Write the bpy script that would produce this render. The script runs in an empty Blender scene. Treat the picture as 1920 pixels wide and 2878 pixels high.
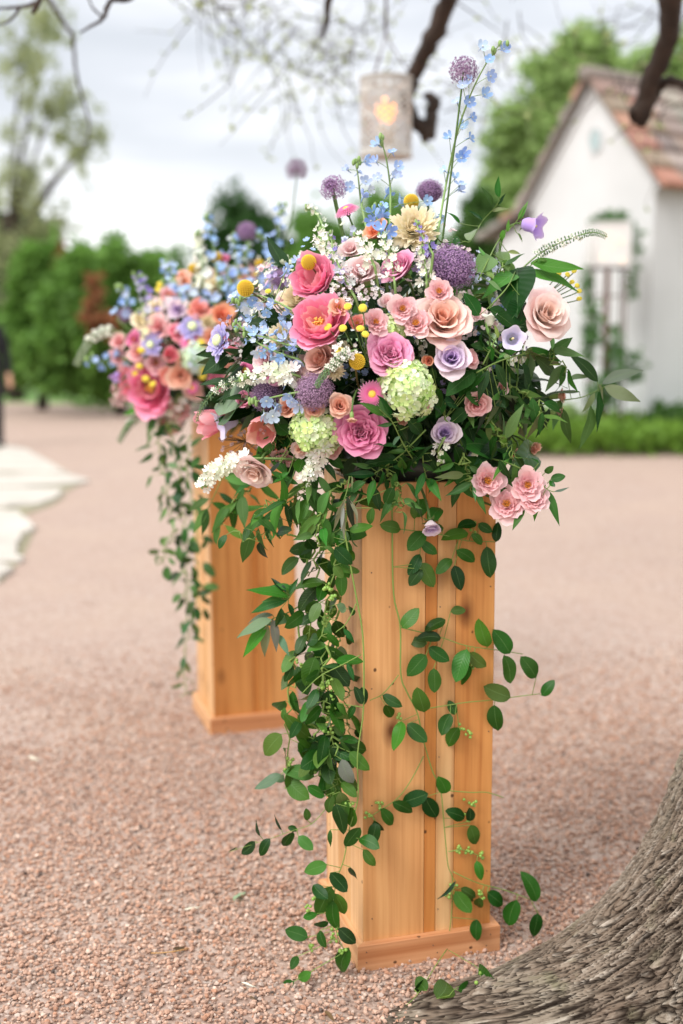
import bpy, math, random
import numpy as np
from mathutils import Vector, Matrix, Quaternion

# ------------------------------------------------------------------ camera, world, sun, exposure
SC = bpy.context.scene
COL = SC.collection
W0, H0 = 1920.0, 2878.0                    # survey pixels used to lay the place out
FPX, PITCH, ROLL, CAMH = 3300.0, 0.15108, 0.00548, 1.48223
_c, _s = math.cos(PITCH), math.sin(PITCH)
FWD = np.array([0, _c, -_s]); _up = np.array([0, _s, _c]); _rt = np.array([1.0, 0, 0])
RGT = math.cos(ROLL) * _rt - math.sin(ROLL) * _up
UPV = math.sin(ROLL) * _rt + math.cos(ROLL) * _up
CAM = np.array([0, 0, CAMH])

cd = bpy.data.cameras.new('camera'); cam = bpy.data.objects.new('camera', cd); COL.objects.link(cam)
cam.matrix_world = Matrix(((RGT[0], UPV[0], -FWD[0], CAM[0]), (RGT[1], UPV[1], -FWD[1], CAM[1]), (RGT[2], UPV[2], -FWD[2], CAM[2]), (0, 0, 0, 1)))
cd.sensor_fit = 'VERTICAL'; cd.sensor_height = 36; cd.sensor_width = 24; cd.lens = FPX / H0 * 36
cd.clip_start = 0.05; cd.clip_end = 2000
cd.dof.use_dof = True; cd.dof.focus_distance = 2.52; cd.dof.aperture_fstop = 1.45; cd.dof.aperture_blades = 0
SC.camera = cam

def NN(nt, t, **kw):
    n = nt.nodes.new(t)
    for k, v in kw.items(): setattr(n, k, v)
    return n
def link(nt, a, b): nt.links.new(a, b)
def math_node(nt, op, a, b=None, clamp=False):
    n = NN(nt, 'ShaderNodeMath', operation=op); n.use_clamp = clamp
    for i, v in enumerate((a, b)):
        if v is None: continue
        if isinstance(v, (int, float)): n.inputs[i].default_value = v
        else: link(nt, v, n.inputs[i])
    return n.outputs[0]
def ramp(nt, fac, stops, interp='LINEAR'):
    n = NN(nt, 'ShaderNodeValToRGB'); cr = n.color_ramp; cr.interpolation = interp
    while len(cr.elements) < len(stops): cr.elements.new(0.5)
    for e, (p, c) in zip(cr.elements, stops):
        e.position = p; e.color = (*c, 1) if len(c) == 3 else c
    link(nt, fac, n.inputs[0]); return n.outputs[0]
def mix_col(nt, fac, a, b, blend='MIX'):
    n = NN(nt, 'ShaderNodeMix', data_type='RGBA', blend_type=blend)
    for i, v in ((0, fac), (6, a), (7, b)):
        if isinstance(v, (int, float)): n.inputs[i].default_value = v
        elif isinstance(v, tuple): n.inputs[i].default_value = (*v[:3], 1)
        else: link(nt, v, n.inputs[i])
    return n.outputs[2]

SUN_EL, SUN_AZ = math.radians(46), math.radians(-132)      # azimuth from +Y (view direction) towards +X
world = bpy.data.worlds.new('World'); SC.world = world; world.use_nodes = True
nt = world.node_tree; nt.nodes.clear()
wo = NN(nt, 'ShaderNodeOutputWorld'); bg = NN(nt, 'ShaderNodeBackground'); bg.inputs[1].default_value = 0.10
sky = NN(nt, 'ShaderNodeTexSky', sky_type='NISHITA'); sky.sun_disc = False
sky.sun_elevation = SUN_EL; sky.sun_rotation = SUN_AZ; sky.air_density = 1.0; sky.dust_density = 2.0
tc = NN(nt, 'ShaderNodeTexCoord'); sep = NN(nt, 'ShaderNodeSeparateXYZ'); link(nt, tc.outputs['Generated'], sep.inputs[0])
el = sep.outputs[2]
mp = NN(nt, 'ShaderNodeMapping'); mp.inputs['Scale'].default_value = (2.6, 2.6, 17.0); mp.inputs['Location'].default_value = (0.35, 0.2, 0.4)
link(nt, tc.outputs['Generated'], mp.inputs[0])
nz = NN(nt, 'ShaderNodeTexNoise'); nz.inputs['Scale'].default_value = 1.1; nz.inputs['Detail'].default_value = 5; nz.inputs['Roughness'].default_value = 0.5
link(nt, mp.outputs[0], nz.inputs['Vector'])
cl = ramp(nt, nz.outputs[0], [(0.30, (3.1, 3.35, 3.75)), (0.47, (3.9, 4.1, 4.5)), (0.66, (5.7, 5.8, 6.0))])
hor = ramp(nt, el, [(0.0, (.62, .62, .62)), (0.075, (0.55, 0.55, 0.55)), (0.14, (0.15, 0.15, 0.15)), (0.28, (0.15, 0.15, 0.15)), (0.5, (0.85, 0.85, 0.85)), (1, (1, 1, 1))])
cl2 = mix_col(nt, hor, cl, (11.5, 11.4, 11.2))
link(nt, mix_col(nt, 0.90, sky.outputs[0], cl2), bg.inputs[0]); link(nt, bg.outputs[0], wo.inputs[0])
sd = bpy.data.lights.new('sun', 'SUN'); sd.energy = 1.5; sd.angle = math.radians(24); sd.color = (1, 0.975, 0.94)
sun = bpy.data.objects.new('sun', sd); COL.objects.link(sun); sun.location = (-6, 0, 8)
_sd = Vector((math.sin(SUN_AZ) * math.cos(SUN_EL), math.cos(SUN_AZ) * math.cos(SUN_EL), math.sin(SUN_EL)))
sun.rotation_euler = _sd.to_track_quat('Z', 'Y').to_euler()
SC.view_settings.view_transform = 'Standard'; SC.view_settings.look = 'None'
SC.view_settings.exposure = 0.85; SC.view_settings.gamma = 1; SC.view_settings.use_curve_mapping = False
SC.render.engine = 'CYCLES'
SC.cycles.use_denoising = True
SC.cycles.max_bounces = 7; SC.cycles.diffuse_bounces = 4; SC.cycles.glossy_bounces = 2; SC.cycles.transmission_bounces = 4; SC.cycles.transparent_max_bounces = 8

# ------------------------------------------------------------------ survey helpers
def ray(x, y): return FWD + RGT * (x - 960) / FPX + UPV * (1439 - y) / FPX
def at_y(x, y, Y):
    d = ray(x, y); return CAM + d * Y / d[1]
def on_ground(x, y, z=0.0):
    d = ray(x, y); return CAM + d * (z - CAMH) / d[2]
def on_plane(x, y, o, n):
    d = ray(x, y); return CAM + d * (np.dot(o - CAM, n) / np.dot(d, n))
def zdepth(P): return float(np.dot(P - CAM, FWD))
def view_dir(fx, fy, fz):                 # right, up, towards the photographer
    v = RGT * fx + UPV * fy - FWD * fz; return v / np.linalg.norm(v)

rng = np.random.default_rng(11); random.seed(11)
def col(h, k=1.0):
    h = h.lstrip('#'); r = [int(h[i:i + 2], 16) / 255 for i in (0, 2, 4)]
    return tuple(k * (c / 12.92 if c <= .04045 else ((c + .055) / 1.055) ** 2.4) for c in r)
def lerp(a, b, t): return tuple(x + (y - x) * t for x, y in zip(a, b))
def jit(c, s=0.08):
    k = 1 + random.uniform(-s, s); return tuple(max(0, min(1, x * k * (1 + random.uniform(-s, s) * .5))) for x in c)

# ------------------------------------------------------------------ mesh helpers
def mk(name, V, F, smooth=True, attrs=None, mats=(), midx=None):
    me = bpy.data.meshes.new(name)
    V = np.asarray(V, float)
    if isinstance(F, np.ndarray):
        n = len(F); k = F.shape[1]
        me.vertices.add(len(V)); me.vertices.foreach_set('co', V.ravel())
        me.loops.add(n * k); me.loops.foreach_set('vertex_index', F.astype(np.int32).ravel())
        me.polygons.add(n); me.polygons.foreach_set('loop_start', np.arange(0, n * k, k, dtype=np.int32))
        me.update(calc_edges=True)
    else:
        me.from_pydata(V.tolist(), [], F)
    me.polygons.foreach_set('use_smooth', np.full(len(me.polygons), smooth))
    for k, v in (attrs or {}).items():
        v = np.asarray(v, np.float32)
        if v.ndim == 1:
            a = me.attributes.new(k, 'FLOAT', 'POINT'); a.data.foreach_set('value', v)
        else:
            a = me.attributes.new(k, 'FLOAT_COLOR', 'POINT')
            a.data.foreach_set('color', np.concatenate([v, np.ones((len(v), 1), np.float32)], 1).ravel())
    for m in mats: me.materials.append(m)
    if midx is not None: me.polygons.foreach_set('material_index', np.asarray(midx, np.int32))
    me.update(); return me

class MB:                                   # collects shapes for one mesh
    def __init__(s): s.V = []; s.F = []; s.M = []; s.U = []; s.n = 0
    def add(s, V, F, m=0, u=None):
        V = np.asarray(V, float); s.V.append(V); s.F += [[i + s.n for i in f] for f in F]; s.M += [m] * len(F)
        s.U.append(np.zeros(len(V)) if u is None else np.asarray(u, float)); s.n += len(V); return s
    def mesh(s, name, mats, smooth=True):
        return mk(name, np.concatenate(s.V), s.F, smooth, {'pu': np.concatenate(s.U)}, mats, s.M)

def tube(P, R, sides=6, cap=True):
    P = np.asarray(P, float); n = len(P); R = np.full(n, R) if np.isscalar(R) else np.asarray(R, float)
    T = np.gradient(P, axis=0); T /= np.linalg.norm(T, axis=1)[:, None] + 1e-9
    up = np.array([0, 0, 1.0]) if abs(T[0][2]) < .9 else np.array([1.0, 0, 0])
    V = []; a = np.linspace(0, 2 * np.pi, sides, endpoint=False)
    x = np.cross(up, T[0]); x /= np.linalg.norm(x)
    for i in range(n):
        x = x - T[i] * np.dot(x, T[i]); x /= np.linalg.norm(x) + 1e-9; y = np.cross(T[i], x)
        V.append(P[i] + R[i] * (np.cos(a)[:, None] * x + np.sin(a)[:, None] * y))
    V = np.concatenate(V); F = []
    for i in range(n - 1):
        for j in range(sides):
            k = (j + 1) % sides; F.append([i * sides + j, i * sides + k, (i + 1) * sides + k, (i + 1) * sides + j])
    if cap: F.append(list(range(sides))[::-1]); F.append([(n - 1) * sides + j for j in range(sides)])
    return V, F
def smooth_path(P, n=24):                    # Catmull-Rom
    P = np.asarray(P, float); P = np.concatenate([[2 * P[0] - P[1]], P, [2 * P[-1] - P[-2]]]); m = len(P) - 3; out = []
    for t in np.linspace(0, m - 1e-6, n):
        i = int(t); f = t - i; a, b, c, d = P[i:i + 4]
        out.append(.5 * (2 * b + (c - a) * f + (2 * a - 5 * b + 4 * c - d) * f * f + (3 * b - a - 3 * c + d) * f ** 3))
    return np.array(out)
def box_vf(x0, x1, y0, y1, z0, z1, bev=0.0):
    V = [(x, y, z) for z in (z0, z1) for y in (y0, y1) for x in (x0, x1)]
    return V, [[0, 2, 3, 1], [4, 5, 7, 6], [0, 1, 5, 4], [2, 6, 7, 3], [0, 4, 6, 2], [1, 3, 7, 5]]
def sphere_vf(r, seg=10, rings=7, sz=1.0):
    V = [(0, 0, -r * sz)]; F = []
    for i in range(1, rings):
        p = -math.pi / 2 + math.pi * i / rings
        for j in range(seg):
            a = 2 * math.pi * j / seg; V.append((r * math.cos(p) * math.cos(a), r * math.cos(p) * math.sin(a), r * sz * math.sin(p)))
    V.append((0, 0, r * sz)); t = len(V) - 1
    for j in range(seg): F.append([0, 1 + (j + 1) % seg, 1 + j])
    for i in range(rings - 2):
        for j in range(seg):
            a = 1 + i * seg + j; b = 1 + i * seg + (j + 1) % seg; F.append([a, b, b + seg, a + seg])
    for j in range(seg): F.append([t, 1 + (rings - 2) * seg + j, 1 + (rings - 2) * seg + (j + 1) % seg])
    return V, F
def bevel_box_mesh(name, x0, x1, y0, y1, z0, z1, b, mat):
    import bmesh
    bm = bmesh.new(); V, F = box_vf(x0, x1, y0, y1, z0, z1); vs = [bm.verts.new(v) for v in V]
    for f in F: bm.faces.new([vs[i] for i in f])
    bmesh.ops.recalc_face_normals(bm, faces=bm.faces)
    bmesh.ops.bevel(bm, geom=list(bm.edges), offset=b, segments=1, affect='EDGES')
    me = bpy.data.meshes.new(name); bm.to_mesh(me); bm.free(); me.materials.append(mat); return me

def obj(name, me, parent=None, color=None, mw=None, mat=None):
    o = bpy.data.objects.new(name, me); COL.objects.link(o)
    if parent is not None: o.parent = parent
    if color is not None: o.color = (*color[:3], 1)
    if mw is not None: o.matrix_local = mw
    if mat is not None:
        o.material_slots[0].link = 'OBJECT'; o.material_slots[0].material = mat
    return o
def tag(o, label=None, cat=None, group=None, kind=None):
    if label: o['label'] = label
    if cat: o['category'] = cat
    if group: o['group'] = group
    if kind: o['kind'] = kind
    return o
def thing(name, label, cat, loc=(0, 0, 0), group=None, rot=None, scale=1.0):
    o = bpy.data.objects.new(name, None); COL.objects.link(o); o.empty_display_size = .05
    q = rot if rot is not None else Quaternion()
    o.matrix_world = Matrix.LocRotScale(Vector(loc), q, Vector((scale,) * 3))
    o['_m'] = 0; del o['_m']
    return tag(o, label, cat, group)
def frame(loc, ydir, nrm, s):                # leaf frame: y along the leaf, z its face
    y = np.asarray(ydir, float); y /= np.linalg.norm(y); z = np.asarray(nrm, float); z = z - y * np.dot(y, z); z /= np.linalg.norm(z) + 1e-9
    x = np.cross(y, z); sx = (s, s, s) if np.isscalar(s) else s
    return Matrix(((x[0] * sx[0], y[0] * sx[1], z[0] * sx[2], loc[0]), (x[1] * sx[0], y[1] * sx[1], z[1] * sx[2], loc[1]), (x[2] * sx[0], y[2] * sx[1], z[2] * sx[2], loc[2]), (0, 0, 0, 1)))

# hashed value noise / cellular noise for sculpting
def _h(i, j, k=0):
    x = np.sin(i * 127.1 + j * 311.7 + k * 74.7) * 43758.5453; return x - np.floor(x)
def vnoise(x, y, k=0):
    i = np.floor(x); j = np.floor(y); f = x - i; g = y - j; f = f * f * (3 - 2 * f); g = g * g * (3 - 2 * g)
    return (_h(i, j, k) * (1 - f) + _h(i + 1, j, k) * f) * (1 - g) + (_h(i, j + 1, k) * (1 - f) + _h(i + 1, j + 1, k) * f) * g
def fbm(x, y, k=0, o=4):
    return sum(vnoise(x * 2 ** i, y * 2 ** i, k + i) * .5 ** (i + 1) for i in range(o))
def cell(x, y, k=0):
    i = np.floor(x); j = np.floor(y); f1 = np.full(x.shape, 9.); f2 = f1.copy(); idv = np.zeros(x.shape)
    for a in (-1, 0, 1):
        for b in (-1, 0, 1):
            u = i + a; v = j + b; d = (u + _h(u, v, k) - x) ** 2 + (v + _h(u, v, k + 5) - y) ** 2
            n = d < f1; f2 = np.where(n, f1, np.minimum(f2, d)); idv = np.where(n, _h(u, v, k + 9), idv); f1 = np.minimum(f1, d)
    return np.sqrt(f1), np.sqrt(f2), idv

# ------------------------------------------------------------------ materials
def new_mat(name):
    m = bpy.data.materials.new(name); m.use_nodes = True; nt = m.node_tree; b = nt.nodes['Principled BSDF']; return m, nt, b
def plain(name, c, rough=.6, metal=0, bump=0, bscale=60, var=.15, vscale=12):
    m, nt, b = new_mat(name); tc = NN(nt, 'ShaderNodeTexCoord')
    n = NN(nt, 'ShaderNodeTexNoise'); n.inputs['Scale'].default_value = vscale; n.inputs['Detail'].default_value = 5; link(nt, tc.outputs['Object'], n.inputs['Vector'])
    link(nt, ramp(nt, n.outputs[0], [(.3, tuple(x * (1 - var) for x in c)), (.7, tuple(min(1, x * (1 + var)) for x in c))]), b.inputs['Base Color'])
    b.inputs['Roughness'].default_value = rough; b.inputs['Metallic'].default_value = metal
    if bump:
        n2 = NN(nt, 'ShaderNodeTexNoise'); n2.inputs['Scale'].default_value = bscale; n2.inputs['Detail'].default_value = 6; link(nt, tc.outputs['Object'], n2.inputs['Vector'])
        bp = NN(nt, 'ShaderNodeBump'); bp.inputs['Strength'].default_value = bump; bp.inputs['Distance'].default_value = .02
        link(nt, n2.outputs[0], bp.inputs['Height']); link(nt, bp.outputs[0], b.inputs['Normal'])
    return m
def thin_mix(nt, b, colr, t):                # add light passing through a thin sheet
    tr = NN(nt, 'ShaderNodeBsdfTranslucent'); mx = NN(nt, 'ShaderNodeMixShader'); mx.inputs[0].default_value = t
    link(nt, colr, tr.inputs[0]); link(nt, b.outputs[0], mx.inputs[1]); link(nt, tr.outputs[0], mx.inputs[2])
    link(nt, mx.outputs[0], nt.nodes['Material Output'].inputs[0])
def petal_mat(name, t=.3, tipmix=.25, basemix=.0, basec=(.9, .8, .5), rough=.8):
    m, nt, b = new_mat(name); oi = NN(nt, 'ShaderNodeObjectInfo')
    a = NN(nt, 'ShaderNodeAttribute', attribute_name='pu'); v = NN(nt, 'ShaderNodeAttribute', attribute_name='pv')
    cb = NN(nt, 'ShaderNodeCombineXYZ'); link(nt, math_node(nt, 'MULTIPLY', v.outputs[2], 16), cb.inputs[0]); link(nt, math_node(nt, 'MULTIPLY', a.outputs[2], 1.3), cb.inputs[1])
    link(nt, math_node(nt, 'MULTIPLY', oi.outputs['Random'], 40), cb.inputs[2])
    n = NN(nt, 'ShaderNodeTexNoise'); n.inputs['Scale'].default_value = 1.6; n.inputs['Detail'].default_value = 5; link(nt, cb.outputs[0], n.inputs['Vector'])
    c = mix_col(nt, math_node(nt, 'MULTIPLY', n.outputs[0], .5), oi.outputs['Color'], mix_col(nt, .5, oi.outputs['Color'], oi.outputs['Color'], 'MULTIPLY'))
    p3 = math_node(nt, 'POWER', a.outputs[2], 4)
    c = mix_col(nt, math_node(nt, 'MULTIPLY', p3, tipmix), c, (1, .93, .90))
    if basemix: c = mix_col(nt, math_node(nt, 'MULTIPLY', math_node(nt, 'POWER', math_node(nt, 'SUBTRACT', 1, a.outputs[2], True), 2.5), basemix), c, basec)
    link(nt, c, b.inputs['Base Color']); b.inputs['Roughness'].default_value = rough
    b.inputs['Specular IOR Level'].default_value = .12; b.inputs['Sheen Weight'].default_value = .25
    bp = NN(nt, 'ShaderNodeBump'); bp.inputs['Strength'].default_value = .5; bp.inputs['Distance'].default_value = .003; link(nt, n.outputs[0], bp.inputs['Height']); link(nt, bp.outputs[0], b.inputs['Normal'])
    thin_mix(nt, b, c, t); return m
M = {}
M['petal'] = petal_mat('petal', .30, .28, .35, (.95, .82, .62))
M['petal_soft'] = petal_mat('petal_soft', .22, .45, .25, (.85, .9, .55))
M['floret'] = petal_mat('floret', .24, .12, .3, (.9, .95, .85))
def leaf_mat(name, rough, t, back=.45):
    m, nt, b = new_mat(name); oi = NN(nt, 'ShaderNodeObjectInfo'); v = NN(nt, 'ShaderNodeAttribute', attribute_name='pv'); u = NN(nt, 'ShaderNodeAttribute', attribute_name='pu')
    g = NN(nt, 'ShaderNodeNewGeometry'); tc = NN(nt, 'ShaderNodeTexCoord')
    n = NN(nt, 'ShaderNodeTexNoise'); n.inputs['Scale'].default_value = 5; n.inputs['Detail'].default_value = 4; link(nt, tc.outputs['Object'], n.inputs['Vector'])
    c = mix_col(nt, math_node(nt, 'MULTIPLY', n.outputs[0], .5), oi.outputs['Color'], mix_col(nt, 1.0, oi.outputs['Color'], (.55, .7, .45), 'MULTIPLY'))
    rib = math_node(nt, 'LESS_THAN', math_node(nt, 'ABSOLUTE', v.outputs[2]), .03)
    c = mix_col(nt, math_node(nt, 'MULTIPLY', rib, .3), c, (.22, .36, .14))
    sp = NN(nt, 'ShaderNodeTexVoronoi'); sp.inputs['Scale'].default_value = 9; link(nt, tc.outputs['Object'], sp.inputs['Vector'])
    spot = math_node(nt, 'LESS_THAN', sp.outputs[0], .085)
    c = mix_col(nt, math_node(nt, 'MULTIPLY', spot, .35), c, (.20, .19, .05))
    c = mix_col(nt, math_node(nt, 'MULTIPLY', g.outputs['Backfacing'], back), c, (.24, .34, .20))
    link(nt, c, b.inputs['Base Color']); b.inputs['Roughness'].default_value = rough; b.inputs['Specular IOR Level'].default_value = .22
    # side veins as fine relief
    vv = math_node(nt, 'SINE', math_node(nt, 'MULTIPLY', math_node(nt, 'SUBTRACT', u.outputs[2], math_node(nt, 'MULTIPLY', math_node(nt, 'ABSOLUTE', v.outputs[2]), .25)), 60))
    bp = NN(nt, 'ShaderNodeBump'); bp.inputs['Strength'].default_value = .12; bp.inputs['Distance'].default_value = .002; link(nt, vv, bp.inputs['Height']); link(nt, bp.outputs[0], b.inputs['Normal'])
    thin_mix(nt, b, mix_col(nt, 1, c, (1.0, 1.15, .5), 'MULTIPLY'), t); return m
M['leaf'] = leaf_mat('leaf', .38, .20)
M['leaf_matte'] = leaf_mat('leaf_matte', .6, .26, .6)
def col_mat(name, rough=.6, t=0.0, var=.25):  # colour from the object, or per-piece tone
    m, nt, b = new_mat(name); oi = NN(nt, 'ShaderNodeObjectInfo'); a = NN(nt, 'ShaderNodeAttribute', attribute_name='tone')
    c = mix_col(nt, math_node(nt, 'MULTIPLY', a.outputs[2], var * 2), oi.outputs['Color'], mix_col(nt, 1, oi.outputs['Color'], (.35, .4, .35), 'MULTIPLY'))
    link(nt, c, b.inputs['Base Color']); b.inputs['Roughness'].default_value = rough; b.inputs['Specular IOR Level'].default_value = .3
    if t: thin_mix(nt, b, c, t)
    return m
M['tone'] = col_mat('tone_part', .65, .2, .3)
m_, nt_, b_ = new_mat('floret_mass'); oi_ = NN(nt_, 'ShaderNodeObjectInfo'); at_ = NN(nt_, 'ShaderNodeAttribute', attribute_name='tone')
c_ = mix_col(nt_, ramp(nt_, at_.outputs[2], [(.2, (0, 0, 0)), (1, (.45, .45, .45))]), mix_col(nt_, 1, oi_.outputs['Color'], (.75, .7, .75), 'MULTIPLY'), (.72, .50, .68))
link(nt_, c_, b_.inputs['Base Color']); b_.inputs['Roughness'].default_value = .7; M['tone'] = m_
M['stem'] = col_mat('stem', .55)
M['foliage'] = col_mat('foliage', .6, .42, .35)
M['foliage_in'] = leaf_mat('foliage_inner', .5, .10, .3)
M['stamen'] = col_mat('stamen', .7)

# ------------------------------------------------------------------ flower and leaf pieces (shared meshes)
MESH = {}
def petal_mesh(key, L, Wd, r0, ph, wrap=1.0, ruf=0.0, k=2.0, tip=.22, jag=0.0, nu=7, nv=7, seed=0, mat='petal', pinch=.6, curl=0.0):
    if key in MESH: return MESH[key]
    rs = np.random.default_rng(seed + 7); us = np.linspace(0, 1, nu); vs = np.linspace(-1, 1, nv); V = []; A = []; B = []
    phb, phm, pht = [math.radians(a) for a in ph]; fine = np.linspace(0, 1, 60)
    phi = phb * (1 - fine) ** 2 + 2 * phm * fine * (1 - fine) + pht * fine ** 2 + curl * np.clip((fine - .72) / .28, 0, 1) ** 2
    R = r0 + np.concatenate([[0], np.cumsum(np.sin(phi[:-1])) * L / 59]); Z = np.concatenate([[0], np.cumsum(np.cos(phi[:-1])) * L / 59])
    p0 = rs.uniform(0, 6.28); asym = rs.uniform(-.08, .08)
    for u in us:
        for v in vs:
            e = 1 - tip * 1.7 * (1 - math.sqrt(1 - .985 * v * v)) - (jag * abs(math.sin(v * 9 + p0)) if u > .9 else 0) + asym * v * u
            ue = min(1, max(0, u * e)); r = np.interp(ue, fine, R); z = np.interp(ue, fine, Z)
            w = Wd / 2 * ((1 - (1 - u) ** 2.2) ** pinch) * (1 - .10 * u ** 8); s = v * w
            rho = max(.16, wrap * max(r, .16)); a = max(-2.4, min(2.4, s / rho))
            f = (ruf * u ** 2 * math.sin(k * math.pi * v + p0) + .55 * ruf * u ** 3 * math.sin(k * 2.3 * math.pi * v + p0 * 2 + u * 3)) * L + rs.normal(0, .008) * u * L
            n = np.interp(ue, fine, phi)
            V.append((r - rho * (1 - math.cos(a)) + f * math.cos(n), rho * math.sin(a), z - f * math.sin(n) + f * .6)); A.append(u); B.append(v)
    F = [[i * nv + j, i * nv + j + 1, (i + 1) * nv + j + 1, (i + 1) * nv + j] for i in range(nu - 1) for j in range(nv - 1)]
    MESH[key] = mk(key, V, F, True, {'pu': A, 'pv': B}, [M[mat]]); return MESH[key]

def stamen_mesh(key, n=40, h=.35, r=.28):
    if key in MESH: return MESH[key]
    b = MB(); rs = np.random.default_rng(5)
    for i in range(n):
        a = i * 2.399; q = r * math.sqrt((i + .5) / n); x, y = q * math.cos(a), q * math.sin(a); hh = h * rs.uniform(.7, 1.1)
        V, F = tube([(x * .4, y * .4, .08), (x * .8, y * .8, hh * .6), (x, y, hh)], [.012, .01, .01], 3); b.add(V, F)
        V, F = sphere_vf(.035, 5, 3); b.add(np.array(V) + (x, y, hh), F)
    MESH[key] = b.mesh(key, [M['stamen']]); return MESH[key]
def sepal_mesh():
    if 'sepals' in MESH: return MESH['sepals']
    b = MB()
    V, F = sphere_vf(.16, 8, 5, 1.1); b.add(np.array(V) - (0, 0, .05), F)
    for i in range(5):
        a = i * 1.2566; c, s = math.cos(a), math.sin(a); P = [(.10, .07, 0), (.10, -.07, 0), (.36, .10, .06), (.36, -.10, .06), (.62, 0, -.04)]
        b.add([(x * c - y * s, x * s + y * c, z) for x, y, z in P], [[0, 1, 3, 2], [2, 3, 4]])
    MESH['sepals'] = b.mesh('sepals', [M['stem']]); return MESH['sepals']
GREEN = col('#5f7a3a', .8); STEMC = col('#5d7a40', .85)

def ring_petals(root, kind, N, fn, colfn, sub='petal'):
    for i in range(N):
        t = i / max(1, N - 1); me = fn(i, t)
        a = i * 2.39996 + random.uniform(-.12, .12)
        o = obj(sub, me, root, colfn(t), Matrix.Rotation(a, 4, 'Z') @ Matrix.Rotation(random.uniform(-.1, .1), 4, 'X') @ Matrix.Rotation(random.uniform(-.10, .10), 4, 'Y') @ Matrix.Diagonal((s_ := random.uniform(.9, 1.08), s_, random.uniform(.92, 1.06), 1)))

def b_rose(root, c, N=26, op=1.0, ruf=.05, **k):
    ci, cm, co = c; N = int(N * .72)
    def fn(i, t):
        key = f'rose_petal_{N}_{int(op*100)}_{i}_{int(ruf*100)}'
        return petal_mesh(key, .74 + .24 * t, .62 + .98 * t, .015 + .09 * t, ((18 + 52 * t) * op, (0 + 40 * t ** 1.3) * op, (4 + 60 * t) * op), 1.05 - .1 * t, ruf * (.4 + t), 1.6, .17, seed=i, curl=(.5 + 1.0 * t) * op, nu=10, nv=11)
    ring_petals(root, 'rose', N, fn, lambda t: jit(lerp(ci, cm, t * 2) if t < .5 else lerp(cm, co, t * 2 - 1), .05))
    obj('sepals', sepal_mesh(), root, GREEN)
def b_quartered(root, c, N=36, **k):           # very full garden rose with swirled heart
    ci, cm, co = c
    def fn(i, t):
        key = f'quartered_petal_{N}_{i}'
        q = .3 + .7 * t
        return petal_mesh(key, .62 + .34 * t, .55 + .85 * t, .02 + .12 * t, (6 + 60 * t, -6 + 52 * t, 4 + 66 * t), .9, .11 * (1 - t) + .05, 2.2, .24, seed=i, curl=.6 + .5 * t, nu=9, nv=11)
    ring_petals(root, 'rose', N, fn, lambda t: jit(lerp(ci, cm, t * 2) if t < .5 else lerp(cm, co, t * 2 - 1), .06))
    obj('sepals', sepal_mesh(), root, GREEN)
def b_peony(root, c, N=17, stam=True, **k):
    ci, cm, co = c
    def fn(i, t):
        return petal_mesh(f'peony_petal_{N}_{i}', .84 + .30 * t, .80 + .75 * t, .06 + .10 * t, (52 + 30 * t, 4 + 26 * t, -10 + 58 * t), .92, .06, 2.0, .22, jag=.05, seed=i + 50, nu=9, nv=13)
    ring_petals(root, 'peony', N, fn, lambda t: jit(lerp(ci, cm, t * 2) if t < .5 else lerp(cm, co, t * 2 - 1), .06))
    if stam: obj('stamens', stamen_mesh('stamens_big', 40, .50, .17), root, col('#f2b45c'))
    obj('sepals', sepal_mesh(), root, GREEN)
def b_spray(root, c, N=24, **k):
    ci, cm, co = c
    def fn(i, t):
        return petal_mesh(f'spray_petal_{N}_{i}', .5 + .5 * t, .55 + .6 * t, .06 + .06 * t, (34 + 44 * t, 14 + 54 * t, 16 + 62 * t), .9, .10, 2.6, .2, jag=.04, seed=i + 90, mat='petal', nu=6, nv=7)
    ring_petals(root, 'spray', N, fn, lambda t: jit(lerp(ci, cm, t * 2) if t < .5 else lerp(cm, co, t * 2 - 1), .06))
    obj('stamens', stamen_mesh('stamens_small', 26, .34, .2), root, col('#d98a35'))
    obj('sepals', sepal_mesh(), root, GREEN)
def b_carnation(root, c, N=22, **k):
    ci, cm, co = c
    def fn(i, t):
        return petal_mesh(f'carnation_petal_{i}', .85 + .15 * t, .75, .01 + .05 * t, (2 + 28 * t, 0 + 52 * t, 8 + 82 * t), .8, .13, 3.2, .1, jag=.12, seed=i + 130, nu=6, nv=9, pinch=1.2)
    ring_petals(root, 'carnation', N, fn, lambda t: jit(lerp(ci, co, t), .07))
    me = MESH.get('calyx')
    if me is None:
        b = MB(); V, F = tube([(0, 0, -.55), (0, 0, -.4), (0, 0, 0), (0, 0, .35)], [.1, .24, .27, .24], 8); b.add(V, F); me = MESH['calyx'] = b.mesh('calyx', [M['stem']])
    obj('calyx', me, root, col('#7f9a55'))
def b_tulip(root, c, **k):
    ci, cm, co = c
    for i in range(6):
        me = petal_mesh(f'tulip_petal_{i}', 1.75, 1.15, .08, (62 - 6 * (i % 2), 2 + 6 * (i % 2), -6 + 9 * (i % 2)), .95, .02, 1.5, .28, seed=i + 200, nu=10, nv=9, pinch=.55)
        obj('petal', me, root, jit(lerp(cm, co, (i % 3) / 2), .05), Matrix.Rotation(i * 1.047 + .2, 4, 'Z'))
    obj('sepals', sepal_mesh(), root, GREEN)
def b_mum(root, c, N=150, **k):
    ci, cm, co = c
    def fn(i, t):
        i = i % 150
        return petal_mesh(f'mum_petal_{i//6}', .5 + .5 * t ** .6, .30, .03 + .05 * t, (4 + 76 * t ** .8, 0 + 72 * t ** .8, 0 + 84 * t), 1.0, .02, 1, .3, seed=i // 6, nu=5, nv=4, pinch=.5, curl=-.5)
    ring_petals(root, 'mum', N, fn, lambda t: jit(lerp(ci, co, t), .05))
    obj('sepals', sepal_mesh(), root, GREEN)
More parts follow.
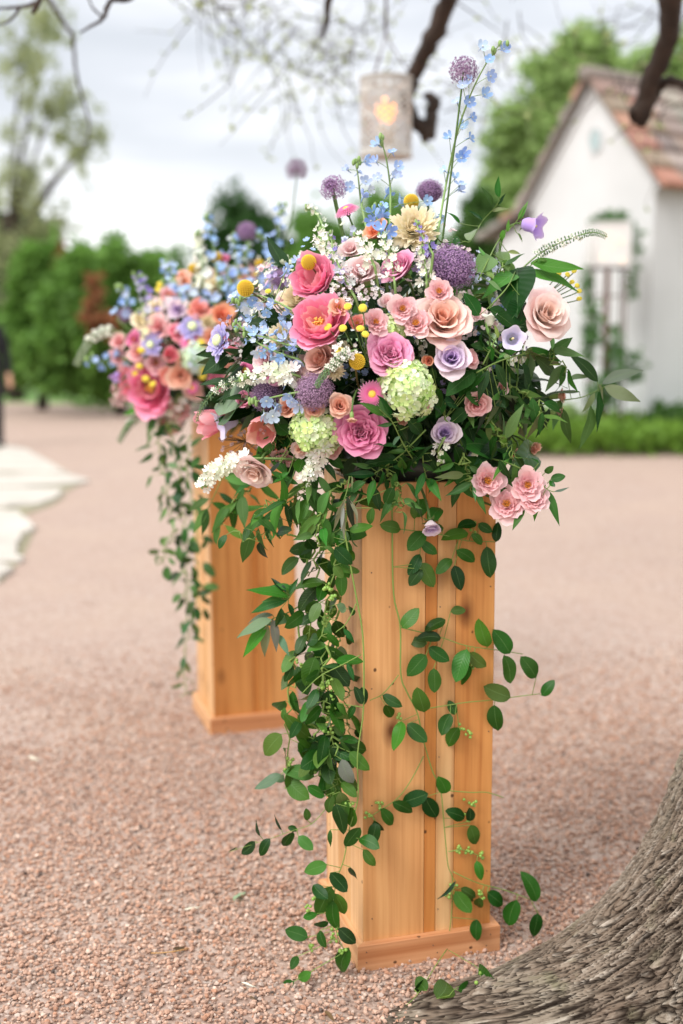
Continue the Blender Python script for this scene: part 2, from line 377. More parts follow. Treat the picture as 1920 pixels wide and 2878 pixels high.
def b_aster(root, c, **k):
    ci, cm, co = c
    key = 'aster_ring'
    for r_ in range(4):
        if f'{key}{r_}' not in MESH:
            b = MB(); n = 26
            for i in range(n):
                a = (i + r_ * .37) * 2 * math.pi / n; cc, ss = math.cos(a), math.sin(a); L = .95 - .12 * r_; h = .08 + .11 * r_
                P = [(.16, .03, h), (.16, -.03, h), (L * .65, .075, h + .16), (L * .65, -.075, h + .16), (L, .03, h + .10), (L, -.03, h + .10)]
                b.add([(x * cc - y * ss, x * ss + y * cc, z) for x, y, z in P], [[0, 1, 3, 2], [2, 3, 5, 4]], 0, [0, 0, .6, .6, 1, 1])
            MESH[f'{key}{r_}'] = b.mesh(f'{key}{r_}', [M['petal']], False)
        obj('petal_ring', MESH[f'{key}{r_}'], root, jit(lerp(co, cm, r_ / 3), .05))
    V, F = sphere_vf(.26, 9, 6, .6)
    if 'aster_eye' not in MESH: MESH['aster_eye'] = MB().add(np.array(V) + (0, 0, .42), F).mesh('aster_eye', [M['stamen']])
    obj('eye', MESH['aster_eye'], root, ci); obj('sepals', sepal_mesh(), root, GREEN)
def b_scabiosa(root, c, **k):
    ci, cm, co = c
    def fn(i, t):
        return petal_mesh(f'scabiosa_petal_{i}', .42 + .3 * t, .42, .12 + .28 * t, (15 + 55 * t, 30 + 45 * t, 30 + 70 * t), 1.2, .16, 3, .15, jag=.1, seed=i + 160, nu=5, nv=7, mat='petal_soft')
    ring_petals(root, 'scabiosa', 38, fn, lambda t: jit(lerp(cm, co, t), .07))
    if 'scabiosa_eye' not in MESH:
        b = MB(); V, F = sphere_vf(.3, 9, 6, .7); b.add(np.array(V) + (0, 0, .28), F)
        for i in range(40):
            a = i * 2.4; z = 1 - i / 40; q = math.sqrt(1 - z * z) * .31; V, F = sphere_vf(.035, 4, 3); b.add(np.array(V) + (q * math.cos(a), q * math.sin(a), .3 + z * .2), F)
        MESH['scabiosa_eye'] = b.mesh('scabiosa_eye', [M['stamen']])
    obj('eye', MESH['scabiosa_eye'], root, ci); obj('sepals', sepal_mesh(), root, GREEN)
def b_ball(root, c, **k):                       # craspedia
    if 'craspedia' not in MESH:
        b = MB(); V, F = sphere_vf(.90, 16, 10); b.add(V, F, 1)
        n = 240
        for i in range(n):
            z = 1 - 2 * (i + .5) / n; q = math.sqrt(1 - z * z); a = i * 2.39996; d = np.array([q * math.cos(a), q * math.sin(a), z])
            x = np.cross(d, (0, 0, 1)) if abs(z) < .95 else np.array([1., 0, 0]); x /= np.linalg.norm(x); y = np.cross(d, x)
            P = [d * .86 + .070 * (math.cos(w) * x + math.sin(w) * y) for w in np.linspace(0, 5.236, 6)] + [d * .99 + .050 * (math.cos(w) * x + math.sin(w) * y) for w in np.linspace(0, 5.236, 6)] + [d * 1.03]
            b.add(P, [[j, (j + 1) % 6, 6 + (j + 1) % 6, 6 + j] for j in range(6)] + [[6 + j, 6 + (j + 1) % 6, 12] for j in range(6)], 0, [0] * 6 + [1] * 7)
        MESH['craspedia'] = b.mesh('craspedia', [M['stamen'], M['ball_core']])
    obj('flower_head', MESH['craspedia'], root, c[1])
def b_button(root, c, **k):
    if 'button' not in MESH:
        b = MB(); V, F = sphere_vf(.8, 12, 7, .6); b.add(V, F)
        for i in range(90):
            z = 1 - (i + .5) / 90; q = math.sqrt(1 - z * z); a = i * 2.39996; V, F = sphere_vf(.1, 5, 3); b.add(np.array(V) + (.85 * q * math.cos(a), .85 * q * math.sin(a), .56 * z), F)
        MESH['button'] = b.mesh('button', [M['stamen']])
    return obj('flower_head', MESH['button'], root, c[1])
def dome_mesh(key, n, cap, tiny, fuzz, loose=False):
    if key in MESH: return MESH[key]
    rs = np.random.default_rng(len(key)); V = []; F = []; T = []; c0 = 0
    for i in range(n):
        z = 1 - (1 - cap) * (i + .5) / n; q = math.sqrt(max(0, 1 - z * z)); a = i * 2.39996; d = np.array([q * math.cos(a), q * math.sin(a), z]) + rs.normal(0, .04, 3)
        rr = rs.uniform(1 - fuzz, 1.0) * (1 + (0 if loose else .10) * math.sin(d[0] * 9 + 1) * math.sin(d[1] * 8 + 2) * math.sin(d[2] * 7)); p = d * rr; x = np.cross(d, rs.normal(0, 1, 3)); x /= np.linalg.norm(x); y = np.cross(d, x); y /= np.linalg.norm(y); tn = rs.random()
        for w in range(4):
            b = w * 1.571; e = math.cos(b) * x + math.sin(b) * y; g = math.cos(b + .6) * x + math.sin(b + .6) * y; h = math.cos(b - .6) * x + math.sin(b - .6) * y
            V += [p, p + tiny * (.6 * g), p + tiny * (e + .5 * d), p + tiny * (.6 * h)]; F.append([c0, c0 + 1, c0 + 2, c0 + 3]); c0 += 4; T += [tn] * 4
        if loose or i % 3 == 0:
            s = .006; V += [d * .15 + x * s, d * .15 - x * s, p - x * s, p + x * s]; F.append([c0, c0 + 1, c0 + 2, c0 + 3]); c0 += 4; T += [.9] * 4
    MESH[key] = mk(key, V, np.array(F), False, {'tone': T}, [M['tone']]); return MESH[key]
def b_dome(root, c, **k):
    dm = Matrix.Diagonal((random.uniform(.9, 1.08), random.uniform(.85, 1.05), random.uniform(.78, .95), 1)); o = obj('floret_cluster', dome_mesh('trachelium', 1500, -.35, .045, .22), root, c[1], dm); o['kind'] = 'stuff'
    V, F = sphere_vf(.8, 12, 8)
    if 'dome_core' not in MESH: MESH['dome_core'] = MB().add(V, F).mesh('dome_core', [M['stem']])
    obj('heart', MESH['dome_core'], root, c[0], dm)
def b_allium(root, c, **k):
    o = obj('floret_cluster', dome_mesh('allium', 330, -.75, .095, .25, True), root, c[1]); o['kind'] = 'stuff'
def floret_mesh(key, n=4, cup=.15, wd=.62, eye=True, spur=False, mat='floret'):
    if key in MESH: return MESH[key]
    b = MB()
    for i in range(n):
        a = i * 2 * math.pi / n + .3 * math.sin(i * 3.1); cc, ss = math.cos(a), math.sin(a)
        P = []; U = []
        for u, w in ((.06, .10), (.45, wd * .8), (.8, wd), (1.0, wd * .5)):
            for v in (-1, 0, 1):
                x, y, z = u, v * w * .5, cup * u * u * 1.3 + .05 * (v * v) - .06 * (i % 2); P.append((x * cc - y * ss, x * ss + y * cc, z)); U.append(u)
        b.add(P, [[r * 3 + k, r * 3 + k + 1, r * 3 + k + 4, r * 3 + k + 3] for r in range(3) for k in range(2)], 0, U)
    if eye:
        V, F = sphere_vf(.15, 6, 4); b.add(np.array(V) + (0, 0, .08), F, 1)
    if spur:
        V, F = tube([(0, 0, .05), (-.1, 0, -.5), (-.35, 0, -1.15)], [.16, .11, .03], 5); b.add(V, F, 0, [.6] * len(V))
    MESH[key] = b.mesh(key, [M[mat], M['eye']]); return MESH[key]
M['ball_core'] = plain('craspedia_core', col('#a07a18'), .8)
M['eye'] = plain('floret_eye', (.80, .82, .66), .6)
M['eye_dark'] = plain('floret_eye_dark', (.18, .03, .06), .6)
def q_from(d, spin=0.0):
    return Vector(d).to_track_quat('Z', 'Y') @ Quaternion((0, 0, 1), spin)
def b_hydrangea(root, c, n=120, sx=1.0, sy=1.0, sz=1.0, fs=.27, **k):
    V, F = sphere_vf(.82, 12, 9)
    if 'hydrangea_core' not in MESH: MESH['hydrangea_core'] = MB().add(V, F).mesh('hydrangea_core', [M['stem']])
    o = obj('heart', MESH['hydrangea_core'], root, c[0], Matrix.Diagonal((sx, sy, sz, 1)))
    me = [floret_mesh('hydrangea_floret_a', 4, .1, .95), floret_mesh('hydrangea_floret_b', 5, .25, .85)]
    for i in range(n):
        z = 1 - 1.55 * (i + .5) / n; q = math.sqrt(max(0, 1 - z * z)); a = i * 2.39996 + random.uniform(-.1, .1); d = Vector((q * math.cos(a), q * math.sin(a), z))
        p = Vector((d.x * sx, d.y * sy, d.z * sz)) * random.uniform(.88, 1.06) * (1 + .10 * math.sin(d.x * 5 + 1) * math.sin(d.y * 4 + sx * 9)); dd = (d + Vector([random.gauss(0, .15) for _ in range(3)])).normalized()
        obj('floret', me[i % 2], root, jit(lerp(c[1], c[2], random.random() ** 1.3), .07), Matrix.LocRotScale(p, q_from(dd, random.uniform(0, 6)), Vector((fs * random.uniform(.8, 1.2),) * 3)))
def bell_mesh():
    if 'bell' in MESH: return MESH['bell']
    V = []; U = []; n = 30; prof = [(.08, 0), (.38, .08), (.5, .35), (.5, .75), (.58, 1.05), (.78, 1.3), (.98, 1.38)]
    for k, (r, z) in enumerate(prof):
        for j in range(n):
            a = 2 * math.pi * j / n; lob = math.cos(5 * a); f = max(0, (k - 3) / 3)
            V.append(((r + .10 * f * lob) * math.cos(a), (r + .1 * f * lob) * math.sin(a), z + .14 * f * lob)); U.append(k / 6)
    F = [[k * n + j, k * n + (j + 1) % n, (k + 1) * n + (j + 1) % n, (k + 1) * n + j] for k in range(len(prof) - 1) for j in range(n)]
    MESH['bell'] = mk('bell', V, F, True, {'pu': U, 'pv': np.zeros(len(V))}, [M['petal_soft']]); return MESH['bell']
def b_bell(root, c, **k):
    obj('bell', bell_mesh(), root, c[1]); obj('sepals', sepal_mesh(), root, col('#7f9f4e'))
    if 'style' not in MESH:
        V, F = tube([(0, 0, .1), (0, 0, 1.15)], [.06, .1], 6); MESH['style'] = MB().add(V, F).mesh('style', [M['stamen']])
    obj('style', MESH['style'], root, col('#e8dca0'))

LEAF = {}
def leaf_mesh(kind, var=0):
    key = f'{kind}_leaf_{var}'
    if key in LEAF: return LEAF[key]
    wr, tp, bend, fold, blunt = dict(oval=(.58, 1.15, .10, .12, .0), lance=(.34, 1.0, .16, .22, 0), long=(.30, 1.0, .12, .16, .1), salal=(.58, .85, .10, .10, 0), olive=(.16, 1, .08, .2, .2), heart=(.72, .7, .16, .08, 0))[kind]
    rs = np.random.default_rng(var * 17 + len(kind)); nu, nv = 11, 5; V = []; A = []; B = []
    bend *= (1 + rs.uniform(-1.6, 2.4)); tw = rs.uniform(-.6, .6); wr *= rs.uniform(.82, 1.1); fold *= rs.uniform(.3, 2.6); side = rs.uniform(-.08, .08); wav = rs.uniform(0, 6)
    for u in np.linspace(0, 1, nu):
        w = wr / 2 * (math.sin(math.pi * min(1, u) ** (.72 if blunt < .3 else .8)) ** tp + (blunt * .25 * math.sin(math.pi * u)))
        if kind == 'oval': w = wr / 2 * max(0, 1 - abs(2 * u ** .9 - 1) ** 2.05) ** .72
        if u == 0: w = .012
        if u == 1: w = .004 + blunt * .05
        for v in np.linspace(-1, 1, nv):
            x = v * w; z = -bend * u * u + fold * abs(x) + tw * x * u + .02 * math.sin(u * 9 + wav) * abs(v)
            V.append((x + side * math.sin(u * 3.1), u, z)); A.append(u); B.append(v)
    F = [[i * nv + j, i * nv + j + 1, (i + 1) * nv + j + 1, (i + 1) * nv + j] for i in range(nu - 1) for j in range(nv - 1)]
    LEAF[key] = mk(key, V, F, True, {'pu': A, 'pv': B}, [M['leaf_matte'] if kind in ('olive', 'long', 'heart') else M['leaf']]); return LEAF[key]
LCOL = dict(oval=[col('#346420'), col('#407426'), col('#28541c'), col('#4c802e'), col('#5f9038')], lance=[col('#2d6028'), col('#3f7433'), col('#275225'), col('#4f843c')],
            long=[col('#4a7038'), col('#3c6433'), col('#5f8747'), col('#355a30')], salal=[col('#2f6520'), col('#255419'), col('#3f7a28')], olive=[col('#48603f'), col('#5b7050'), col('#3d5638')], heart=[col('#3a6e2c'), col('#2b5527')])
def put_leaf(root, base, tip, kind, nrm=None, c=None, name='leaf', wid=1.0):
    base = np.asarray(base); d = np.asarray(tip) - base; L = np.linalg.norm(d)
    if nrm is None: nrm = view_dir(random.gauss(0, .35), .35 + random.gauss(0, .3), .8)
    m = frame(base - np.array(root.location), d, nrm, (L * wid, L, L))
    return obj(name, leaf_mesh(kind, random.randrange(10)), root, jit(tuple(x * random.uniform(.45, .72) * (1.3 if kind in ('lance', 'long', 'salal', 'heart') else 1) for x in (c if c else random.choice(LCOL[kind]))), .22), m)

# ------------------------------------------------------------------ ground, gravel, paving
def ground_mat():
    m, nt, b = new_mat('gravel_ground'); tc = NN(nt, 'ShaderNodeTexCoord')
    v = NN(nt, 'ShaderNodeTexVoronoi'); v.inputs['Scale'].default_value = 85; link(nt, tc.outputs['Object'], v.inputs['Vector'])
    sp = NN(nt, 'ShaderNodeSeparateColor'); link(nt, v.outputs['Color'], sp.inputs[0])
    GK = .58
    c = ramp(nt, sp.outputs[0], [(0, col('#a08678', GK)), (.2, col('#c4a698', GK)), (.6, col('#d6bbad', GK)), (.85, col('#e0cabd', GK)), (1, col('#ddd2ca', GK))])
    n = NN(nt, 'ShaderNodeTexNoise'); n.inputs['Scale'].default_value = 1.3; n.inputs['Detail'].default_value = 6; link(nt, tc.outputs['Object'], n.inputs['Vector'])
    c = mix_col(nt, ramp(nt, n.outputs[0], [(.45, (0, 0, 0)), (.68, (.6, .6, .6))]), c, col('#d8bfae', GK))
    n2 = NN(nt, 'ShaderNodeTexNoise'); n2.inputs['Scale'].default_value = .35; n2.inputs['Detail'].default_value = 3; link(nt, tc.outputs['Object'], n2.inputs['Vector'])
    c = mix_col(nt, ramp(nt, n2.outputs[0], [(.35, (0, 0, 0)), (.7, (.5, .5, .5))]), c, col('#cfb4a5', GK))
    n3 = NN(nt, 'ShaderNodeTexNoise'); n3.inputs['Scale'].default_value = 9; n3.inputs['Detail'].default_value = 4; link(nt, tc.outputs['Object'], n3.inputs['Vector'])
    c = mix_col(nt, ramp(nt, n3.outputs[0], [(.58, (0, 0, 0)), (.72, (.45, .45, .45))]), c, col('#b89c8e', GK))
    c = mix_col(nt, 1, c, (1.0, .98, .955), 'MULTIPLY'); link(nt, c, b.inputs['Base Color']); b.inputs['Roughness'].default_value = .85
    bp = NN(nt, 'ShaderNodeBump'); bp.inputs['Strength'].default_value = .7; bp.inputs['Distance'].default_value = .006; bp.invert = True
    link(nt, v.outputs[0], bp.inputs['Height']); link(nt, bp.outputs[0], b.inputs['Normal']); return m
V, F = [(-400, -60, 0), (400, -60, 0), (400, 900, 0), (-400, 900, 0)], [[0, 1, 2, 3]]
g = obj('ground', mk('ground', V, F, False, None, [ground_mat()])); tag(g, kind='structure', label='pinkish gravel yard ground')
M['grass'] = plain('lawn', col('#6f9a45', .8), .8, var=.35, vscale=3, bump=.5, bscale=40)
# lawn beyond the gravel yard, following a wandering edge
xs = np.linspace(-300, 300, 121); ye = 26.5 + 1.2 * np.sin(xs * .35) + np.where(xs > .6, -11.0 * np.clip((xs - .6) / 1.3, 0, 1), 0)
V = [(x, y, .004) for x, y in zip(xs, ye)] + [(x, 880, .004) for x in xs]
tag(obj('lawn', mk('lawn', V, [[i, i + 1, 122 + i, 121 + i] for i in range(120)], False, None, [M['grass']])), 'green lawn beyond the gravel yard', None, None, 'structure')

def gravel():
    rs = np.random.default_rng(3); n = 88000
    Y = 2.0 + 3.6 * rs.random(n) ** .95; X = (rs.random(n) - .5) * (0.66 * Y + .55)
    keep = rs.random(n) < np.clip((5.6 - Y) / 1.9, 0, 1)
    dust = fbm(X * 1.5 + 3, Y * 1.1 + X * .6, 3); keep &= rs.random(n) < np.clip(1.55 - 1.9 * np.clip(dust - .42, 0, 1) * 2.2, .25, 1)
    X = X[keep]; Y = Y[keep]; n = len(X)
    t = (1 + 5 ** .5) / 2
    I = np.array([(-1, t, 0), (1, t, 0), (-1, -t, 0), (1, -t, 0), (0, -1, t), (0, 1, t), (0, -1, -t), (0, 1, -t), (t, 0, -1), (t, 0, 1), (-t, 0, -1), (-t, 0, 1)]) / 1.9
    T = np.array([(0, 11, 5), (0, 5, 1), (0, 1, 7), (0, 7, 10), (0, 10, 11), (1, 5, 9), (5, 11, 4), (11, 10, 2), (10, 7, 6), (7, 1, 8), (3, 9, 4), (3, 4, 2), (3, 2, 6), (3, 6, 8), (3, 8, 9), (4, 9, 5), (2, 4, 11), (6, 2, 10), (8, 6, 7), (9, 8, 1)])
    S = .0030 + .0046 * rs.random(n) ** 1.6
    P = I[None] * (1 + rs.normal(0, .17, (n, 12, 1))) * np.stack([np.ones(n), rs.uniform(.65, 1, n), rs.uniform(.5, .85, n)], 1)[:, None]
    a = rs.uniform(0, 6.28, n); b = rs.normal(0, .5, n); ca, sa, cb, sb = np.cos(a), np.sin(a), np.cos(b), np.sin(b)
    x, y, z = P[..., 0], P[..., 1], P[..., 2]; y, z = y * cb[:, None] - z * sb[:, None], y * sb[:, None] + z * cb[:, None]; x, y = x * ca[:, None] - y * sa[:, None], x * sa[:, None] + y * ca[:, None]
    P = np.stack([x, y, z], -1) * S[:, None, None]; P += np.stack([X, Y, S * rs.uniform(.15, 1.3, n)], 1)[:, None]
    pal = np.array([col(h) for h in ('#c0a08e', '#b6937f', '#c9ab99', '#bf9d8a', '#a88775', '#d2bdaf', '#8f7a70', '#bfaea4', '#b98d74', '#5e524c', '#c4ab9b')]); pi = rs.choice(len(pal), n, p=[.17, .16, .15, .15, .09, .08, .04, .06, .06, .01, .03])
    C = np.repeat(pal[pi] * rs.uniform(.68, 1.0, (n, 1)) * np.array([1.03, .985, .945]), 12, 0)
    m, nt, b_ = new_mat('gravel_stone'); at = NN(nt, 'ShaderNodeAttribute', attribute_name='tint'); link(nt, at.outputs[0], b_.inputs['Base Color']); b_.inputs['Roughness'].default_value = .8
    me = mk('gravel', P.reshape(-1, 3), (T[None] + np.arange(n)[:, None, None] * 12).reshape(-1, 3), False, {'tint': C}, [m])
    tag(obj('gravel', me), 'loose pink crushed granite gravel around the pedestals', 'gravel', None, 'stuff')
gravel()

M['flag'] = plain('flagstone', col('#c9c2b8', .8), .75, bump=.35, bscale=18, var=.12, vscale=3)
M['moss'] = plain('moss_joint', col('#9a9478', .8), .9, bump=.6, bscale=60, var=.3, vscale=9)
def flagstones():
    outline = [on_ground(x, y)[:2] for x, y in [(-160, 1640), (5, 1640), (60, 1575), (100, 1490), (60, 1452), (95, 1440), (150, 1420), (185, 1395), (175, 1388), (240, 1358), (215, 1345), (180, 1322), (130, 1305), (70, 1275), (20, 1258), (-150, 1240), (-330, 1235)]]
    # mossy bed and separate irregular slabs
    P = [(x, y, .005) for x, y in outline]
    bed = obj('flagstone_path', mk('flagstone_bed', P, [list(range(len(P)))], False, None, [M['moss']])); tag(bed, 'pale flagstone paving with mossy joints at the left edge', None, None, 'structure')
    def slab(pix):
        pts = np.array([on_ground(x, y)[:2] for x, y in pix]); c = pts.mean(0); pts = c + (pts - c) * .985; out = []
        for i in range(len(pts)):
            a, b = pts[i], pts[(i + 1) % len(pts)]
            for k in range(4):
                f = k / 4; p = a + (b - a) * f; nn = np.array([-(b - a)[1], (b - a)[0]]); nn /= np.linalg.norm(nn) + 1e-9; out.append(p + nn * (random.uniform(-.03, .03) if k else 0))
        n = len(out); out = np.array(out); V = [(x, y, .002) for x, y in out] + [(x, y, .030) for x, y in out] + [(c[0] + (x - c[0]) * .975, c[1] + (y - c[1]) * .975, .038) for x, y in out]
        F = [[i, (i + 1) % n, n + (i + 1) % n, n + i] for i in range(n)] + [[n + i, n + (i + 1) % n, 2 * n + (i + 1) % n, 2 * n + i] for i in range(n)] + [[2 * n + i for i in range(n)]]
        obj('flagstone', mk('flagstone', V, F, False, None, [M['flag']]), bed)
    for s in ([(-150, 1330), (20, 1258), (80, 1270), (160, 1318), (190, 1335), (100, 1332)], [(-200, 1376), (-160, 1345), (90, 1338), (200, 1340), (255, 1358), (205, 1366), (60, 1374)], [(-260, 1430), (-200, 1385), (60, 1380), (168, 1382), (180, 1395), (120, 1422), (20, 1432)],
              [(-200, 1590), (-220, 1440), (0, 1440), (58, 1446), (104, 1492), (62, 1514), (50, 1560), (58, 1588)], [(-200, 1640), (-190, 1600), (20, 1596), (36, 1612), (0, 1640)], [(-420, 1335), (-300, 1245), (0, 1250), (-130, 1325)], [(-480, 1450), (-380, 1345), (-180, 1345), (-240, 1440)]): slab(s)
flagstones()

# ------------------------------------------------------------------ cedar pedestals
def wood_mat():
    m, nt, b = new_mat('cedar_plank'); tc = NN(nt, 'ShaderNodeTexCoord'); oi = NN(nt, 'ShaderNodeObjectInfo')
    ad = NN(nt, 'ShaderNodeVectorMath', operation='ADD'); link(nt, tc.outputs['Object'], ad.inputs[0])
    cb = NN(nt, 'ShaderNodeCombineXYZ'); r40 = math_node(nt, 'MULTIPLY', oi.outputs['Random'], 40); link(nt, r40, cb.inputs[0]); link(nt, r40, cb.inputs[1]); link(nt, r40, cb.inputs[2]); link(nt, cb.outputs[0], ad.inputs[1])
    def ns(scale, sc, det=5, dist=0.0):
        mp = NN(nt, 'ShaderNodeMapping'); mp.inputs['Scale'].default_value = sc; link(nt, ad.outputs[0], mp.inputs[0])
        n = NN(nt, 'ShaderNodeTexNoise'); n.inputs['Scale'].default_value = scale; n.inputs['Detail'].default_value = det; n.inputs['Distortion'].default_value = dist; link(nt, mp.outputs[0], n.inputs['Vector']); return n.outputs[0]
    broad = ns(9, (1, 1, .06), 3, .8); grain = ns(110, (1, 1, .03), 4); streak = ns(34, (1, 1, .025), 3, .4)
    c = oi.outputs['Color']
    c = mix_col(nt, ramp(nt, broad, [(.35, (0, 0, 0)), (.65, (.85, .85, .85))]), c, mix_col(nt, 1, c, (.78, .62, .48), 'MULTIPLY'))
    c = mix_col(nt, ramp(nt, streak, [(.48, (0, 0, 0)), (.70, (.65, .65, .65))]), c, mix_col(nt, 1, c, (.66, .50, .40), 'MULTIPLY'))
    c = mix_col(nt, ramp(nt, grain, [(.4, (0, 0, 0)), (.72, (.45, .45, .45))]), c, mix_col(nt, 1, c, (.7, .56, .46), 'MULTIPLY'))
    mp = NN(nt, 'ShaderNodeMapping'); mp.inputs['Scale'].default_value = (1, 1, .55); link(nt, ad.outputs[0], mp.inputs[0])
    vo = NN(nt, 'ShaderNodeTexVoronoi'); vo.inputs['Scale'].default_value = 6.5; link(nt, mp.outputs[0], vo.inputs['Vector'])
    c = mix_col(nt, ramp(nt, vo.outputs[0], [(.03, (.9, .9, .9)), (.09, (.45, .45, .45)), (.17, (0, 0, 0))]), c, col('#5e2f14'))
    mp2 = NN(nt, 'ShaderNodeMapping'); mp2.inputs['Scale'].default_value = (1, 1, .8); link(nt, ad.outputs[0], mp2.inputs[0])
    vs = NN(nt, 'ShaderNodeTexVoronoi'); vs.inputs['Scale'].default_value = 19; link(nt, mp2.outputs[0], vs.inputs['Vector'])
    c = mix_col(nt, ramp(nt, vs.outputs[0], [(.055, (.85, .85, .85)), (.085, (0, 0, 0))]), c, col('#3c2415'))
    c = mix_col(nt, 1, c, (.93, .90, .86), 'MULTIPLY'); link(nt, c, b.inputs['Base Color']); b.inputs['Roughness'].default_value = .55; b.inputs['Specular IOR Level'].default_value = .25
    bp = NN(nt, 'ShaderNodeBump'); bp.inputs['Strength'].default_value = .18; bp.inputs['Distance'].default_value = .002; link(nt, grain, bp.inputs['Height']); link(nt, bp.outputs[0], b.inputs['Normal']); return m
M['wood'] = wood_mat(); M['nail'] = plain('nail_head', (.12, .075, .045), .6)
PW, PT, PB, PH = .36, .0185, .0652, 1.1513
WOODC = [col('#e2ae76'), col('#d99c5c'), col('#e8c08c'), col('#cc8a4a'), col('#dea668'), col('#ebc698')]
def pedestal(label, x, y, yaw, cols):
    t = thing('wooden_pedestal', label, 'pedestal', (x, y, 0), 'matching cedar flower pedestals', Quaternion((0, 0, 1), yaw))
    a, b = PT, PW - PT; th = .018
    def face(splits, cs, k):                     # boards of one side, standing on the base trim
        e0 = a
        for i, f in enumerate(splits):
            e1 = a + (b - a) * f; g = .0006
            me = bevel_box_mesh('plank', e0 + g, e1 - g, a, a + th, .004, PH - .0015 * ((i * 7 + k) % 3), .0008, M['wood'])
            c = PW / 2; mw = Matrix.Translation((c, c, 0)) @ Matrix.Rotation(k * math.pi / 2, 4, 'Z') @ Matrix.Translation((-c, -c, 0))
            obj('plank', me, t, cs[i % len(cs)], mw); e0 = e1
    # sides k=0 front, 1 right, 2 back, 3 left; side boards butt behind the front boards
    face([.47, .56, .70, 1.0], cols, 0); face([.4, .75, 1.0], [WOODC[4], WOODC[1], WOODC[0]], 1); face([.5, 1.0], [WOODC[0], WOODC[4]], 2); face([.35, .68, 1.0], [WOODC[5], WOODC[2], WOODC[5]], 3)  # left boards palest: light falling from the left is put into their colour
    for k in range(4):                           # mitred base trim
        h = PB; o0, o1 = 0.0, PW; q = PT - .0005
        V = [(o0, 0, 0), (o1, 0, 0), (o1 - q, q, 0), (o0 + q, q, 0), (o0, 0, h - .002), (o1, 0, h - .002), (o1 - .002, .002, h), (o0 + .002, .002, h), (o1 - q, q, h), (o0 + q, q, h)]
        F = [[0, 1, 5, 4], [4, 5, 6, 7], [7, 6, 8, 9], [1, 2, 8, 6, 5], [0, 4, 7, 9, 3], [3, 9, 8, 2], [0, 3, 2, 1]]
        c = PW / 2; me = mk('base_board', V, F, False, None, [M['wood']]); RY = Matrix.Rotation(math.pi / 2, 4, 'Y'); me.transform(RY)
        obj('base_board', me, t, [col('#deaa80'), col('#d8a070'), col('#d8a070'), col('#e8c096')][k], Matrix.Translation((c, c, 0)) @ Matrix.Rotation(k * math.pi / 2, 4, 'Z') @ Matrix.Translation((-c, -c, 0)) @ RY.inverted())  # left trim painted paler too, as the side turned to the light
    nm = MESH.get('nail')
    if nm is None: V, F = tube([(0, .002, 0), (0, -.0012, 0), (0, -.0014, 0)], [.0015, .0015, .0008], 8); nm = MESH['nail'] = MB().add(V, F).mesh('nail', [M['nail']])
    for ux, uz, pr in [(.07, .12, 0), (.07, .40, 0), (.07, .68, 0), (.07, .95, 0), (.58, .12, 0), (.58, .5, 0), (.58, .86, 0), (.965, .2, 0), (.965, .55, 0), (.965, .9, 0), (.06, .022, 1), (.06, .048, 1), (.52, .04, 1), (.55, .02, 1), (.93, .045, 1), (.9, .018, 1)]:
        obj('nail', nm, t, None, Matrix.Translation((PW * ux if pr else a + (b - a) * ux, 0 if pr else a, uz)))
    obj('top_board', bevel_box_mesh('top_board', a + .019, b - .019, a + .019, b - .019, PH - .03, PH - .012, .001, M['wood']), t, WOODC[1])
    return t
P1 = (0.03215, 2.55832, 0.27648); P2 = (-0.49275, 4.2027, 0.30711)
pedestal('cedar plank pedestal in the foreground with vine leaves trailing down its front', *P1, [WOODC[0], WOODC[3], WOODC[2], WOODC[1]])
pedestal('cedar plank pedestal further back on the left, standing behind the front one', *P2, [WOODC[1], WOODC[3], WOODC[1], WOODC[4]])
def pcentre(p): 
    c, s = math.cos(p[2]), math.sin(p[2]); return np.array([p[0] + .18 * c - .18 * s, p[1] + .18 * s + .18 * c, PH])
C1, C2 = pcentre(P1), pcentre(P2)
M['tray'] = plain('tray_plastic', (.03, .035, .03), .4)
def tray(c, lab):
    n = 28; prof = [(.0, .0), (.125, .0), (.14, .012), (.15, .07), (.156, .072), (.146, .016), (.0, .012)]
    V = [(r * math.cos(2 * math.pi * j / n), r * math.sin(2 * math.pi * j / n), z) for r, z in prof for j in range(n)]
    F = [[k * n + j, k * n + (j + 1) % n, (k + 1) * n + (j + 1) % n, (k + 1) * n + j] for k in range(len(prof) - 1) for j in range(n)]
    o = obj('flower_bowl', mk('flower_bowl', V, F, True, None, [M['tray']])); o.location = (c[0], c[1], c[2] - .0105); tag(o, lab, 'bowl')
tray(C1, 'dark bowl under the flowers on the front pedestal'); tray(C2, 'dark bowl under the flowers on the rear pedestal')

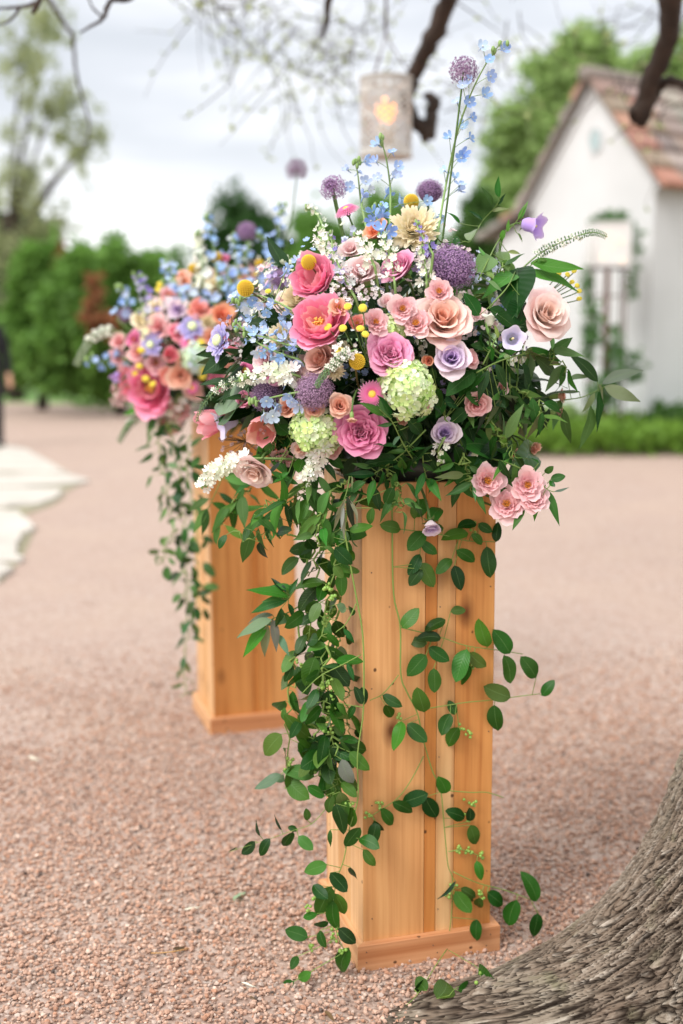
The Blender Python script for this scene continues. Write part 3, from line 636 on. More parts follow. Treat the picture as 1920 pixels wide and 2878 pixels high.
# ------------------------------------------------------------------ old oak at the lower right, its limbs hanging overhead
def bark_mat(name, displaced=True):
    m, nt, b = new_mat(name); a = NN(nt, 'ShaderNodeAttribute', attribute_name='plate'); d = NN(nt, 'ShaderNodeAttribute', attribute_name='tone'); tc = NN(nt, 'ShaderNodeTexCoord')
    n = NN(nt, 'ShaderNodeTexNoise'); n.inputs['Scale'].default_value = 90; n.inputs['Detail'].default_value = 6; link(nt, tc.outputs['Object'], n.inputs['Vector'])
    n2 = NN(nt, 'ShaderNodeTexNoise'); n2.inputs['Scale'].default_value = 6; n2.inputs['Detail'].default_value = 4; link(nt, tc.outputs['Object'], n2.inputs['Vector'])
    c = ramp(nt, d.outputs[2], [(0, col('#5a4a3e')), (.4, col('#7c6c5e')), (.75, col('#9a8c7e')), (1, col('#c6bcb0'))])
    c = mix_col(nt, ramp(nt, n.outputs[0], [(.35, (0, 0, 0)), (.7, (.4, .4, .4))]), c, col('#5e5146'))
    c = mix_col(nt, ramp(nt, n2.outputs[0], [(.5, (0, 0, 0)), (.75, (.5, .5, .5))]), c, col('#9a9484'))
    n4 = NN(nt, 'ShaderNodeTexNoise'); n4.inputs['Scale'].default_value = 14; n4.inputs['Detail'].default_value = 7; link(nt, tc.outputs['Object'], n4.inputs['Vector'])
    c = mix_col(nt, ramp(nt, n4.outputs[0], [(.58, (0, 0, 0)), (.74, (.55, .55, .55))]), c, col('#77785a'))
    c = mix_col(nt, ramp(nt, a.outputs[2], [(.05, (.95, .95, .95)), (.8, (0, 0, 0))]), c, col('#241b15'))
    c = mix_col(nt, 1, c, (.85, .84, .82), 'MULTIPLY'); link(nt, c, b.inputs['Base Color']); b.inputs['Roughness'].default_value = .9; b.inputs['Specular IOR Level'].default_value = .15
    bp = NN(nt, 'ShaderNodeBump'); bp.inputs['Strength'].default_value = .55; bp.inputs['Distance'].default_value = .004; link(nt, n.outputs[0], bp.inputs['Height']); link(nt, bp.outputs[0], b.inputs['Normal']); return m
M['bark'] = bark_mat('bark')
OAK = np.array([1.17, 2.62])
def oak_trunk(root):
    # profile of the big root towards the lower left, and of the plain bole
    zr = np.array([-.08, -.04, .0, .03, .09, .15, .23, .34, .50, .7, 1.2, 1.8, 2.6]); rr = np.array([1.42, 1.27, 1.12, .93, .745, .63, .53, .43, .345, .30, .27, .27, .32])
    zb = np.array([-.08, 0, .1, .25, .5, .9, 1.8, 2.6]); rb = np.array([.56, .50, .44, .37, .30, .27, .26, .32])
    th0 = math.pi + .24
    th = np.concatenate([np.linspace(2.2, 5.6, 820), np.linspace(5.6, 2.2 + 2 * math.pi, 160)[1:-1]])
    tz = np.concatenate([np.linspace(0, 1, 420), np.linspace(1, 2, 60)[1:]]); z = np.where(tz <= 1, -.06 + 1.0 * tz ** 1.25, .94 + (tz - 1) * 1.66)
    TH, Z = np.meshgrid(th, z)
    d = np.abs((TH - th0 + math.pi) % (2 * math.pi) - math.pi)
    wroot = np.exp(-(d / np.interp(Z, [0, .12, .5], [.20, .30, .55])) ** 2); d2 = np.abs((TH - 4.95 + math.pi) % (2 * math.pi) - math.pi); d3 = np.abs((TH - .9 + math.pi) % (2 * math.pi) - math.pi)
    R = np.interp(Z, zb, rb) + (np.interp(Z, zr, rr) - np.interp(Z, zb, rb)) * wroot + .18 * np.exp(-np.clip(Z, 0, 9) / .16) * np.exp(-(d2 / .35) ** 2) + .3 * np.exp(-np.clip(Z, 0, 9) / .2) * np.exp(-(d3 / .5) ** 2)
    R += .02 * np.sin(TH * 5 + Z * 2) + .03 * (fbm(TH * 3, Z * 3, 2) - .5)
    # length along the surface for the bark grain
    S = np.zeros_like(Z); S[1:] = np.cumsum(np.sqrt(np.diff(Z, axis=0) ** 2 + np.diff(R, axis=0) ** 2), 0)
    a = TH * .62; w1 = fbm(a * 9, S * 9, 1) - .5; w2 = fbm(a * 9 + 7, S * 9, 4) - .5
    w3 = fbm(a * 40, S * 40, 11) - .5; w4 = fbm(a * 40 + 3, S * 40, 13) - .5
    ax = a * 64 + w1 * 3.4 + w3 * 1.5; sy = S * 44 + w2 * 3.4 + w4 * 1.8
    f1, f2, idv = cell(ax, sy); crack = np.clip((f2 - f1 - .03) / .25, 0, 1)
    fiss = np.abs(2 * fbm(a * 17 + w1 * 2.0, S * 7.5 + w2 * 1.6, 30) - 1) / .20; big = np.clip(fiss, 0, 1) ** .7
    fl1, fl2, id3 = cell(ax * 2.3 + 5, sy * 1.9, 40); chip = np.clip((fl2 - fl1) / .3, 0, 1)
    fine = fbm(a * 160, S * 90, 6)
    D = .0085 * crack * (.35 + .9 * idv) + .017 * big + .006 * fine + .0025 * chip * id3
    R2 = R + D
    V = np.stack([OAK[0] + R2 * np.cos(TH), OAK[1] + R2 * np.sin(TH), Z], -1).reshape(-1, 3); nz_, nt_ = Z.shape
    i, j = np.meshgrid(np.arange(nz_ - 1), np.arange(nt_), indexing='ij'); k = (j + 1) % nt_
    F = np.stack([i * nt_ + j, i * nt_ + k, (i + 1) * nt_ + k, (i + 1) * nt_ + j], -1).reshape(-1, 4)
    obj('trunk', mk('oak_trunk', V, F, False, {'plate': (crack * (.3 + .7 * big) * (.7 + .3 * chip)).ravel(), 'tone': np.clip(.35 * idv + .3 * id3 + .5 * fine + .1 * big, 0, 1).ravel()}, [M['bark']]), root)
def limb_mesh(P, R, n=40, sides=14, seed=0):
    P = smooth_path(P, n); R = np.interp(np.linspace(0, 1, n), np.linspace(0, 1, len(R)), R); rs = np.random.default_rng(seed)
    P[1:-1] += rs.normal(0, .12, (n - 2, 3)) * R[1:-1, None]
    V, F = tube(P, R * (1 + rs.normal(0, .06, n)), sides); V = V + rs.normal(0, .05, V.shape) * np.repeat(R, sides)[:, None]
    return mk('limb', V, F, True, {'plate': rs.random(len(V)), 'tone': rs.random(len(V)) * .5}, [M['bark_dark']])
M['bark_dark'] = plain('bark_dark', col('#382d26'), .9, bump=.8, bscale=25, var=.45, vscale=9)
oak = thing('oak_tree', 'old oak with rough grey bark and flared root at the lower right corner', 'tree', (0, 0, 0))
oak_trunk(oak)
def px(pts, Y): return [at_y(x, y, (Y if np.isscalar(Y) else Y[i])) for i, (x, y) in enumerate(pts)]
top = np.array([OAK[0], OAK[1], 2.5])
LIMBS = [([top, top + (.3, .8, .9), top + (.5, 2.0, 1.5)] + px([(1330, -200), (1268, -20), (1215, 110), (1163, 215), (1145, 290), (1180, 355), (1208, 388)], [5.6, 6.2, 6.4, 6.6, 6.6, 6.6, 6.6]), [.2, .14, .09, .062, .052, .046, .040, .037, .037, .034]),
         (px([(1203, 384), (1213, 330), (1217, 285), (1196, 262)], 6.6), [.042, .035, .034, .02]),
         ([top, top + (.6, .5, 1.0), top + (1.0, 1.6, 1.3)] + px([(1935, -260), (1893, -40), (1882, 100), (1838, 205), (1805, 300), (1798, 325)], [4.8, 5.3, 5.5, 5.7, 5.8, 5.8]), [.2, .15, .09, .06, .050, .048, .047, .050, .052]),
         (px([(1815, 290), (1850, 245), (1895, 228), (1960, 260)], [5.8, 5.8, 5.7, 5.6]), [.04, .026, .022, .02]),
         ([top, top + (-.5, 1.2, 1.2), top + (-1.2, 2.6, 1.9)] + px([(1000, -160), (930, -20), (918, 60), (905, 110)], [5.6, 5.8, 5.9, 5.9]), [.17, .10, .06, .035, .018, .014, .006]),
         ([top + (-.5, 1.2, 1.2), top + (-1.6, 2.0, 1.5)] + px([(420, -120), (310, 5), (290, 50), (225, 92)], [4.6, 4.8, 4.9, 4.9]), [.08, .04, .016, .010, .008, .004]),
         (px([(290, 50), (260, 20), (245, -20)], 4.9), [.005, .004, .003]),
         ([top + (-1.6, 2.0, 1.5)] + px([(140, -60), (100, 5), (50, 20), (-20, 24)], [4.6, 4.8, 4.8, 4.8]), [.03, .010, .008, .006, .005]), (px([(60, 18), (25, 60), (-15, 70)], 4.8), [.006, .005, .003]),
         (px([(120, -30), (190, 80), (205, 100), (215, 210), (245, 320), (250, 370), (225, 440)], 7.0), [.014, .010, .010, .008, .007, .005, .002])]
for i, (P, R) in enumerate(LIMBS): obj('limb', limb_mesh(P, R, 44 if len(P) > 5 else 20, 12, i), oak)
def twigs(root, segs, n, Y0, Y1, seed, name='twig_spray', leafc='#b4be86', ll=.05):
    rs = np.random.default_rng(seed); V = []; F = []; T = []; b = MB(); c0 = 0
    for _ in range(n):
        s = segs[rs.integers(len(segs))]; x, y = rs.uniform(s[0], s[2]), rs.uniform(s[1], s[3]); Y = rs.uniform(Y0, Y1); p = at_y(x, y, Y)
        d = rs.normal(0, 1, 3); d[2] -= .5; d /= np.linalg.norm(d); q = [p]
        for k in range(4): d = d + rs.normal(0, .35, 3); d /= np.linalg.norm(d); q.append(q[-1] + d * rs.uniform(.08, .2))
        vv, ff = tube(q, np.linspace(.0045, .0015, 5), 3, False); b.add(vv, ff)
        for pt in q[1:]:
            for _k in range(rs.integers(0, 3)):
                e = rs.normal(0, 1, 3); e /= np.linalg.norm(e); w = np.cross(e, rs.normal(0, 1, 3)); w /= np.linalg.norm(w)
                V += [pt, pt + ll * (.5 * e + .22 * w), pt + ll * e, pt + ll * (.5 * e - .22 * w)]; F.append([c0, c0 + 1, c0 + 2, c0 + 3]); c0 += 4; T += [rs.random()] * 4
    tag(obj(name, b.mesh(name, [M['bark_dark']]), root), kind='stuff')
    o = obj('young_leaves', mk('young_leaves', V, np.array(F), False, {'tone': T}, [M['foliage']]), root, col(leafc)); o['kind'] = 'stuff'
twigs(oak, [(640, -60, 1050, 160), (700, -60, 1500, 230), (1220, 0, 1480, 330), (760, 60, 1010, 330), (1700, 0, 1960, 300), (520, -40, 760, 60)], 170, 6.5, 10, 5)

# ------------------------------------------------------------------ trees, shrubs and cover behind
def crown_mesh(name, blobs, n, size, seed, droop=0.0, loose=1.0):
    rs = np.random.default_rng(seed); sub = []
    for q in blobs:
        for _ in range(int(16 / loose ** 1.5)):
            d = rs.normal(0, 1, 3); d /= np.linalg.norm(d); f = rs.uniform(.3, .86) if loose == 1 else rs.uniform(.1, 1.15); s = rs.uniform(.20, .46) * loose; sub.append((q[0] + d[0] * q[3] * f, q[1] + d[1] * q[4] * f, q[2] + d[2] * q[5] * f, q[3] * s, q[4] * s, q[5] * s * rs.uniform(.8, 1.5)))
    blobs = sub; w = np.array([b[3] * b[4] * b[5] for b in blobs]) ** .67; w /= w.sum(); bi = rs.choice(len(blobs), n, p=w); B = np.array(blobs)[bi]
    d = rs.normal(0, 1, (n, 3)); d /= np.linalg.norm(d, axis=1)[:, None]; r = rs.random(n) ** .28
    lump = 1 + .22 * np.sin(d[:, 0] * 7 + B[:, 0]) * np.sin(d[:, 1] * 6 + B[:, 1]) + .18 * np.sin(d[:, 2] * 9 + bi)
    P = B[:, :3] + d * B[:, 3:6] * (r * lump)[:, None]
    e = rs.normal(0, 1, (n, 3)); e[:, 2] -= droop; e /= np.linalg.norm(e, axis=1)[:, None]; f = np.cross(e, rs.normal(0, 1, (n, 3))); f /= np.linalg.norm(f, axis=1)[:, None]
    s = size * rs.uniform(.6, 1.3, n)[:, None]; V = np.stack([P, P + s * (.5 * e + .3 * f), P + s * e, P + s * (.5 * e - .3 * f)], 1).reshape(-1, 3)
    V[:, 2] = np.maximum(V[:, 2], .02)
    return mk(name, V, np.arange(4 * n).reshape(n, 4), False, {'tone': np.repeat(rs.random(n) * .6 + .4 * (np.sin(P[:, 0] * 3.1) * np.sin(P[:, 2] * 2.7 + P[:, 1]) * .5 + .5), 4)}, [M['foliage']])
def tree(name, label, cat, base, trunk_h, r, blobs, n, size, c, seed, group=None, droop=0, extra=()):
    t = thing(name, label, cat, (base[0], base[1], 0), group); b = np.array([base[0], base[1], 0.])
    rs = np.random.default_rng(seed); bb = MB(); V, F = tube(smooth_path([(0, 0, -.1), (.06 * r * 9, 0, trunk_h * .5), (-.05, .05, trunk_h)], 8), np.linspace(r * 1.25, r * .7, 8), 8); bb.add(V, F)
    for q in blobs:
        e = np.array(q[:3]) - b; V, F = tube(smooth_path([(0, 0, trunk_h * .75), e * (.5, .5, .5) + (0, 0, trunk_h * .45), e], 8), np.linspace(r * .55, r * .1, 8), 5); bb.add(V, F)
    obj('trunk', bb.mesh('trunk', [M['bark_dark']]), t)
    o = obj('crown', crown_mesh('crown', [(q[0] - b[0], q[1] - b[1], *q[2:]) for q in blobs], n, size, seed, droop, .42 if droop > .5 else 1.0), t, c); o['kind'] = 'stuff'
    for k, (bl, nn, cc) in enumerate(extra):
        o = obj('dead_clump', crown_mesh('dead_clump', [(q[0] - b[0], q[1] - b[1], *q[2:]) for q in bl], nn, size, seed + 31 + k, droop), t, cc); o['kind'] = 'stuff'
    return t
def blob(x, y, Y, rx, rz, ry=None):                 # a lump of crown seen at (x, y) in the survey, radii in survey pixels
    p = at_y(x, y, Y); k = zdepth(p) / FPX; return (p[0], p[1], p[2], rx * k, (ry or rx) * k, rz * k)
def gx(x, Y): return (at_y(x, 1000, Y)[0], Y)
G1, G2, G3, G4, G5 = col('#8fc25a', .68), col('#6d9a4c', .65), col('#4f7a3c', .65), col('#bddb88', .8), col('#b4ba8c')
tree('juniper_shrub', 'bushy green juniper at the left with brown dead sprays, widest of the hedge', 'shrub', gx(330, 21.8), .8, .10, [blob(290, 900, 21.8, 140, 220), blob(200, 990, 21.6, 130, 170), blob(250, 800, 22, 90, 120), blob(390, 1020, 21.8, 100, 150), blob(325, 770, 22, 60, 110), blob(420, 850, 22, 80, 150)], 21000, .20, G1, 1, 'junipers along the yard edge', .0,
     [([blob(265, 800, 20.9, 12, 55), blob(255, 880, 20.8, 22, 60), blob(300, 920, 20.8, 20, 50)], 260, col('#a8714e'))])
tree('juniper_shrub', 'bright green juniper shrub behind the suited person at the left edge', 'shrub', gx(110, 23.5), .8, .10, [blob(110, 850, 23.5, 85, 170), blob(60, 960, 23.3, 80, 120), blob(160, 960, 23.3, 70, 130), blob(150, 800, 23.3, 60, 110)], 12000, .21, G1, 2, 'junipers along the yard edge', 0, [([blob(180, 720, 22.7, 12, 40)], 60, col('#96603f'))])
tree('juniper_shrub', 'low dark juniper shrub hidden behind the rear flowers', 'shrub', gx(570, 23), .7, .09, [blob(540, 980, 23, 95, 140), blob(610, 990, 23, 90, 130), blob(500, 900, 23.5, 50, 80)], 9000, .2, G2, 3, 'junipers along the yard edge')
tree('juniper_shrub', 'thin spiky shrub top standing up between the junipers and the round oak', 'shrub', gx(470, 26), .7, .07, [blob(455, 780, 26, 50, 110), blob(400, 790, 26, 36, 90), blob(505, 770, 26, 40, 100)], 1100, .15, col('#7ba05e'), 4, 'junipers along the yard edge')
tree('willow_tree', 'tall wispy olive-green tree filling the upper left corner', 'tree', gx(40, 27), 4.2, .16, [blob(60, 520, 27, 130, 160), blob(150, 300, 27, 120, 120), blob(230, 420, 27, 70, 90), blob(60, 180, 27, 120, 150), blob(130, 60, 27.5, 90, 90), blob(280, 380, 27, 45, 40), blob(20, 700, 27, 130, 160), blob(150, 640, 27, 90, 80)], 9000, .11, G5, 5, None, .9)
tree('evergreen_tree', 'dense dark green tree rising below the willow at the left edge', 'tree', gx(10, 29), 2, .14, [blob(20, 760, 29, 130, 190), blob(90, 720, 29, 90, 120), blob(-30, 900, 29, 110, 180)], 9000, .24, G3, 6)
tree('round_oak', 'dark round-crowned oak on the skyline behind the rear flowers', 'tree', gx(700, 46), 2.2, .25, [blob(700, 700, 46, 150, 130), blob(610, 760, 46, 90, 130), blob(800, 740, 46, 110, 110), blob(700, 640, 46, 100, 80), blob(690, 880, 46, 190, 120)], 17000, .30, G3, 7)
tree('shade_tree', 'mid green tree on the skyline behind the blue flower spikes', 'tree', gx(960, 40), 2, .2, [blob(930, 720, 40, 130, 130), blob(1060, 690, 40, 110, 130), blob(1000, 820, 40, 180, 130), blob(1170, 720, 40, 110, 120), blob(860, 650, 40, 60, 60)], 13000, .28, G1, 8)
tree('shade_tree', 'leafy light green tree rising behind the white cottage', 'tree', gx(1600, 25), 3, .22, [blob(1600, 330, 25, 190, 170), blob(1470, 420, 25, 120, 180), blob(1720, 240, 25.5, 170, 130), blob(1560, 190, 25, 110, 90), blob(1430, 560, 25, 90, 110), blob(1850, 260, 26, 160, 150), blob(1640, 120, 25, 90, 60), blob(1500, 640, 25, 120, 100)], 17000, .20, G4, 9)
tree('shade_tree', 'darker green tree beside the left eave of the cottage', 'tree', gx(1340, 21), 1.6, .12, [blob(1340, 640, 21, 70, 130), blob(1300, 780, 21, 90, 130), blob(1400, 760, 21, 80, 120), blob(1330, 900, 21, 110, 130)], 9000, .19, G2, 10)

# ------------------------------------------------------------------ white cottage
M['stucco'] = plain('white_wall', col('#dfe0e0', .82), .8, var=.09, vscale=.8)
_nt = M['stucco'].node_tree; _tc = NN(_nt, 'ShaderNodeTexCoord'); _br = NN(_nt, 'ShaderNodeTexBrick'); _br.inputs['Scale'].default_value = 4.2; _br.inputs['Color1'].default_value = (1, 1, 1, 1); _br.inputs['Color2'].default_value = (.9, .9, .9, 1); _br.inputs['Mortar'].default_value = (0, 0, 0, 1); _br.inputs['Mortar Size'].default_value = .03
_mp = NN(_nt, 'ShaderNodeMapping'); _mp.inputs['Rotation'].default_value = (math.pi / 2, 0, .63); link(_nt, _tc.outputs['Object'], _mp.inputs[0]); link(_nt, _mp.outputs[0], _br.inputs['Vector'])
_bp = NN(_nt, 'ShaderNodeBump'); _bp.inputs['Strength'].default_value = .6; _bp.inputs['Distance'].default_value = .01; link(_nt, _br.outputs[0], _bp.inputs['Height']); link(_nt, _bp.outputs[0], _nt.nodes['Principled BSDF'].inputs['Normal'])
M['tile'] = col_mat('roof_tile', .8, 0, .3)
M['vent'] = plain('vent_glass', col('#a9c4c6'), .3)
def cottage():
    A = at_y(1842, 480, 15.5); ez = A[2]; w = 2.15; u = np.array([-.59, .807]); s = np.array([.807, .59]); A2 = A[:2]
    ap = at_y(1665, 232, 16.5); rz = ap[2]; L = 5.5
    t = thing('white_cottage', 'white stucco cottage with steep clay tile roof behind the garden', 'house', (A2[0], A2[1], 0)); o2 = np.array([A2[0], A2[1], 0.])
    def P(a, b, z): q = u * a + s * b; return (q[0], q[1], z)       # a along the gable, b along the side wall
    wl = w
    V = [P(0, 0, -.1), P(wl, 0, -.1), P(wl, 0, ez - .15), P(w / 2, 0, rz - .06), P(0, 0, ez), P(0, L, -.1), P(wl, L, -.1), P(wl, L, ez - .15), P(w / 2, L, rz - .06), P(0, L, ez)]
    F = [[0, 4, 3, 2, 1], [0, 5, 9, 4], [5, 6, 7, 8, 9], [1, 2, 7, 6], [4, 9, 8, 3], [2, 3, 8, 7]]
    obj('wall', mk('wall', V, F, False, None, [M['stucco']]), t)
    # low wing on the far side
    V = [P(wl + .003, .35, -.1), P(wl + 1.05, .35, -.1), P(wl + 1.05, .35, ez - .62), P(wl + .003, .35, ez - .2), P(wl + .003, L, -.1), P(wl + 1.05, L, -.1), P(wl + 1.05, L, ez - .62), P(wl + .003, L, ez - .2)]
    obj('side_wing', mk('side_wing', V, [[0, 3, 2, 1], [1, 2, 6, 5], [3, 7, 6, 2], [4, 5, 6, 7]], False, None, [M['stucco']]), t)
    tc_ = [col('#94857c'), col('#8c7a6e'), col('#a8826f'), col('#877e77'), col('#a3968d'), col('#7a716a'), col('#a5796a'), col('#968d86')]
    def slope(name, a0, z0, a1, z1, b0, b1, rows, cols):
        n0 = np.array([a1 - a0, z1 - z0]); ln = np.linalg.norm(n0); n0 /= ln; nn = np.array([-n0[1], n0[0]]) * (1 if a1 > a0 else -1)
        if nn[1] < 0: nn = -nn
        e = [P(a0, b0, z0), P(a0, b1, z0), P(a1, b1, z1), P(a1, b0, z1)]; dn = u * nn[0]; dn = np.array([dn[0], dn[1], nn[1]]) * .03
        V = [tuple(q) for q in e] + [tuple(np.array(q) + dn) for q in e]
        rf = obj('roof', mk(name, V, [[0, 1, 2, 3], [4, 7, 6, 5], [0, 4, 5, 1], [1, 5, 6, 2], [2, 6, 7, 3], [3, 7, 4, 0]], False, None, [M['tile']]), t, tc_[5])
        st = ln / rows; wd = (b1 - b0) / cols; nseg = 5
        prof = [(0, .035), (.005, .075), (.02, .10), (.05, .115), (.10, .112), (st + .03, .055), (st + .03, .032)]
        Vt = []
        for bb in (0.004, wd - .004):
            for (l, h) in prof:
                q = n0 * l + nn * h; Vt.append((q[0], bb, q[1]))
        m = len(prof); Ft = [[k, (k + 1) % m, m + (k + 1) % m, m + k] for k in range(m)] + [list(range(m))[::-1], [m + k for k in range(m)]]
        Vw = [(u * v[0] + s * v[1]).tolist() + [v[2]] for v in Vt]; me = mk('tile', Vw, Ft, False, None, [M['tile']])
        for r in range(rows):
            for k in range(cols):
                q = n0 * (st * r - .02); p = P(a0 + q[0], b0 + wd * k, z0 + q[1]); o = obj('tile', me, rf, jit(random.choice(tc_), .12)); o.location = (p[0], p[1], p[2] + random.uniform(-.006, .006))
    sl = (rz - ez) / (w / 2)
    slope('roof_right', -.22, ez - .22 * sl + .02, w / 2, rz + .0, -.16, L, 6, 13)
    slope('roof_left', wl + .12, ez - .15 - .1 * sl, w / 2, rz + .0, -.16, L, 6, 13)
    slope('roof_wing', wl + 1.35, ez - .64, wl + .02, ez - .12, .15, L, 5, 12)
    V, F = tube([P(w / 2, b, rz + .07) for b in np.linspace(-.2, L, 12)], .11, 8); obj('ridge_cap', MB().add(V, F).mesh('ridge_cap', [M['tile']]), t, tc_[3])
    # oval vent in the gable
    cz = at_y(1675, 398, 16.4)[2]; n = 24; ca = w / 2 - .06
    Vv = [P(ca + .095 * math.cos(k * 2 * math.pi / n), -.012, cz + .15 * math.sin(k * 2 * math.pi / n)) for k in range(n)]; vent = obj('vent', mk('vent', Vv, [list(range(n))], False, None, [M['vent']]), t)
    V, F = tube([P(ca + .11 * math.cos(k * 2 * math.pi / n), -.015, cz + .165 * math.sin(k * 2 * math.pi / n)) for k in range(n + 1)], .018, 6, False); obj('vent_frame', MB().add(V, F).mesh('vent_frame', [M['stucco']]), vent)
    for k in range(5): 
        V, F = tube([P(ca + .09 * math.cos(a), -.02, cz + .14 * math.sin(a)) for a in (math.asin(-.8 + .4 * k), math.pi - math.asin(-.8 + .4 * k))], .008, 5); obj('louvre', MB().add(V, F).mesh('louvre', [M['stucco']]), vent)
    # rake trim below the tiles
    for a0, z0, a1, z1 in ((-.1, ez - .1 * sl - .05, w / 2, rz - .05), (wl + .1, ez - .26, w / 2, rz - .05)):
        V = [P(a0, -.05, z0 - .1), P(a1, -.05, z1 - .1), P(a1, -.05, z1), P(a0, -.05, z0), P(a0, -.003, z0 - .1), P(a1, -.003, z1 - .1), P(a1, -.003, z1), P(a0, -.003, z0)]
        obj('rake_trim', mk('rake_trim', V, [[0, 1, 2, 3], [4, 7, 6, 5], [0, 4, 5, 1], [2, 6, 7, 3]], False, None, [M['stucco']]), t)
cottage()

# planting bed along the cottage
def bed(name, label, cat, x0, x1, y0, y1, h, n, size, c, seed, kind='stuff'):
    rs = np.random.default_rng(seed); X = rs.uniform(x0, x1, n); Y = rs.uniform(y0, y1, n); Z = rs.random(n) ** .7 * h * (.6 + .8 * fbm(X * 1.6, Y * 1.6, seed))
    e = rs.normal(0, 1, (n, 3)); e[:, 2] += .9; e /= np.linalg.norm(e, axis=1)[:, None]; f = np.cross(e, rs.normal(0, 1, (n, 3))); f /= np.linalg.norm(f, axis=1)[:, None]; s = size * rs.uniform(.6, 1.3, n)[:, None]; P = np.stack([X, Y, Z], 1)
    V = np.stack([P, P + s * (.5 * e + .22 * f), P + s * e, P + s * (.5 * e - .22 * f)], 1).reshape(-1, 3); V[:, 2] = np.maximum(V[:, 2], .006)
    tag(obj(name, mk(name, V, np.arange(4 * n).reshape(n, 4), False, {'tone': np.repeat(rs.random(n), 4)}, [M['foliage']]), None, c), label, cat, None, kind)
bed('ground_cover', 'low green ground cover bordering the gravel before the white cottage', 'plants', 1.2, 7.5, 14.0, 16.8, .34, 14000, .16, col('#8fb94a', .8), 21)
tree('box_shrub', 'small round shrub in the planting bed at the right edge', 'shrub', gx(1880, 15.1), .2, .03, [blob(1880, 1185, 15.1, 70, 50), blob(1830, 1190, 15.0, 40, 36)], 1500, .09, G2, 22)
tree('box_shrub', 'bushy shrub behind the pink spray roses in front of the cottage', 'shrub', gx(1560, 15.3), .2, .03, [blob(1560, 1190, 15.3, 60, 50), blob(1640, 1195, 15.3, 60, 45)], 1800, .09, G4, 23)

# ------------------------------------------------------------------ lanterns
M['lamp_metal'] = plain('lantern_metal', col('#bdbab4'), .7, 0, bump=.3, bscale=60, var=.15)
M['rust'] = plain('rusty_iron', col('#5b3e31'), .75, .3, bump=.4, bscale=60, var=.3, vscale=14)
def emit(name, c, st):
    m, nt, b = new_mat(name); b.inputs['Base Color'].default_value = (*c, 1); b.inputs['Emission Color'].default_value = (*c, 1); b.inputs['Emission Strength'].default_value = st; return m
M['glow'] = emit('candle_glow', (1, .36, .12), 1.5)
M['bulb'] = emit('fairy_bulb', (1, .62, .36), 1.2)
def hanging_lantern():
    Y = 6.5; a = at_y(1085, 222, Y); b = at_y(1085, 440, Y); r = 73 * zdepth(a) / FPX; H = a[2] - b[2]
    t = thing('hanging_lantern', 'pierced white metal cylinder lantern hanging from the tree with glowing candle', 'lantern', (b[0], b[1], b[2]))
    n, m = 72, 48; V = []; F = []; hr = np.random.default_rng(2).random((m, n))
    for k in range(m + 1):
        for j in range(n):
            q = 2 * math.pi * j / n; rr = r * (1 + .012 * math.sin(k * 2.2) * math.cos(j * .9)); V.append((rr * math.cos(q), rr * math.sin(q), H * k / m))
    for k in range(m):
        for j in range(n):
            hole = 3 < k < m - 4 and ((k // 2 + j // 2) % 2 == 0) and hr[k // 2, j // 2] < .85
            if not hole: F.append([k * n + j, k * n + (j + 1) % n, (k + 1) * n + (j + 1) % n, (k + 1) * n + j])
    sh = obj('shade', mk('lantern_shade', V, F, True, None, [M['lamp_metal']]), t); md = sh.modifiers.new('thickness', 'SOLIDIFY'); md.thickness = .004
    for z in (0.0, H):
        V, F = tube([(r * math.cos(q), r * math.sin(q), z) for q in np.linspace(0, 2 * math.pi, 49)], .007, 6, False); obj('rim', MB().add(V, F).mesh('rim', [M['lamp_metal']]), t)
    V = [(0, 0, H * .004)] + [(r * .97 * math.cos(q), r * .97 * math.sin(q), H * .004) for q in np.linspace(0, 2 * math.pi, 25)]; obj('floor_plate', mk('floor_plate', V, [[0, i, i + 1] for i in range(1, 25)], False, None, [M['lamp_metal']]), t)
    V, F = tube([(0, 0, H * .01), (0, 0, H * .42), (0, 0, H * .43)], [.045, .045, .02], 14); obj('candle', MB().add(V, F).mesh('candle', [plain('wax', col('#f0e2c8'), .5)]), t)
    V, F = sphere_vf(.055, 12, 9, 1.2); obj('flame', MB().add(np.array(V) + (0, 0, H * .60), F).mesh('flame', [M['glow']]), t)
    for k in range(3):
        q = k * 2.094; V, F = tube([(r * math.cos(q), r * math.sin(q), H), (0, 0, H + .22)], .003, 5); obj('hanger_wire', MB().add(V, F).mesh('hanger_wire', [M['rust']]), t)
    V, F = tube([(0, 0, H + .22), (0, 0, H + 2.4)], .008, 6); obj('cord', MB().add(V, F).mesh('cord', [M['rust']]), t)
    lp = bpy.data.lights.new('candle_light', 'POINT'); lp.energy = .8; lp.color = (1, .55, .25); lp.shadow_soft_size = .05
    lo = bpy.data.objects.new('candle_light', lp); COL.objects.link(lo); lo.parent = t; lo.location = (0, 0, H * .60)
hanging_lantern()
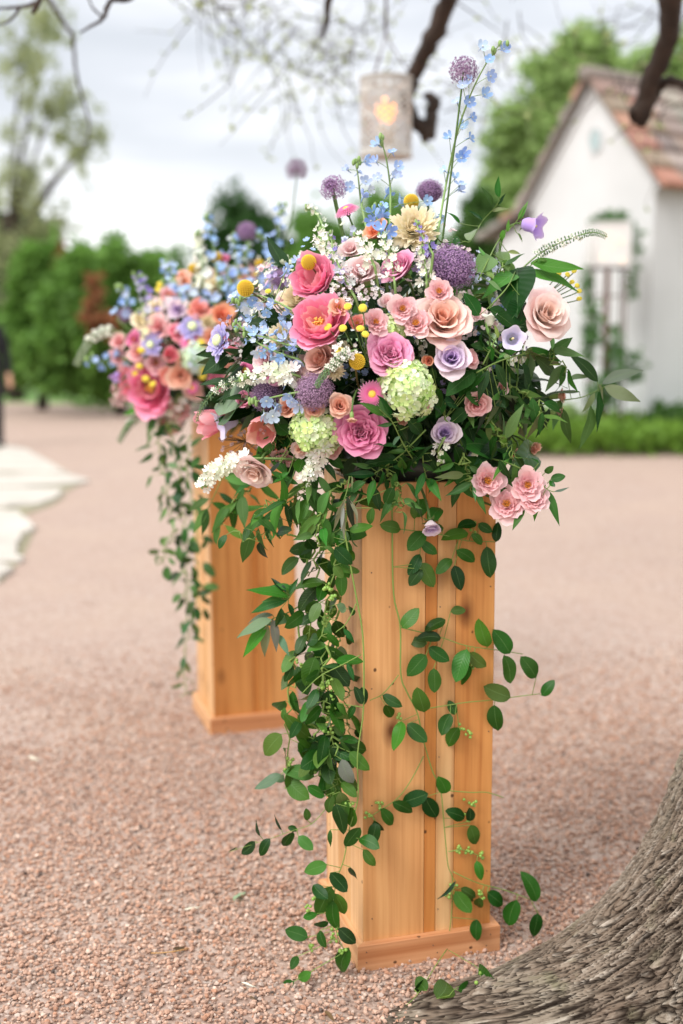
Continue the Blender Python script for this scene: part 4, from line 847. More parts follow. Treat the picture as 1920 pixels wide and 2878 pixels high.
def post_lantern():
    Y = 14.9; c = at_y(1697, 1180, Y); top = at_y(1697, 757, Y)[2]; k = zdepth(at_y(1697, 900, Y)) / FPX
    t = thing('iron_plant_stand', 'tall rusty iron stand wrapped in ivy before the cottage', 'stand', (c[0], c[1], 0)); w = 46 * k
    for sx, sy in ((-1, -1), (1, -1), (-1, 1), (1, 1)):
        V, F = tube([(sx * w * 1.05, sy * w * .6, 0), (sx * w * .95, sy * w * .55, top)], .014, 6); obj('leg', MB().add(V, F).mesh('leg', [M['rust']]), t)
    V, F = tube([(-12 * k, -.25, 0), (-12 * k, -.20, top)], [.045, .036], 8); obj('post', MB().add(V, F).mesh('post', [M['rust']]), t)
    for z in (.3, .62, .95, 1.3, 1.62): 
        V, F = tube([(-w, -w * .57, z * top / 1.9), (w, -w * .57, z * top / 1.9)], .011, 5); obj('rung', MB().add(V, F).mesh('rung', [M['rust']]), t)
    obj('tray', MB().add(*box_vf(-w * 1.15, w * 1.15, -w * .7, w * .7, top, top + .02)).mesh('tray', [M['rust']], False), t)
    o = obj('ivy', crown_mesh('ivy', [blob(1660, 930, 14.7, 30, 120), blob(1730, 1000, 14.7, 34, 110), blob(1690, 1080, 14.6, 60, 70), blob(1650, 790, 14.7, 22, 60), blob(1770, 680, 15.1, 36, 70), blob(1775, 780, 15.1, 20, 60), blob(1720, 620, 15.2, 60, 22), blob(1790, 1040, 14.8, 30, 60)], 1300, .10, 33), None, col('#5f8a4c')); o['kind'] = 'stuff'
    tag(o, 'ivy climbing over the iron stand and round its lantern', 'ivy')
    ln = thing('square_lantern', 'white square lantern with fairy lights on top of the iron stand', 'lantern', (c[0], c[1], top + .02)); h = 118 * k; q = 50 * k
    m, nt, b = new_mat('frosted_pane'); b.inputs['Base Color'].default_value = (.85, .83, .80, 1); b.inputs['Roughness'].default_value = .5; b.inputs['Transmission Weight'].default_value = .25
    for i in range(4):
        a = i * math.pi / 2; mt = Matrix.Rotation(a, 4, 'Z'); obj('pane', mk('pane', [(-q, -q, .02), (q, -q, .02), (q, -q, h), (-q, -q, h)], [[0, 1, 2, 3]], False, None, [m]), ln, None, mt)
        V, F = tube([(-q, -q, 0), (-q, -q, h)], .014, 5); obj('corner_bar', MB().add(V, F).mesh('corner_bar', [M['stucco']]), ln, None, mt)
    obj('lid', MB().add(*box_vf(-q * 1.06, q * 1.06, -q * 1.06, q * 1.06, h, h + .02)).mesh('lid', [M['stucco']], False), ln); obj('floor_plate', MB().add(*box_vf(-q, q, -q, q, 0, .015)).mesh('floor_plate', [M['stucco']], False), ln)
    for (x, z) in ((-.05, .38), (.03, .33), (-.02, .24), (.10, .30), (.12, .07), (-.12, .12)):
        V, F = sphere_vf(.014, 7, 5); obj('bulb', MB().add(np.array(V) + (x, -q - .024, z), F).mesh('bulb', [M['bulb']]), ln)
post_lantern()

# ------------------------------------------------------------------ person in a dark suit at the left edge
M['suit'] = plain('suit_cloth', (.012, .012, .014), .85, var=.2, vscale=40); M['skin'] = plain('skin', col('#d6a48a'), .55, var=.06); M['hair'] = plain('hair', (.03, .02, .015), .6); M['shoe'] = plain('shoe_leather', (.01, .01, .01), .3)
def person():
    c = on_ground(-26, 1256); k = 1.93 / 1.78
    t = thing('person', 'person in a black suit standing at the far left edge', 'person', (c[0], c[1], 0.012), None, Quaternion((0, 0, 1), .5), k)
    J = [((0, 0, .98), .155), ((0, 0, 1.18), .145), ((0, 0, 1.38), .165), ((0, 0, 1.50), .075), ((0, -.01, 1.57), .058), ((0, -.03, 1.68), .088), ((0, -.03, 1.75), .07),
         ((.17, 0, 1.43), .075), ((.235, .02, 1.18), .062), ((.25, -.03, .95), .05), ((.25, -.06, .86), .036), ((.25, -.08, .79), .028), ((-.17, 0, 1.43), .075), ((-.235, .02, 1.18), .062), ((-.25, -.03, .95), .05), ((-.25, -.06, .86), .036), ((-.25, -.08, .79), .028),
         ((.095, 0, .88), .11), ((.105, -.015, .50), .078), ((.11, .02, .10), .062), ((.115, -.03, .045), .048), ((.12, -.17, .035), .036), ((-.095, 0, .88), .11), ((-.105, .0, .50), .078), ((-.11, .03, .10), .062), ((-.115, -.02, .045), .048), ((-.12, -.16, .035), .036)]
    E = [(0, 1), (1, 2), (2, 3), (3, 4), (4, 5), (5, 6), (2, 7), (7, 8), (8, 9), (9, 10), (10, 11), (2, 12), (12, 13), (13, 14), (14, 15), (15, 16), (0, 17), (17, 18), (18, 19), (19, 20), (20, 21), (0, 22), (22, 23), (23, 24), (24, 25), (25, 26)]
    me = bpy.data.meshes.new('body'); me.from_pydata([j[0] for j in J], E, []); o = obj('body', me, t)
    sk = o.modifiers.new('skin', 'SKIN'); 
    for v, j in zip(me.skin_vertices[0].data if me.skin_vertices else [], J): v.radius = (j[1], j[1])
    if me.skin_vertices: me.skin_vertices[0].data[0].use_root = True
    sb = o.modifiers.new('sub', 'SUBSURF'); sb.levels = sb.render_levels = 2; me.materials.append(M['suit'])
    dg = bpy.context.evaluated_depsgraph_get(); ev = o.evaluated_get(dg); nm = bpy.data.meshes.new_from_object(ev); o.modifiers.clear(); o.data = nm
    nm.materials.clear(); [nm.materials.append(M[q]) for q in ('suit', 'skin', 'shoe')]
    for p in nm.polygons:
        z = p.center.z; p.use_smooth = True; p.material_index = 1 if z > 1.53 or (abs(p.center.x) > .2 and z < .89) else (2 if z < .085 else 0)
    V, F = sphere_vf(.102, 14, 9, 1.1); V = np.array(V) + (0, .0, 1.745); keep = [f for f in F if np.mean([V[i][2] for i in f]) > 1.72 or np.mean([V[i][1] for i in f]) > .03]
    obj('hair', mk('hair', V, keep, True, None, [M['hair']]), t)
    for s in (-1, 1):
        V, F = sphere_vf(.013, 6, 5); obj('eye', MB().add(np.array(V) + (s * .035, -.112, 1.69), F).mesh('eye', [M['shoe']]), t)
        V, F = sphere_vf(.028, 7, 5); obj('ear', MB().add(np.array(V) * (.4, .7, 1.1) + (s * .092, -.02, 1.68), F).mesh('ear', [M['skin']]), t)
        for q in range(5):
            x0 = s * .25; V, F = tube([(x0 + (q - 2) * .011, -.085 - .006 * q, .79), (x0 + (q - 2) * .013, -.098, .75 - .006 * (2 - abs(q - 2))), (x0 + (q - 2) * .012, -.09, .715 + .02 * (q in (0, 4)))], [.009, .008, .006], 6); obj('finger', MB().add(V, F).mesh('finger', [M['skin']]), t)
    V, F = tube([(0, -.118, 1.69), (0, -.135, 1.655), (0, -.12, 1.645)], [.009, .014, .012], 6); obj('nose', MB().add(V, F).mesh('nose', [M['skin']]), t)
    V, F = tube([(-.024, -.108, 1.622), (0, -.115, 1.62), (.024, -.108, 1.622)], .006, 5); obj('mouth', MB().add(V, F).mesh('mouth', [plain('lips', col('#a8605a'), .5)]), t)
person()

# ------------------------------------------------------------------ the two flower arrangements
E1 = dict(c=np.array([.085, 2.80, 1.43]), r=np.array([.40, .33, .34]), core=C1 + (0, 0, .03))
E2 = dict(c=np.array([C2[0] - .02, C2[1], 1.44]), r=np.array([.42, .34, .34]), core=C2 + (0, 0, .03))
def place(x, y, E, dz=0.0):
    d = ray(x, y); o = (CAM - E['c']) / E['r']; q = d / E['r']; a, b, c = q @ q, 2 * (o @ q), o @ o - 1; D = b * b - 4 * a * c
    t = (-b - math.sqrt(D)) / (2 * a) if D > 0 else -b / (2 * a)
    P = CAM + d * (t + dz)
    if E is E1 and P[2] < 1.20 and P[1] > 2.53: P = CAM + d * (2.53 + random.uniform(-.02, .01)) / d[1]     # hangs before the pedestal
    n = (P - E['c']) / E['r'] ** 2; return P, n / np.linalg.norm(n)
def bend(a, b, c, n=9): 
    t = np.linspace(0, 1, n)[:, None]; return (1 - t) ** 2 * a + 2 * t * (1 - t) * b + t ** 2 * c
def local_stem(root, P, R, c=STEMC, name='stem', sides=5):
    inv = root.matrix_world.inverted() if root.matrix_world else Matrix(); s = root.scale[0]
    Q = np.array([inv @ Vector(p) for p in P]); V, F = tube(Q, np.asarray(R) / s, sides); return obj(name, MB().add(V, F).mesh(name, [M['stem']]), root, c)
PAL = {k: [col(h) for h in v] for k, v in dict(
    mauve=('#a83e74', '#cc6c9e', '#da8eb4'), magenta=('#a8346c', '#c24c86', '#d06e9e'), blush=('#f8b898', '#fcd6c6', '#fad2cc'), blush2=('#fcd8c4', '#fde6dc', '#fbd9d6'), lav=('#866a9c', '#c2afc8', '#dccad2'), palepink=('#efc4c8', '#f3d3d4', '#f5dcdb'),
    coral=('#f0a090', '#ec7f70', '#f09a84'), hot=('#f2a0b0', '#ea6098', '#f294bc'), peony=('#f4aaa4', '#ec6c9e', '#f49ac0'), rosy=('#e86f8e', '#ea7790', '#f0a0a8'), tulip2=('#e97f88', '#ec8b8e', '#f3b39a'), spray=('#eab0b4', '#efb9bd', '#f2c8ca'), peach=('#f09a72', '#f6b592', '#f8cbb0'), dusty=('#d98f92', '#e2a4a4', '#e8b6b4'),
    orange=('#f07838', '#f3904f', '#f5a268'), cream=('#fbeec2', '#fdf3d4', '#fcefc8'), pinkaster=('#e6c24c', '#dc5f9f', '#e688b8'), scab=('#c9d3a4', '#b3aade', '#a59cd8'), yellow=('#e8c53a', '#eccb3e', '#eccb3e'), button=('#e4cf4e', '#eddc58', '#eddc58'), purple=('#5a4260', '#a27cae', '#a27cae'), darkpurple=('#4a3650', '#8a6890', '#8a6890'), mauvedome=('#6a5468', '#b592b2', '#b592b2'),
    hyd=('#5f7d3c', '#b4cc78', '#e6edd6'), hydblue=('#5f7d5c', '#b9cfa8', '#c8d8e6'), bellp=('#9b78c4', '#a987d2', '#a987d2'), belll=('#c9c3e6', '#cfc9ec', '#cfc9ec'), bellw=('#e9efd8', '#eef2e2', '#eef2e2'), alliumgrey=('#6f6070', '#7d6b80', '#7d6b80')).items()}
_keep = ('purple', 'darkpurple', 'mauvedome', 'alliumgrey', 'yellow')
PAL = {k: (v if k in _keep else [tuple((x * (.97 / max(q)) ** .7) ** .93 for x in q) for q in v]) for k, v in PAL.items()}
BUILD = dict(rose=(b_rose, 'garden_rose', 'rose'), quartered=(b_quartered, 'garden_rose', 'rose'), peony=(b_peony, 'peony', 'peony'), spray=(b_spray, 'spray_rose', 'spray rose'), carnation=(b_carnation, 'carnation', 'carnation'), tulip=(b_tulip, 'tulip', 'tulip'), mum=(b_mum, 'chrysanthemum', 'chrysanthemum'), aster=(b_aster, 'aster', 'aster'),
             scab=(b_scabiosa, 'scabiosa', 'scabiosa'), ball=(b_ball, 'craspedia', 'craspedia'), dome=(b_dome, 'trachelium', 'trachelium'), allium=(b_allium, 'allium', 'allium'), hyd=(b_hydrangea, 'hydrangea', 'hydrangea'), bell=(b_bell, 'bellflower', 'bellflower'))
FLOWN, FLOWF = 'flowers of the front arrangement', 'flowers of the rear arrangement'
def flower(kind, x, y, d, pal, label, face=None, dz=0.0, E=E1, stem=None, **k):
    d *= dict(rose=1.40, quartered=1.26, peony=1.32, spray=1.26, tulip=1.30, carnation=1.45, aster=1.22, mum=1.26, scab=1.25, dome=1.04, hyd=1.06).get(kind, 1)
    P, n = place(x, y, E, dz); R = d * zdepth(P) / FPX / 2
    ax = view_dir(*face) if face else n * .55 + view_dir(0, .25, 1) * .6; ax = ax / np.linalg.norm(ax)
    f, nm, cat = BUILD[kind]; off = dict(ball=0, dome=0, allium=0, hyd=0, tulip=.85, bell=.7, carnation=.4).get(kind, .38)
    root = thing(nm, label, cat, P - ax * R * off, FLOWN if E is E1 else FLOWF, q_from(ax, random.uniform(0, 6.28)), R)
    f(root, PAL[pal], **k)
    b = P - ax * R * off; q = at_y(*stem) if stem else E['core'] + rng.normal(0, .025, 3) * (1, 1, 0)
    L = np.linalg.norm(q - b); local_stem(root, bend(b, b - ax * min(.16, L * .5), q), np.linspace(.0022, .003, 9) if kind in ('ball', 'carnation', 'spray', 'bell', 'aster', 'scab', 'allium') else np.linspace(.003, .0035, 9), col('#6b6038') if kind == 'ball' else STEMC)
    return root
fl = flower
# --- front arrangement: large blooms
fl('rose', 1123, 752, 96, 'mauve', 'mauve pink rose tilted up beside the purple dome flower', (-.5, .5, .7), N=26)
fl('rose', 1245, 898, 146, 'blush', 'largest peach blush rose, wide open, right of the small pink spray roses', (.05, .35, .9), -.035, N=30)
fl('rose', 1536, 884, 132, 'blush2', 'peach blush rose at the right edge seen from its side', (.35, .2, .9), -.2, N=28)
fl('quartered', 1096, 996, 128, 'mauve', 'full mauve pink rose above the tall green hydrangea', (-.02, .3, .95), -.05)
fl('quartered', 1016, 1215, 134, 'magenta', 'deep magenta rose with swirled centre low in the front', (-.05, .1, 1), -.05)
fl('rose', 1268, 1008, 100, 'lav', 'lavender rose with dark spiral heart below the big peach rose', (-.02, .2, 1), -.05, N=26, op=.95)
fl('rose', 1250, 1218, 82, 'lav', 'small lavender rose bud low on the right above the heart-shaped leaf', (.0, .25, .95), -.04, N=22, op=.85)
fl('rose', 1212, 1478, 66, 'lav', 'lavender rose hanging upside down against the pedestal front', (.1, -.8, .5), -.02, N=18, op=.7)
fl('rose', 715, 1325, 100, 'blush2', 'blush rose hanging face down at the lower left of the flowers', (-.25, -.65, .6), 0, N=24)
fl('rose', 905, 1012, 128, 'blush', 'peach blush rose half hidden behind the white wax flowers', (-.5, .2, .8), -.01, N=26)
fl('rose', 1058, 652, 70, 'orange', 'coral orange rose near the top left of the cream chrysanthemum', (-.4, .5, .6), .03, N=20, op=.9)
fl('rose', 1016, 762, 92, 'palepink', 'very pale pink rose behind the brown wax flower twigs', (-.1, .4, .85), .02, N=24)
fl('peony', 884, 786, 124, 'hot', 'hot coral pink peony behind the yellow ball flower', (-.4, .3, .8), .0, stam=False)
fl('peony', 898, 912, 150, 'peony', 'large coral pink peony with yellow stamens at the left centre', (-.3, .45, .8), -.04)
fl('tulip', 594, 1186, 88, 'rosy', 'smooth rose pink tulip lowest at the left tip', (-.85, -.25, .3), -.01)
fl('tulip', 740, 1204, 90, 'tulip2', 'coral and peach tulip right of the lavender bell', (-.2, -.5, .8), -.03)
fl('mum', 1162, 636, 124, 'cream', 'cream yellow chrysanthemum at the top of the front flowers', (-.15, .35, .9), -.02)
fl('aster', 973, 588, 66, 'pinkaster', 'pink aster tilted at the top left against the sky', (-.35, .75, .45), .0)
fl('aster', 1046, 1108, 74, 'pinkaster', 'pink aster with yellow eye beside the green hydrangea', (-.1, .1, 1), -.06)
fl('dome', 1268, 752, 140, 'purple', 'large purple domed trachelium on the right of the front flowers', (.2, .5, .7), -.01)
fl('dome', 884, 1100, 112, 'mauvedome', 'loose mauve trachelium below the half hidden blush rose', (-.1, .2, 1), -.05)
fl('dome', 750, 1110, 92, 'darkpurple', 'dark purple trachelium below the white larkspur at the left', (-.3, .1, 1), -.01)
fl('allium', 1303, 200, 84, 'darkpurple', 'dark purple allium head high beside the tallest blue delphinium', (.1, 1, .2), .02)
fl('allium', 938, 530, 76, 'purple', 'dark purple allium head above the tilted pink aster', (-.2, .9, .3), .04)
fl('dome', 930, 520, 40, 'darkpurple', 'tight dark purple floret cluster beside the allium head', (-.2, .9, .3), .05)
fl('dome', 1208, 540, 76, 'purple', 'purple floret head behind the top yellow ball flower', (.1, .8, .5), .06)
fl('scab', 607, 955, 86, 'scab', 'lavender blue scabiosa reaching out at the left of the front flowers', (-.65, .15, .6), .0, stem=(800, 1010, 2.7))
fl('hyd', 1143, 1088, 150, 'hyd', 'tall pale green hydrangea head in the front centre', (.25, .35, .85), -.05, sx=.85, sy=1.08, n=130, fs=.21)
fl('hyd', 890, 1205, 128, 'hyd', 'white and green hydrangea head left of the magenta rose', (-.1, .1, 1), -.03, n=110, fs=.24)
fl('hyd', 1096, 930, 80, 'hyd', 'small green hydrangea tucked above the mauve rose', (0, .5, .8), -.005, n=60, fs=.27)
# small blooms
for x, y, d, lab in ((1058, 902, 70, 'pale pink spray rose directly right of the coral peony'), (1132, 866, 72, 'pale pink spray rose, upper of the pair left of the big peach rose'), (1168, 905, 78, 'pale pink spray rose overlapping the left rim of the big peach rose'), (1235, 816, 72, 'pale pink spray rose below the purple dome flower'),
                     (1373, 1350, 88, 'pink spray rose at the upper right corner of the pedestal'), (1484, 1362, 86, 'pink spray rose, topmost of the trio hanging off the right side'), (1424, 1414, 90, 'pink spray rose, leftmost of the trio hanging off the right side'), (1504, 1402, 74, 'pink spray rose, lowest right of the trio hanging off the right side')):
    fl('spray', x, y, d, 'spray', lab, (random.uniform(-.3, .3), random.uniform(.0, .5), .8), -.05 if y < 1300 else -.06)
fl('spray', 951, 862, 56, 'peach', 'small peach spray rose on the upper rim of the coral peony', (-.1, .3, .9), -.06); fl('spray', 1004, 906, 46, 'coral', 'little coral spray rose between the peony and a pink spray rose', (0, .3, .9), -.05)
fl('rose', 1319, 1010, 54, 'dusty', 'small dusty pink rose touching the lavender rose', (.5, .2, .8), -.03, N=20); fl('rose', 1341, 1137, 66, 'dusty', 'small dusty rose amid dark leaves on the right', (.1, -.3, .8), -.04, N=22)
fl('rose', 808, 1146, 58, 'peach', 'small peach rose with blue bells hanging over it', (-.3, .1, .9), -.04, N=20); fl('rose', 884, 1152, 54, 'peach', 'small peach rose under the loose mauve flower head', (0, 0, 1), -.055, N=20); fl('rose', 955, 1141, 62, 'peach', 'ruffled peach rose left of the pink aster', (.1, .1, 1), -.06, N=24)
fl('carnation', 989, 1178, 32, 'peach', 'peach carnation bud hanging before the magenta rose', (0, -1, .15), -.11); fl('carnation', 763, 1257, 50, 'orange', 'orange peach carnation at the lower left', (-.6, -.2, .6), -.03); fl('carnation', 792, 1286, 70, 'dusty', 'ruffled pink carnation below the orange one', (.1, -.6, .7), -.04)
fl('carnation', 1574, 1112, 48, 'peach', 'peach carnation, upper of the two on the far right', (1, .05, .25), -.02); fl('carnation', 1569, 1160, 46, 'peach', 'peach carnation, lower of the two on the far right', (1, -.1, .3), -.02); fl('carnation', 1457, 1278, 46, 'peach', 'peach carnation, left one above the pink trio', (-.1, -.6, .5), -.02); fl('carnation', 1500, 1258, 48, 'peach', 'peach carnation, right one above the pink trio', (.5, -.5, .5), -.02)
fl('rose', 1205, 1014, 42, 'orange', 'tiny apricot rosebud left of the lavender rose', (-.2, 0, .9), -.02, N=14, op=.6); fl('rose', 1410, 1090, 40, 'dusty', 'pink rosebud almost hidden among the long right leaves', (.3, 0, .9), -.02, N=14, op=.7)
fl('mum', 832, 838, 90, 'cream', 'pale cream chrysanthemum behind the hot pink peony', (-.3, .3, .8), .05); fl('mum', 790, 940, 74, 'cream', 'cream chrysanthemum half covered by blue florets at the left', (-.3, .3, .8), .02); fl('rose', 800, 850, 60, 'palepink', 'dusty pale pink rose deep behind the cream petals', (-.4, .3, .8), .07, N=18)
fl('rose', 745, 1010, 76, 'palepink', 'pale pink rose peeping through the blue florets at the left', (-.5, .1, .8), .01, N=20); fl('aster', 690, 1040, 60, 'pinkaster', 'magenta pink aster behind the scabiosa stem', (-.6, 0, .7), .06)
fl('ball', 868, 737, 44, 'yellow', 'yellow ball flower over the hot pink peony, on a bare stem', (-.5, .7, .3), -.03, stem=(955, 830, 2.62)); fl('ball', 690, 810, 48, 'yellow', 'leftmost yellow ball flower, reaching out on a bare stem', (-.8, .5, .3), -.06, stem=(800, 880, 2.7)); fl('ball', 1156, 567, 44, 'yellow', 'topmost yellow ball flower above the cream chrysanthemum', (.1, 1, .2), .0); fl('ball', 1004, 1016, 46, 'yellow', 'yellow ball flower sprinkled with white florets in the centre', (.1, .3, .9), -.08)
fl('bell', 1493, 633, 78, 'bellp', 'violet bellflower standing out against the white cottage', (.7, -.25, .4), 0, stem=(1400, 760, 2.75)); fl('bell', 1440, 952, 70, 'belll', 'pale lavender bellflower facing out on the right', (.0, -.1, 1), -.05); fl('bell', 1376, 900, 46, 'bellw', 'white bellflower standing above the pale lavender one', (-.1, .9, .3), -.03); fl('bell', 640, 1186, 84, 'belll', 'lavender bellflower beside the rose pink tulip', (-.85, -.45, .3), -.02); fl('bell', 1436, 1010, 32, 'bellw', 'greenish white bellflower bud among the right leaves', (.6, -.5, .4), -.04)

fl('rose', 690, 1122, 48, 'hot', 'hot pink rosebud peeping above the rose pink tulip', (-.4, .2, .9), -.01, N=18); fl('rose', 834, 1050, 60, 'palepink', 'pale pink rose left of the half hidden blush rose', (-.3, .2, .9), -.02, N=20); fl('rose', 1262, 955, 60, 'hot', 'hot pink rose under the rim of the largest peach rose', (.1, -.3, .9), .01, N=18)
fl('spray', 1342, 880, 48, 'palepink', 'whitish spray bloom right of the largest peach rose', (.2, .2, .9), -.01); fl('rose', 935, 1262, 54, 'dusty', 'dusty pink rose tucked low left of the magenta rose', (-.1, -.3, .9), -.02, N=18); fl('rose', 845, 1262, 50, 'blush', 'small blush rose tucked behind the hanging white larkspur', (-.2, -.3, .9), -.02, N=18)
fl('rose', 985, 700, 60, 'palepink', 'palest pink rose between the white larkspur tips', (-.2, .4, .8), .03, N=18); fl('carnation', 1130, 1180, 40, 'peach', 'peach carnation half hidden right of the magenta rose', (.2, 0, .9), -.03); fl('spray', 1195, 1130, 44, 'dusty', 'dusty spray bloom between hydrangea and dark leaves', (.2, .1, .9), -.03)
fl('rose', 1088, 850, 50, 'palepink', 'small pale pink rose above the upper pink spray rose', (0, .4, .9), -.01, N=16); fl('mum', 940, 1040, 50, 'cream', 'small cream chrysanthemum below the coral peony', (0, .1, 1), -.03); fl('rose', 770, 1060, 52, 'mauve', 'small mauve rose behind the level white larkspur', (-.3, .2, .9), .0, N=18)
# yellow button sprays: heads are parts of one branching stem
def button_spray(label, heads, foot, d=26, dz=-.05, E=E1):
    B, _ = place(*foot, E, dz + .05); t = thing('button_chrysanthemum', label, 'chrysanthemum', B, 'yellow button sprays')
    mb = MB()
    for (x, y) in heads:
        P, _ = place(x, y, E, dz + random.uniform(-.01, .01)); R = d * zdepth(P) / FPX / 2 * random.uniform(.9, 1.1); ax = view_dir(random.uniform(-.5, .5), random.uniform(.1, .8), .8)
        o = b_button(t, PAL['button']); o.matrix_local = Matrix.LocRotScale(Vector(P - B), q_from(ax), Vector((R,) * 3)); V, F = tube(bend(np.zeros(3), (P - B) * .5 + (0, 0, -.015), P - B - ax * R * .4, 7), .0012, 4); mb.add(V, F)
    obj('stem', mb.mesh('stem', [M['stem']]), t, STEMC)
button_spray('spray of yellow button flowers standing before the coral peony', [(978, 862), (1020, 866), (922, 920), (964, 923), (1013, 924), (1027, 940), (955, 987)], (1040, 1030), dz=-.08)
button_spray('spray of tiny yellow buttons at the far right above the blush rose', [(1608, 793), (1587, 798), (1595, 772), (1628, 818), (1628, 840), (1622, 803), (1570, 768), (1614, 762)], (1490, 850), 18, .03)
button_spray('two pale yellow buttons behind the leftmost yellow ball', [(754, 819), (770, 852)], (830, 900), 20, 0)
button_spray('yellow buttons on the bluish hydrangea of the rear flowers', [(572, 1008), (566, 964), (570, 1037), (570, 1056), (603, 1016), (612, 1004)], (590, 1090), 26, -.05, E2)
button_spray('yellow buttons over the rear hot pink peony', [(398, 985), (392, 1030), (410, 1065), (380, 1050), (430, 1080)], (420, 1120), 22, -.10, E2)
button_spray('yellow buttons high at the back of the rear flowers', [(445, 815), (452, 800), (700, 880), (540, 865)], (520, 900), 22, .0, E2)

# spikes: delphinium, larkspur
BR = lambda L: [tuple(x ** .8 for x in q) for q in L]
BLUES = [col('#8db6ea'), col('#7ea6e2'), col('#a3c4ee'), col('#96b4ea'), col('#b4c8ec')]; PURP = [col('#7a68c0'), col('#8a78c8'), col('#6656b4'), col('#a898d4')]; WHITES = [col('#f3f3e6'), col('#eef0dc'), col('#e6ecd0'), col('#f6f3ea')]; SKY = [col('#c5d4ea'), col('#b0c6ec'), col('#d6dfe6')]
def spike(name, label, cat, pts, dz, size, cols, E=E1, florets=None, n=16, spread=20, span=(.25, 1.0), buds=6, mesh='delphinium', taper=.5):
    S = smooth_path([place(x, y, E, dz)[0] for x, y in pts], 30); B = S[0]; k = zdepth(B) / FPX
    t = thing(name, label, cat, B, FLOWN if E is E1 else FLOWF)
    mb = MB(); core = E['core']; V, F = tube(np.concatenate([bend(core, core * .3 + B * .7, B, 5)[:-1], S]) - B, np.concatenate([np.full(4, .0032), np.linspace(.003, .0012, 30)]), 5); mb.add(V, F)
    me = [floret_mesh('delphinium_floret', 5, .3, .85, True, True), floret_mesh('delphinium_floret_b', 5, .7, .8, True, True)] if mesh == 'delphinium' else [floret_mesh('larkspur_floret', 5, .35, .8, False), floret_mesh('larkspur_floret_b', 6, .6, .6, False)]
    items = []
    if florets:
        for (x, y) in florets:
            P = place(x, y, E, dz)[0]; j = int(np.argmin(np.linalg.norm(S - P, axis=1))); P = P + rng.normal(0, .012, 3) * (0, 1, 0); items.append((P, S[max(0, j - 2)], 1.0))
    else:
        for i in range(n):
            f = span[0] + (span[1] - span[0]) * (i + .5) / n; j = min(28, int(f * 29)); T = S[j + 1] - S[j]; T /= np.linalg.norm(T); a = i * 2.4; x = np.cross(T, FWD); x /= np.linalg.norm(x); yv = np.cross(T, x)
            w = 1 - (1 - taper) * f; items.append((S[j] + (math.cos(a) * x + math.sin(a) * yv) * spread * k * w, S[max(0, j - 1)], w))
    for P, q, w in items:
        o_ = P - q; o_ = o_ / (np.linalg.norm(o_) + 1e-9); ax = o_ * .8 + view_dir(random.gauss(0, .4), random.gauss(-.1, .3), .7); s = size * k / 2 * w * random.uniform(.85, 1.15)
        obj('floret', random.choice(me), t, jit(tuple(x ** .82 for x in random.choice(cols)), .08), Matrix.LocRotScale(Vector(P - B), q_from(ax, random.uniform(0, 6)), Vector((s,) * 3)))
        V, F = tube(bend(q - B, (P + q) / 2 - B + (0, 0, .004), P - B, 4), .0008, 3, False); mb.add(V, F)
    for i in range(buds):
        f = .9 + .1 * i / max(1, buds); j = min(29, int(f * 29)); V, F = sphere_vf(size * k * .16, 6, 5, 1.7); mb.add(np.array(V) + S[j] - B + rng.normal(0, 1, 3) * spread * k * .3, F)
    obj('stem', mb.mesh('stem', [M['stem']]), t, col('#86a362')); return t
r6 = lambda L: [(750 + x / 1.96, 80 + y / 1.96) for x, y in L]; r3 = lambda L: [(500 + x / 2.24, 900 + y / 2.24) for x, y in L]; r1 = lambda L: [(500 + x / 2.24, 500 + y / 2.24) for x, y in L]; r2 = lambda L: [(1100 + x / 1.96, 500 + y / 1.96) for x, y in L]; r4 = lambda L: [(1000 + x / 2.24, 900 + y / 2.24) for x, y in L]; r5 = lambda L: [(200 + x / 2.851, 550 + y / 2.851) for x, y in L]
DEL = ('delphinium', 'delphinium')
spike('delphinium', 'tallest light blue delphinium rising above the right of the flowers', 'delphinium', r6([(935, 1170), (985, 870), (1045, 590), (1120, 370), (1210, 190), (1295, 70)]), .0, 34, BLUES, florets=r6([(1185, 105), (1305, 115), (1220, 185), (1230, 265), (1075, 320), (1112, 285), (1205, 355), (1052, 400), (1115, 410), (1135, 485), (1080, 538), (1125, 595), (1005, 600), (1085, 690), (1070, 715), (975, 780), (1065, 862), (1040, 820), (970, 1040), (1060, 880)]))
spike('delphinium', 'light blue delphinium upright in the top centre below the hanging lantern', 'delphinium', r6([(672, 1200), (680, 1000), (680, 880), (662, 740), (640, 645), (628, 600)]), .02, 34, BLUES, florets=r6([(612, 640), (692, 680), (600, 735), (722, 762), (610, 822), (700, 818), (665, 910), (730, 972), (742, 925), (655, 990), (720, 800)]))
spike('delphinium', 'pale blue delphinium leaning left of the upright one', 'delphinium', r6([(560, 1150), (520, 960), (505, 830), (488, 715)]), .04, 34, BLUES + SKY, florets=r6([(445, 775), (505, 790), (540, 732), (545, 842), (572, 888), (460, 872), (530, 930)]))
spike('delphinium', 'dense blue delphinium cluster just left of the cream chrysanthemum', 'delphinium', r6([(640, 1200), (620, 1080), (600, 980)]), .0, 38, [col('#7ba6e6'), col('#8fb6ee'), col('#6f98de')], florets=r6([(580, 1010), (620, 1000), (600, 1040), (575, 1060), (640, 1035), (615, 1070), (630, 1110), (650, 1150), (640, 985), (670, 1120), (880, 955)]))
spike('delphinium', 'blue and white delphinium reaching left above the scabiosa', 'delphinium', r3([(800, 170), (690, 155), (580, 115), (490, 95), (415, 68)]), -.03, 36, BLUES + SKY, florets=r3([(480, 75), (555, 75), (612, 85), (672, 120), (760, 142), (720, 165), (500, 205), (590, 200), (632, 240), (752, 252), (700, 60), (660, 40)]))
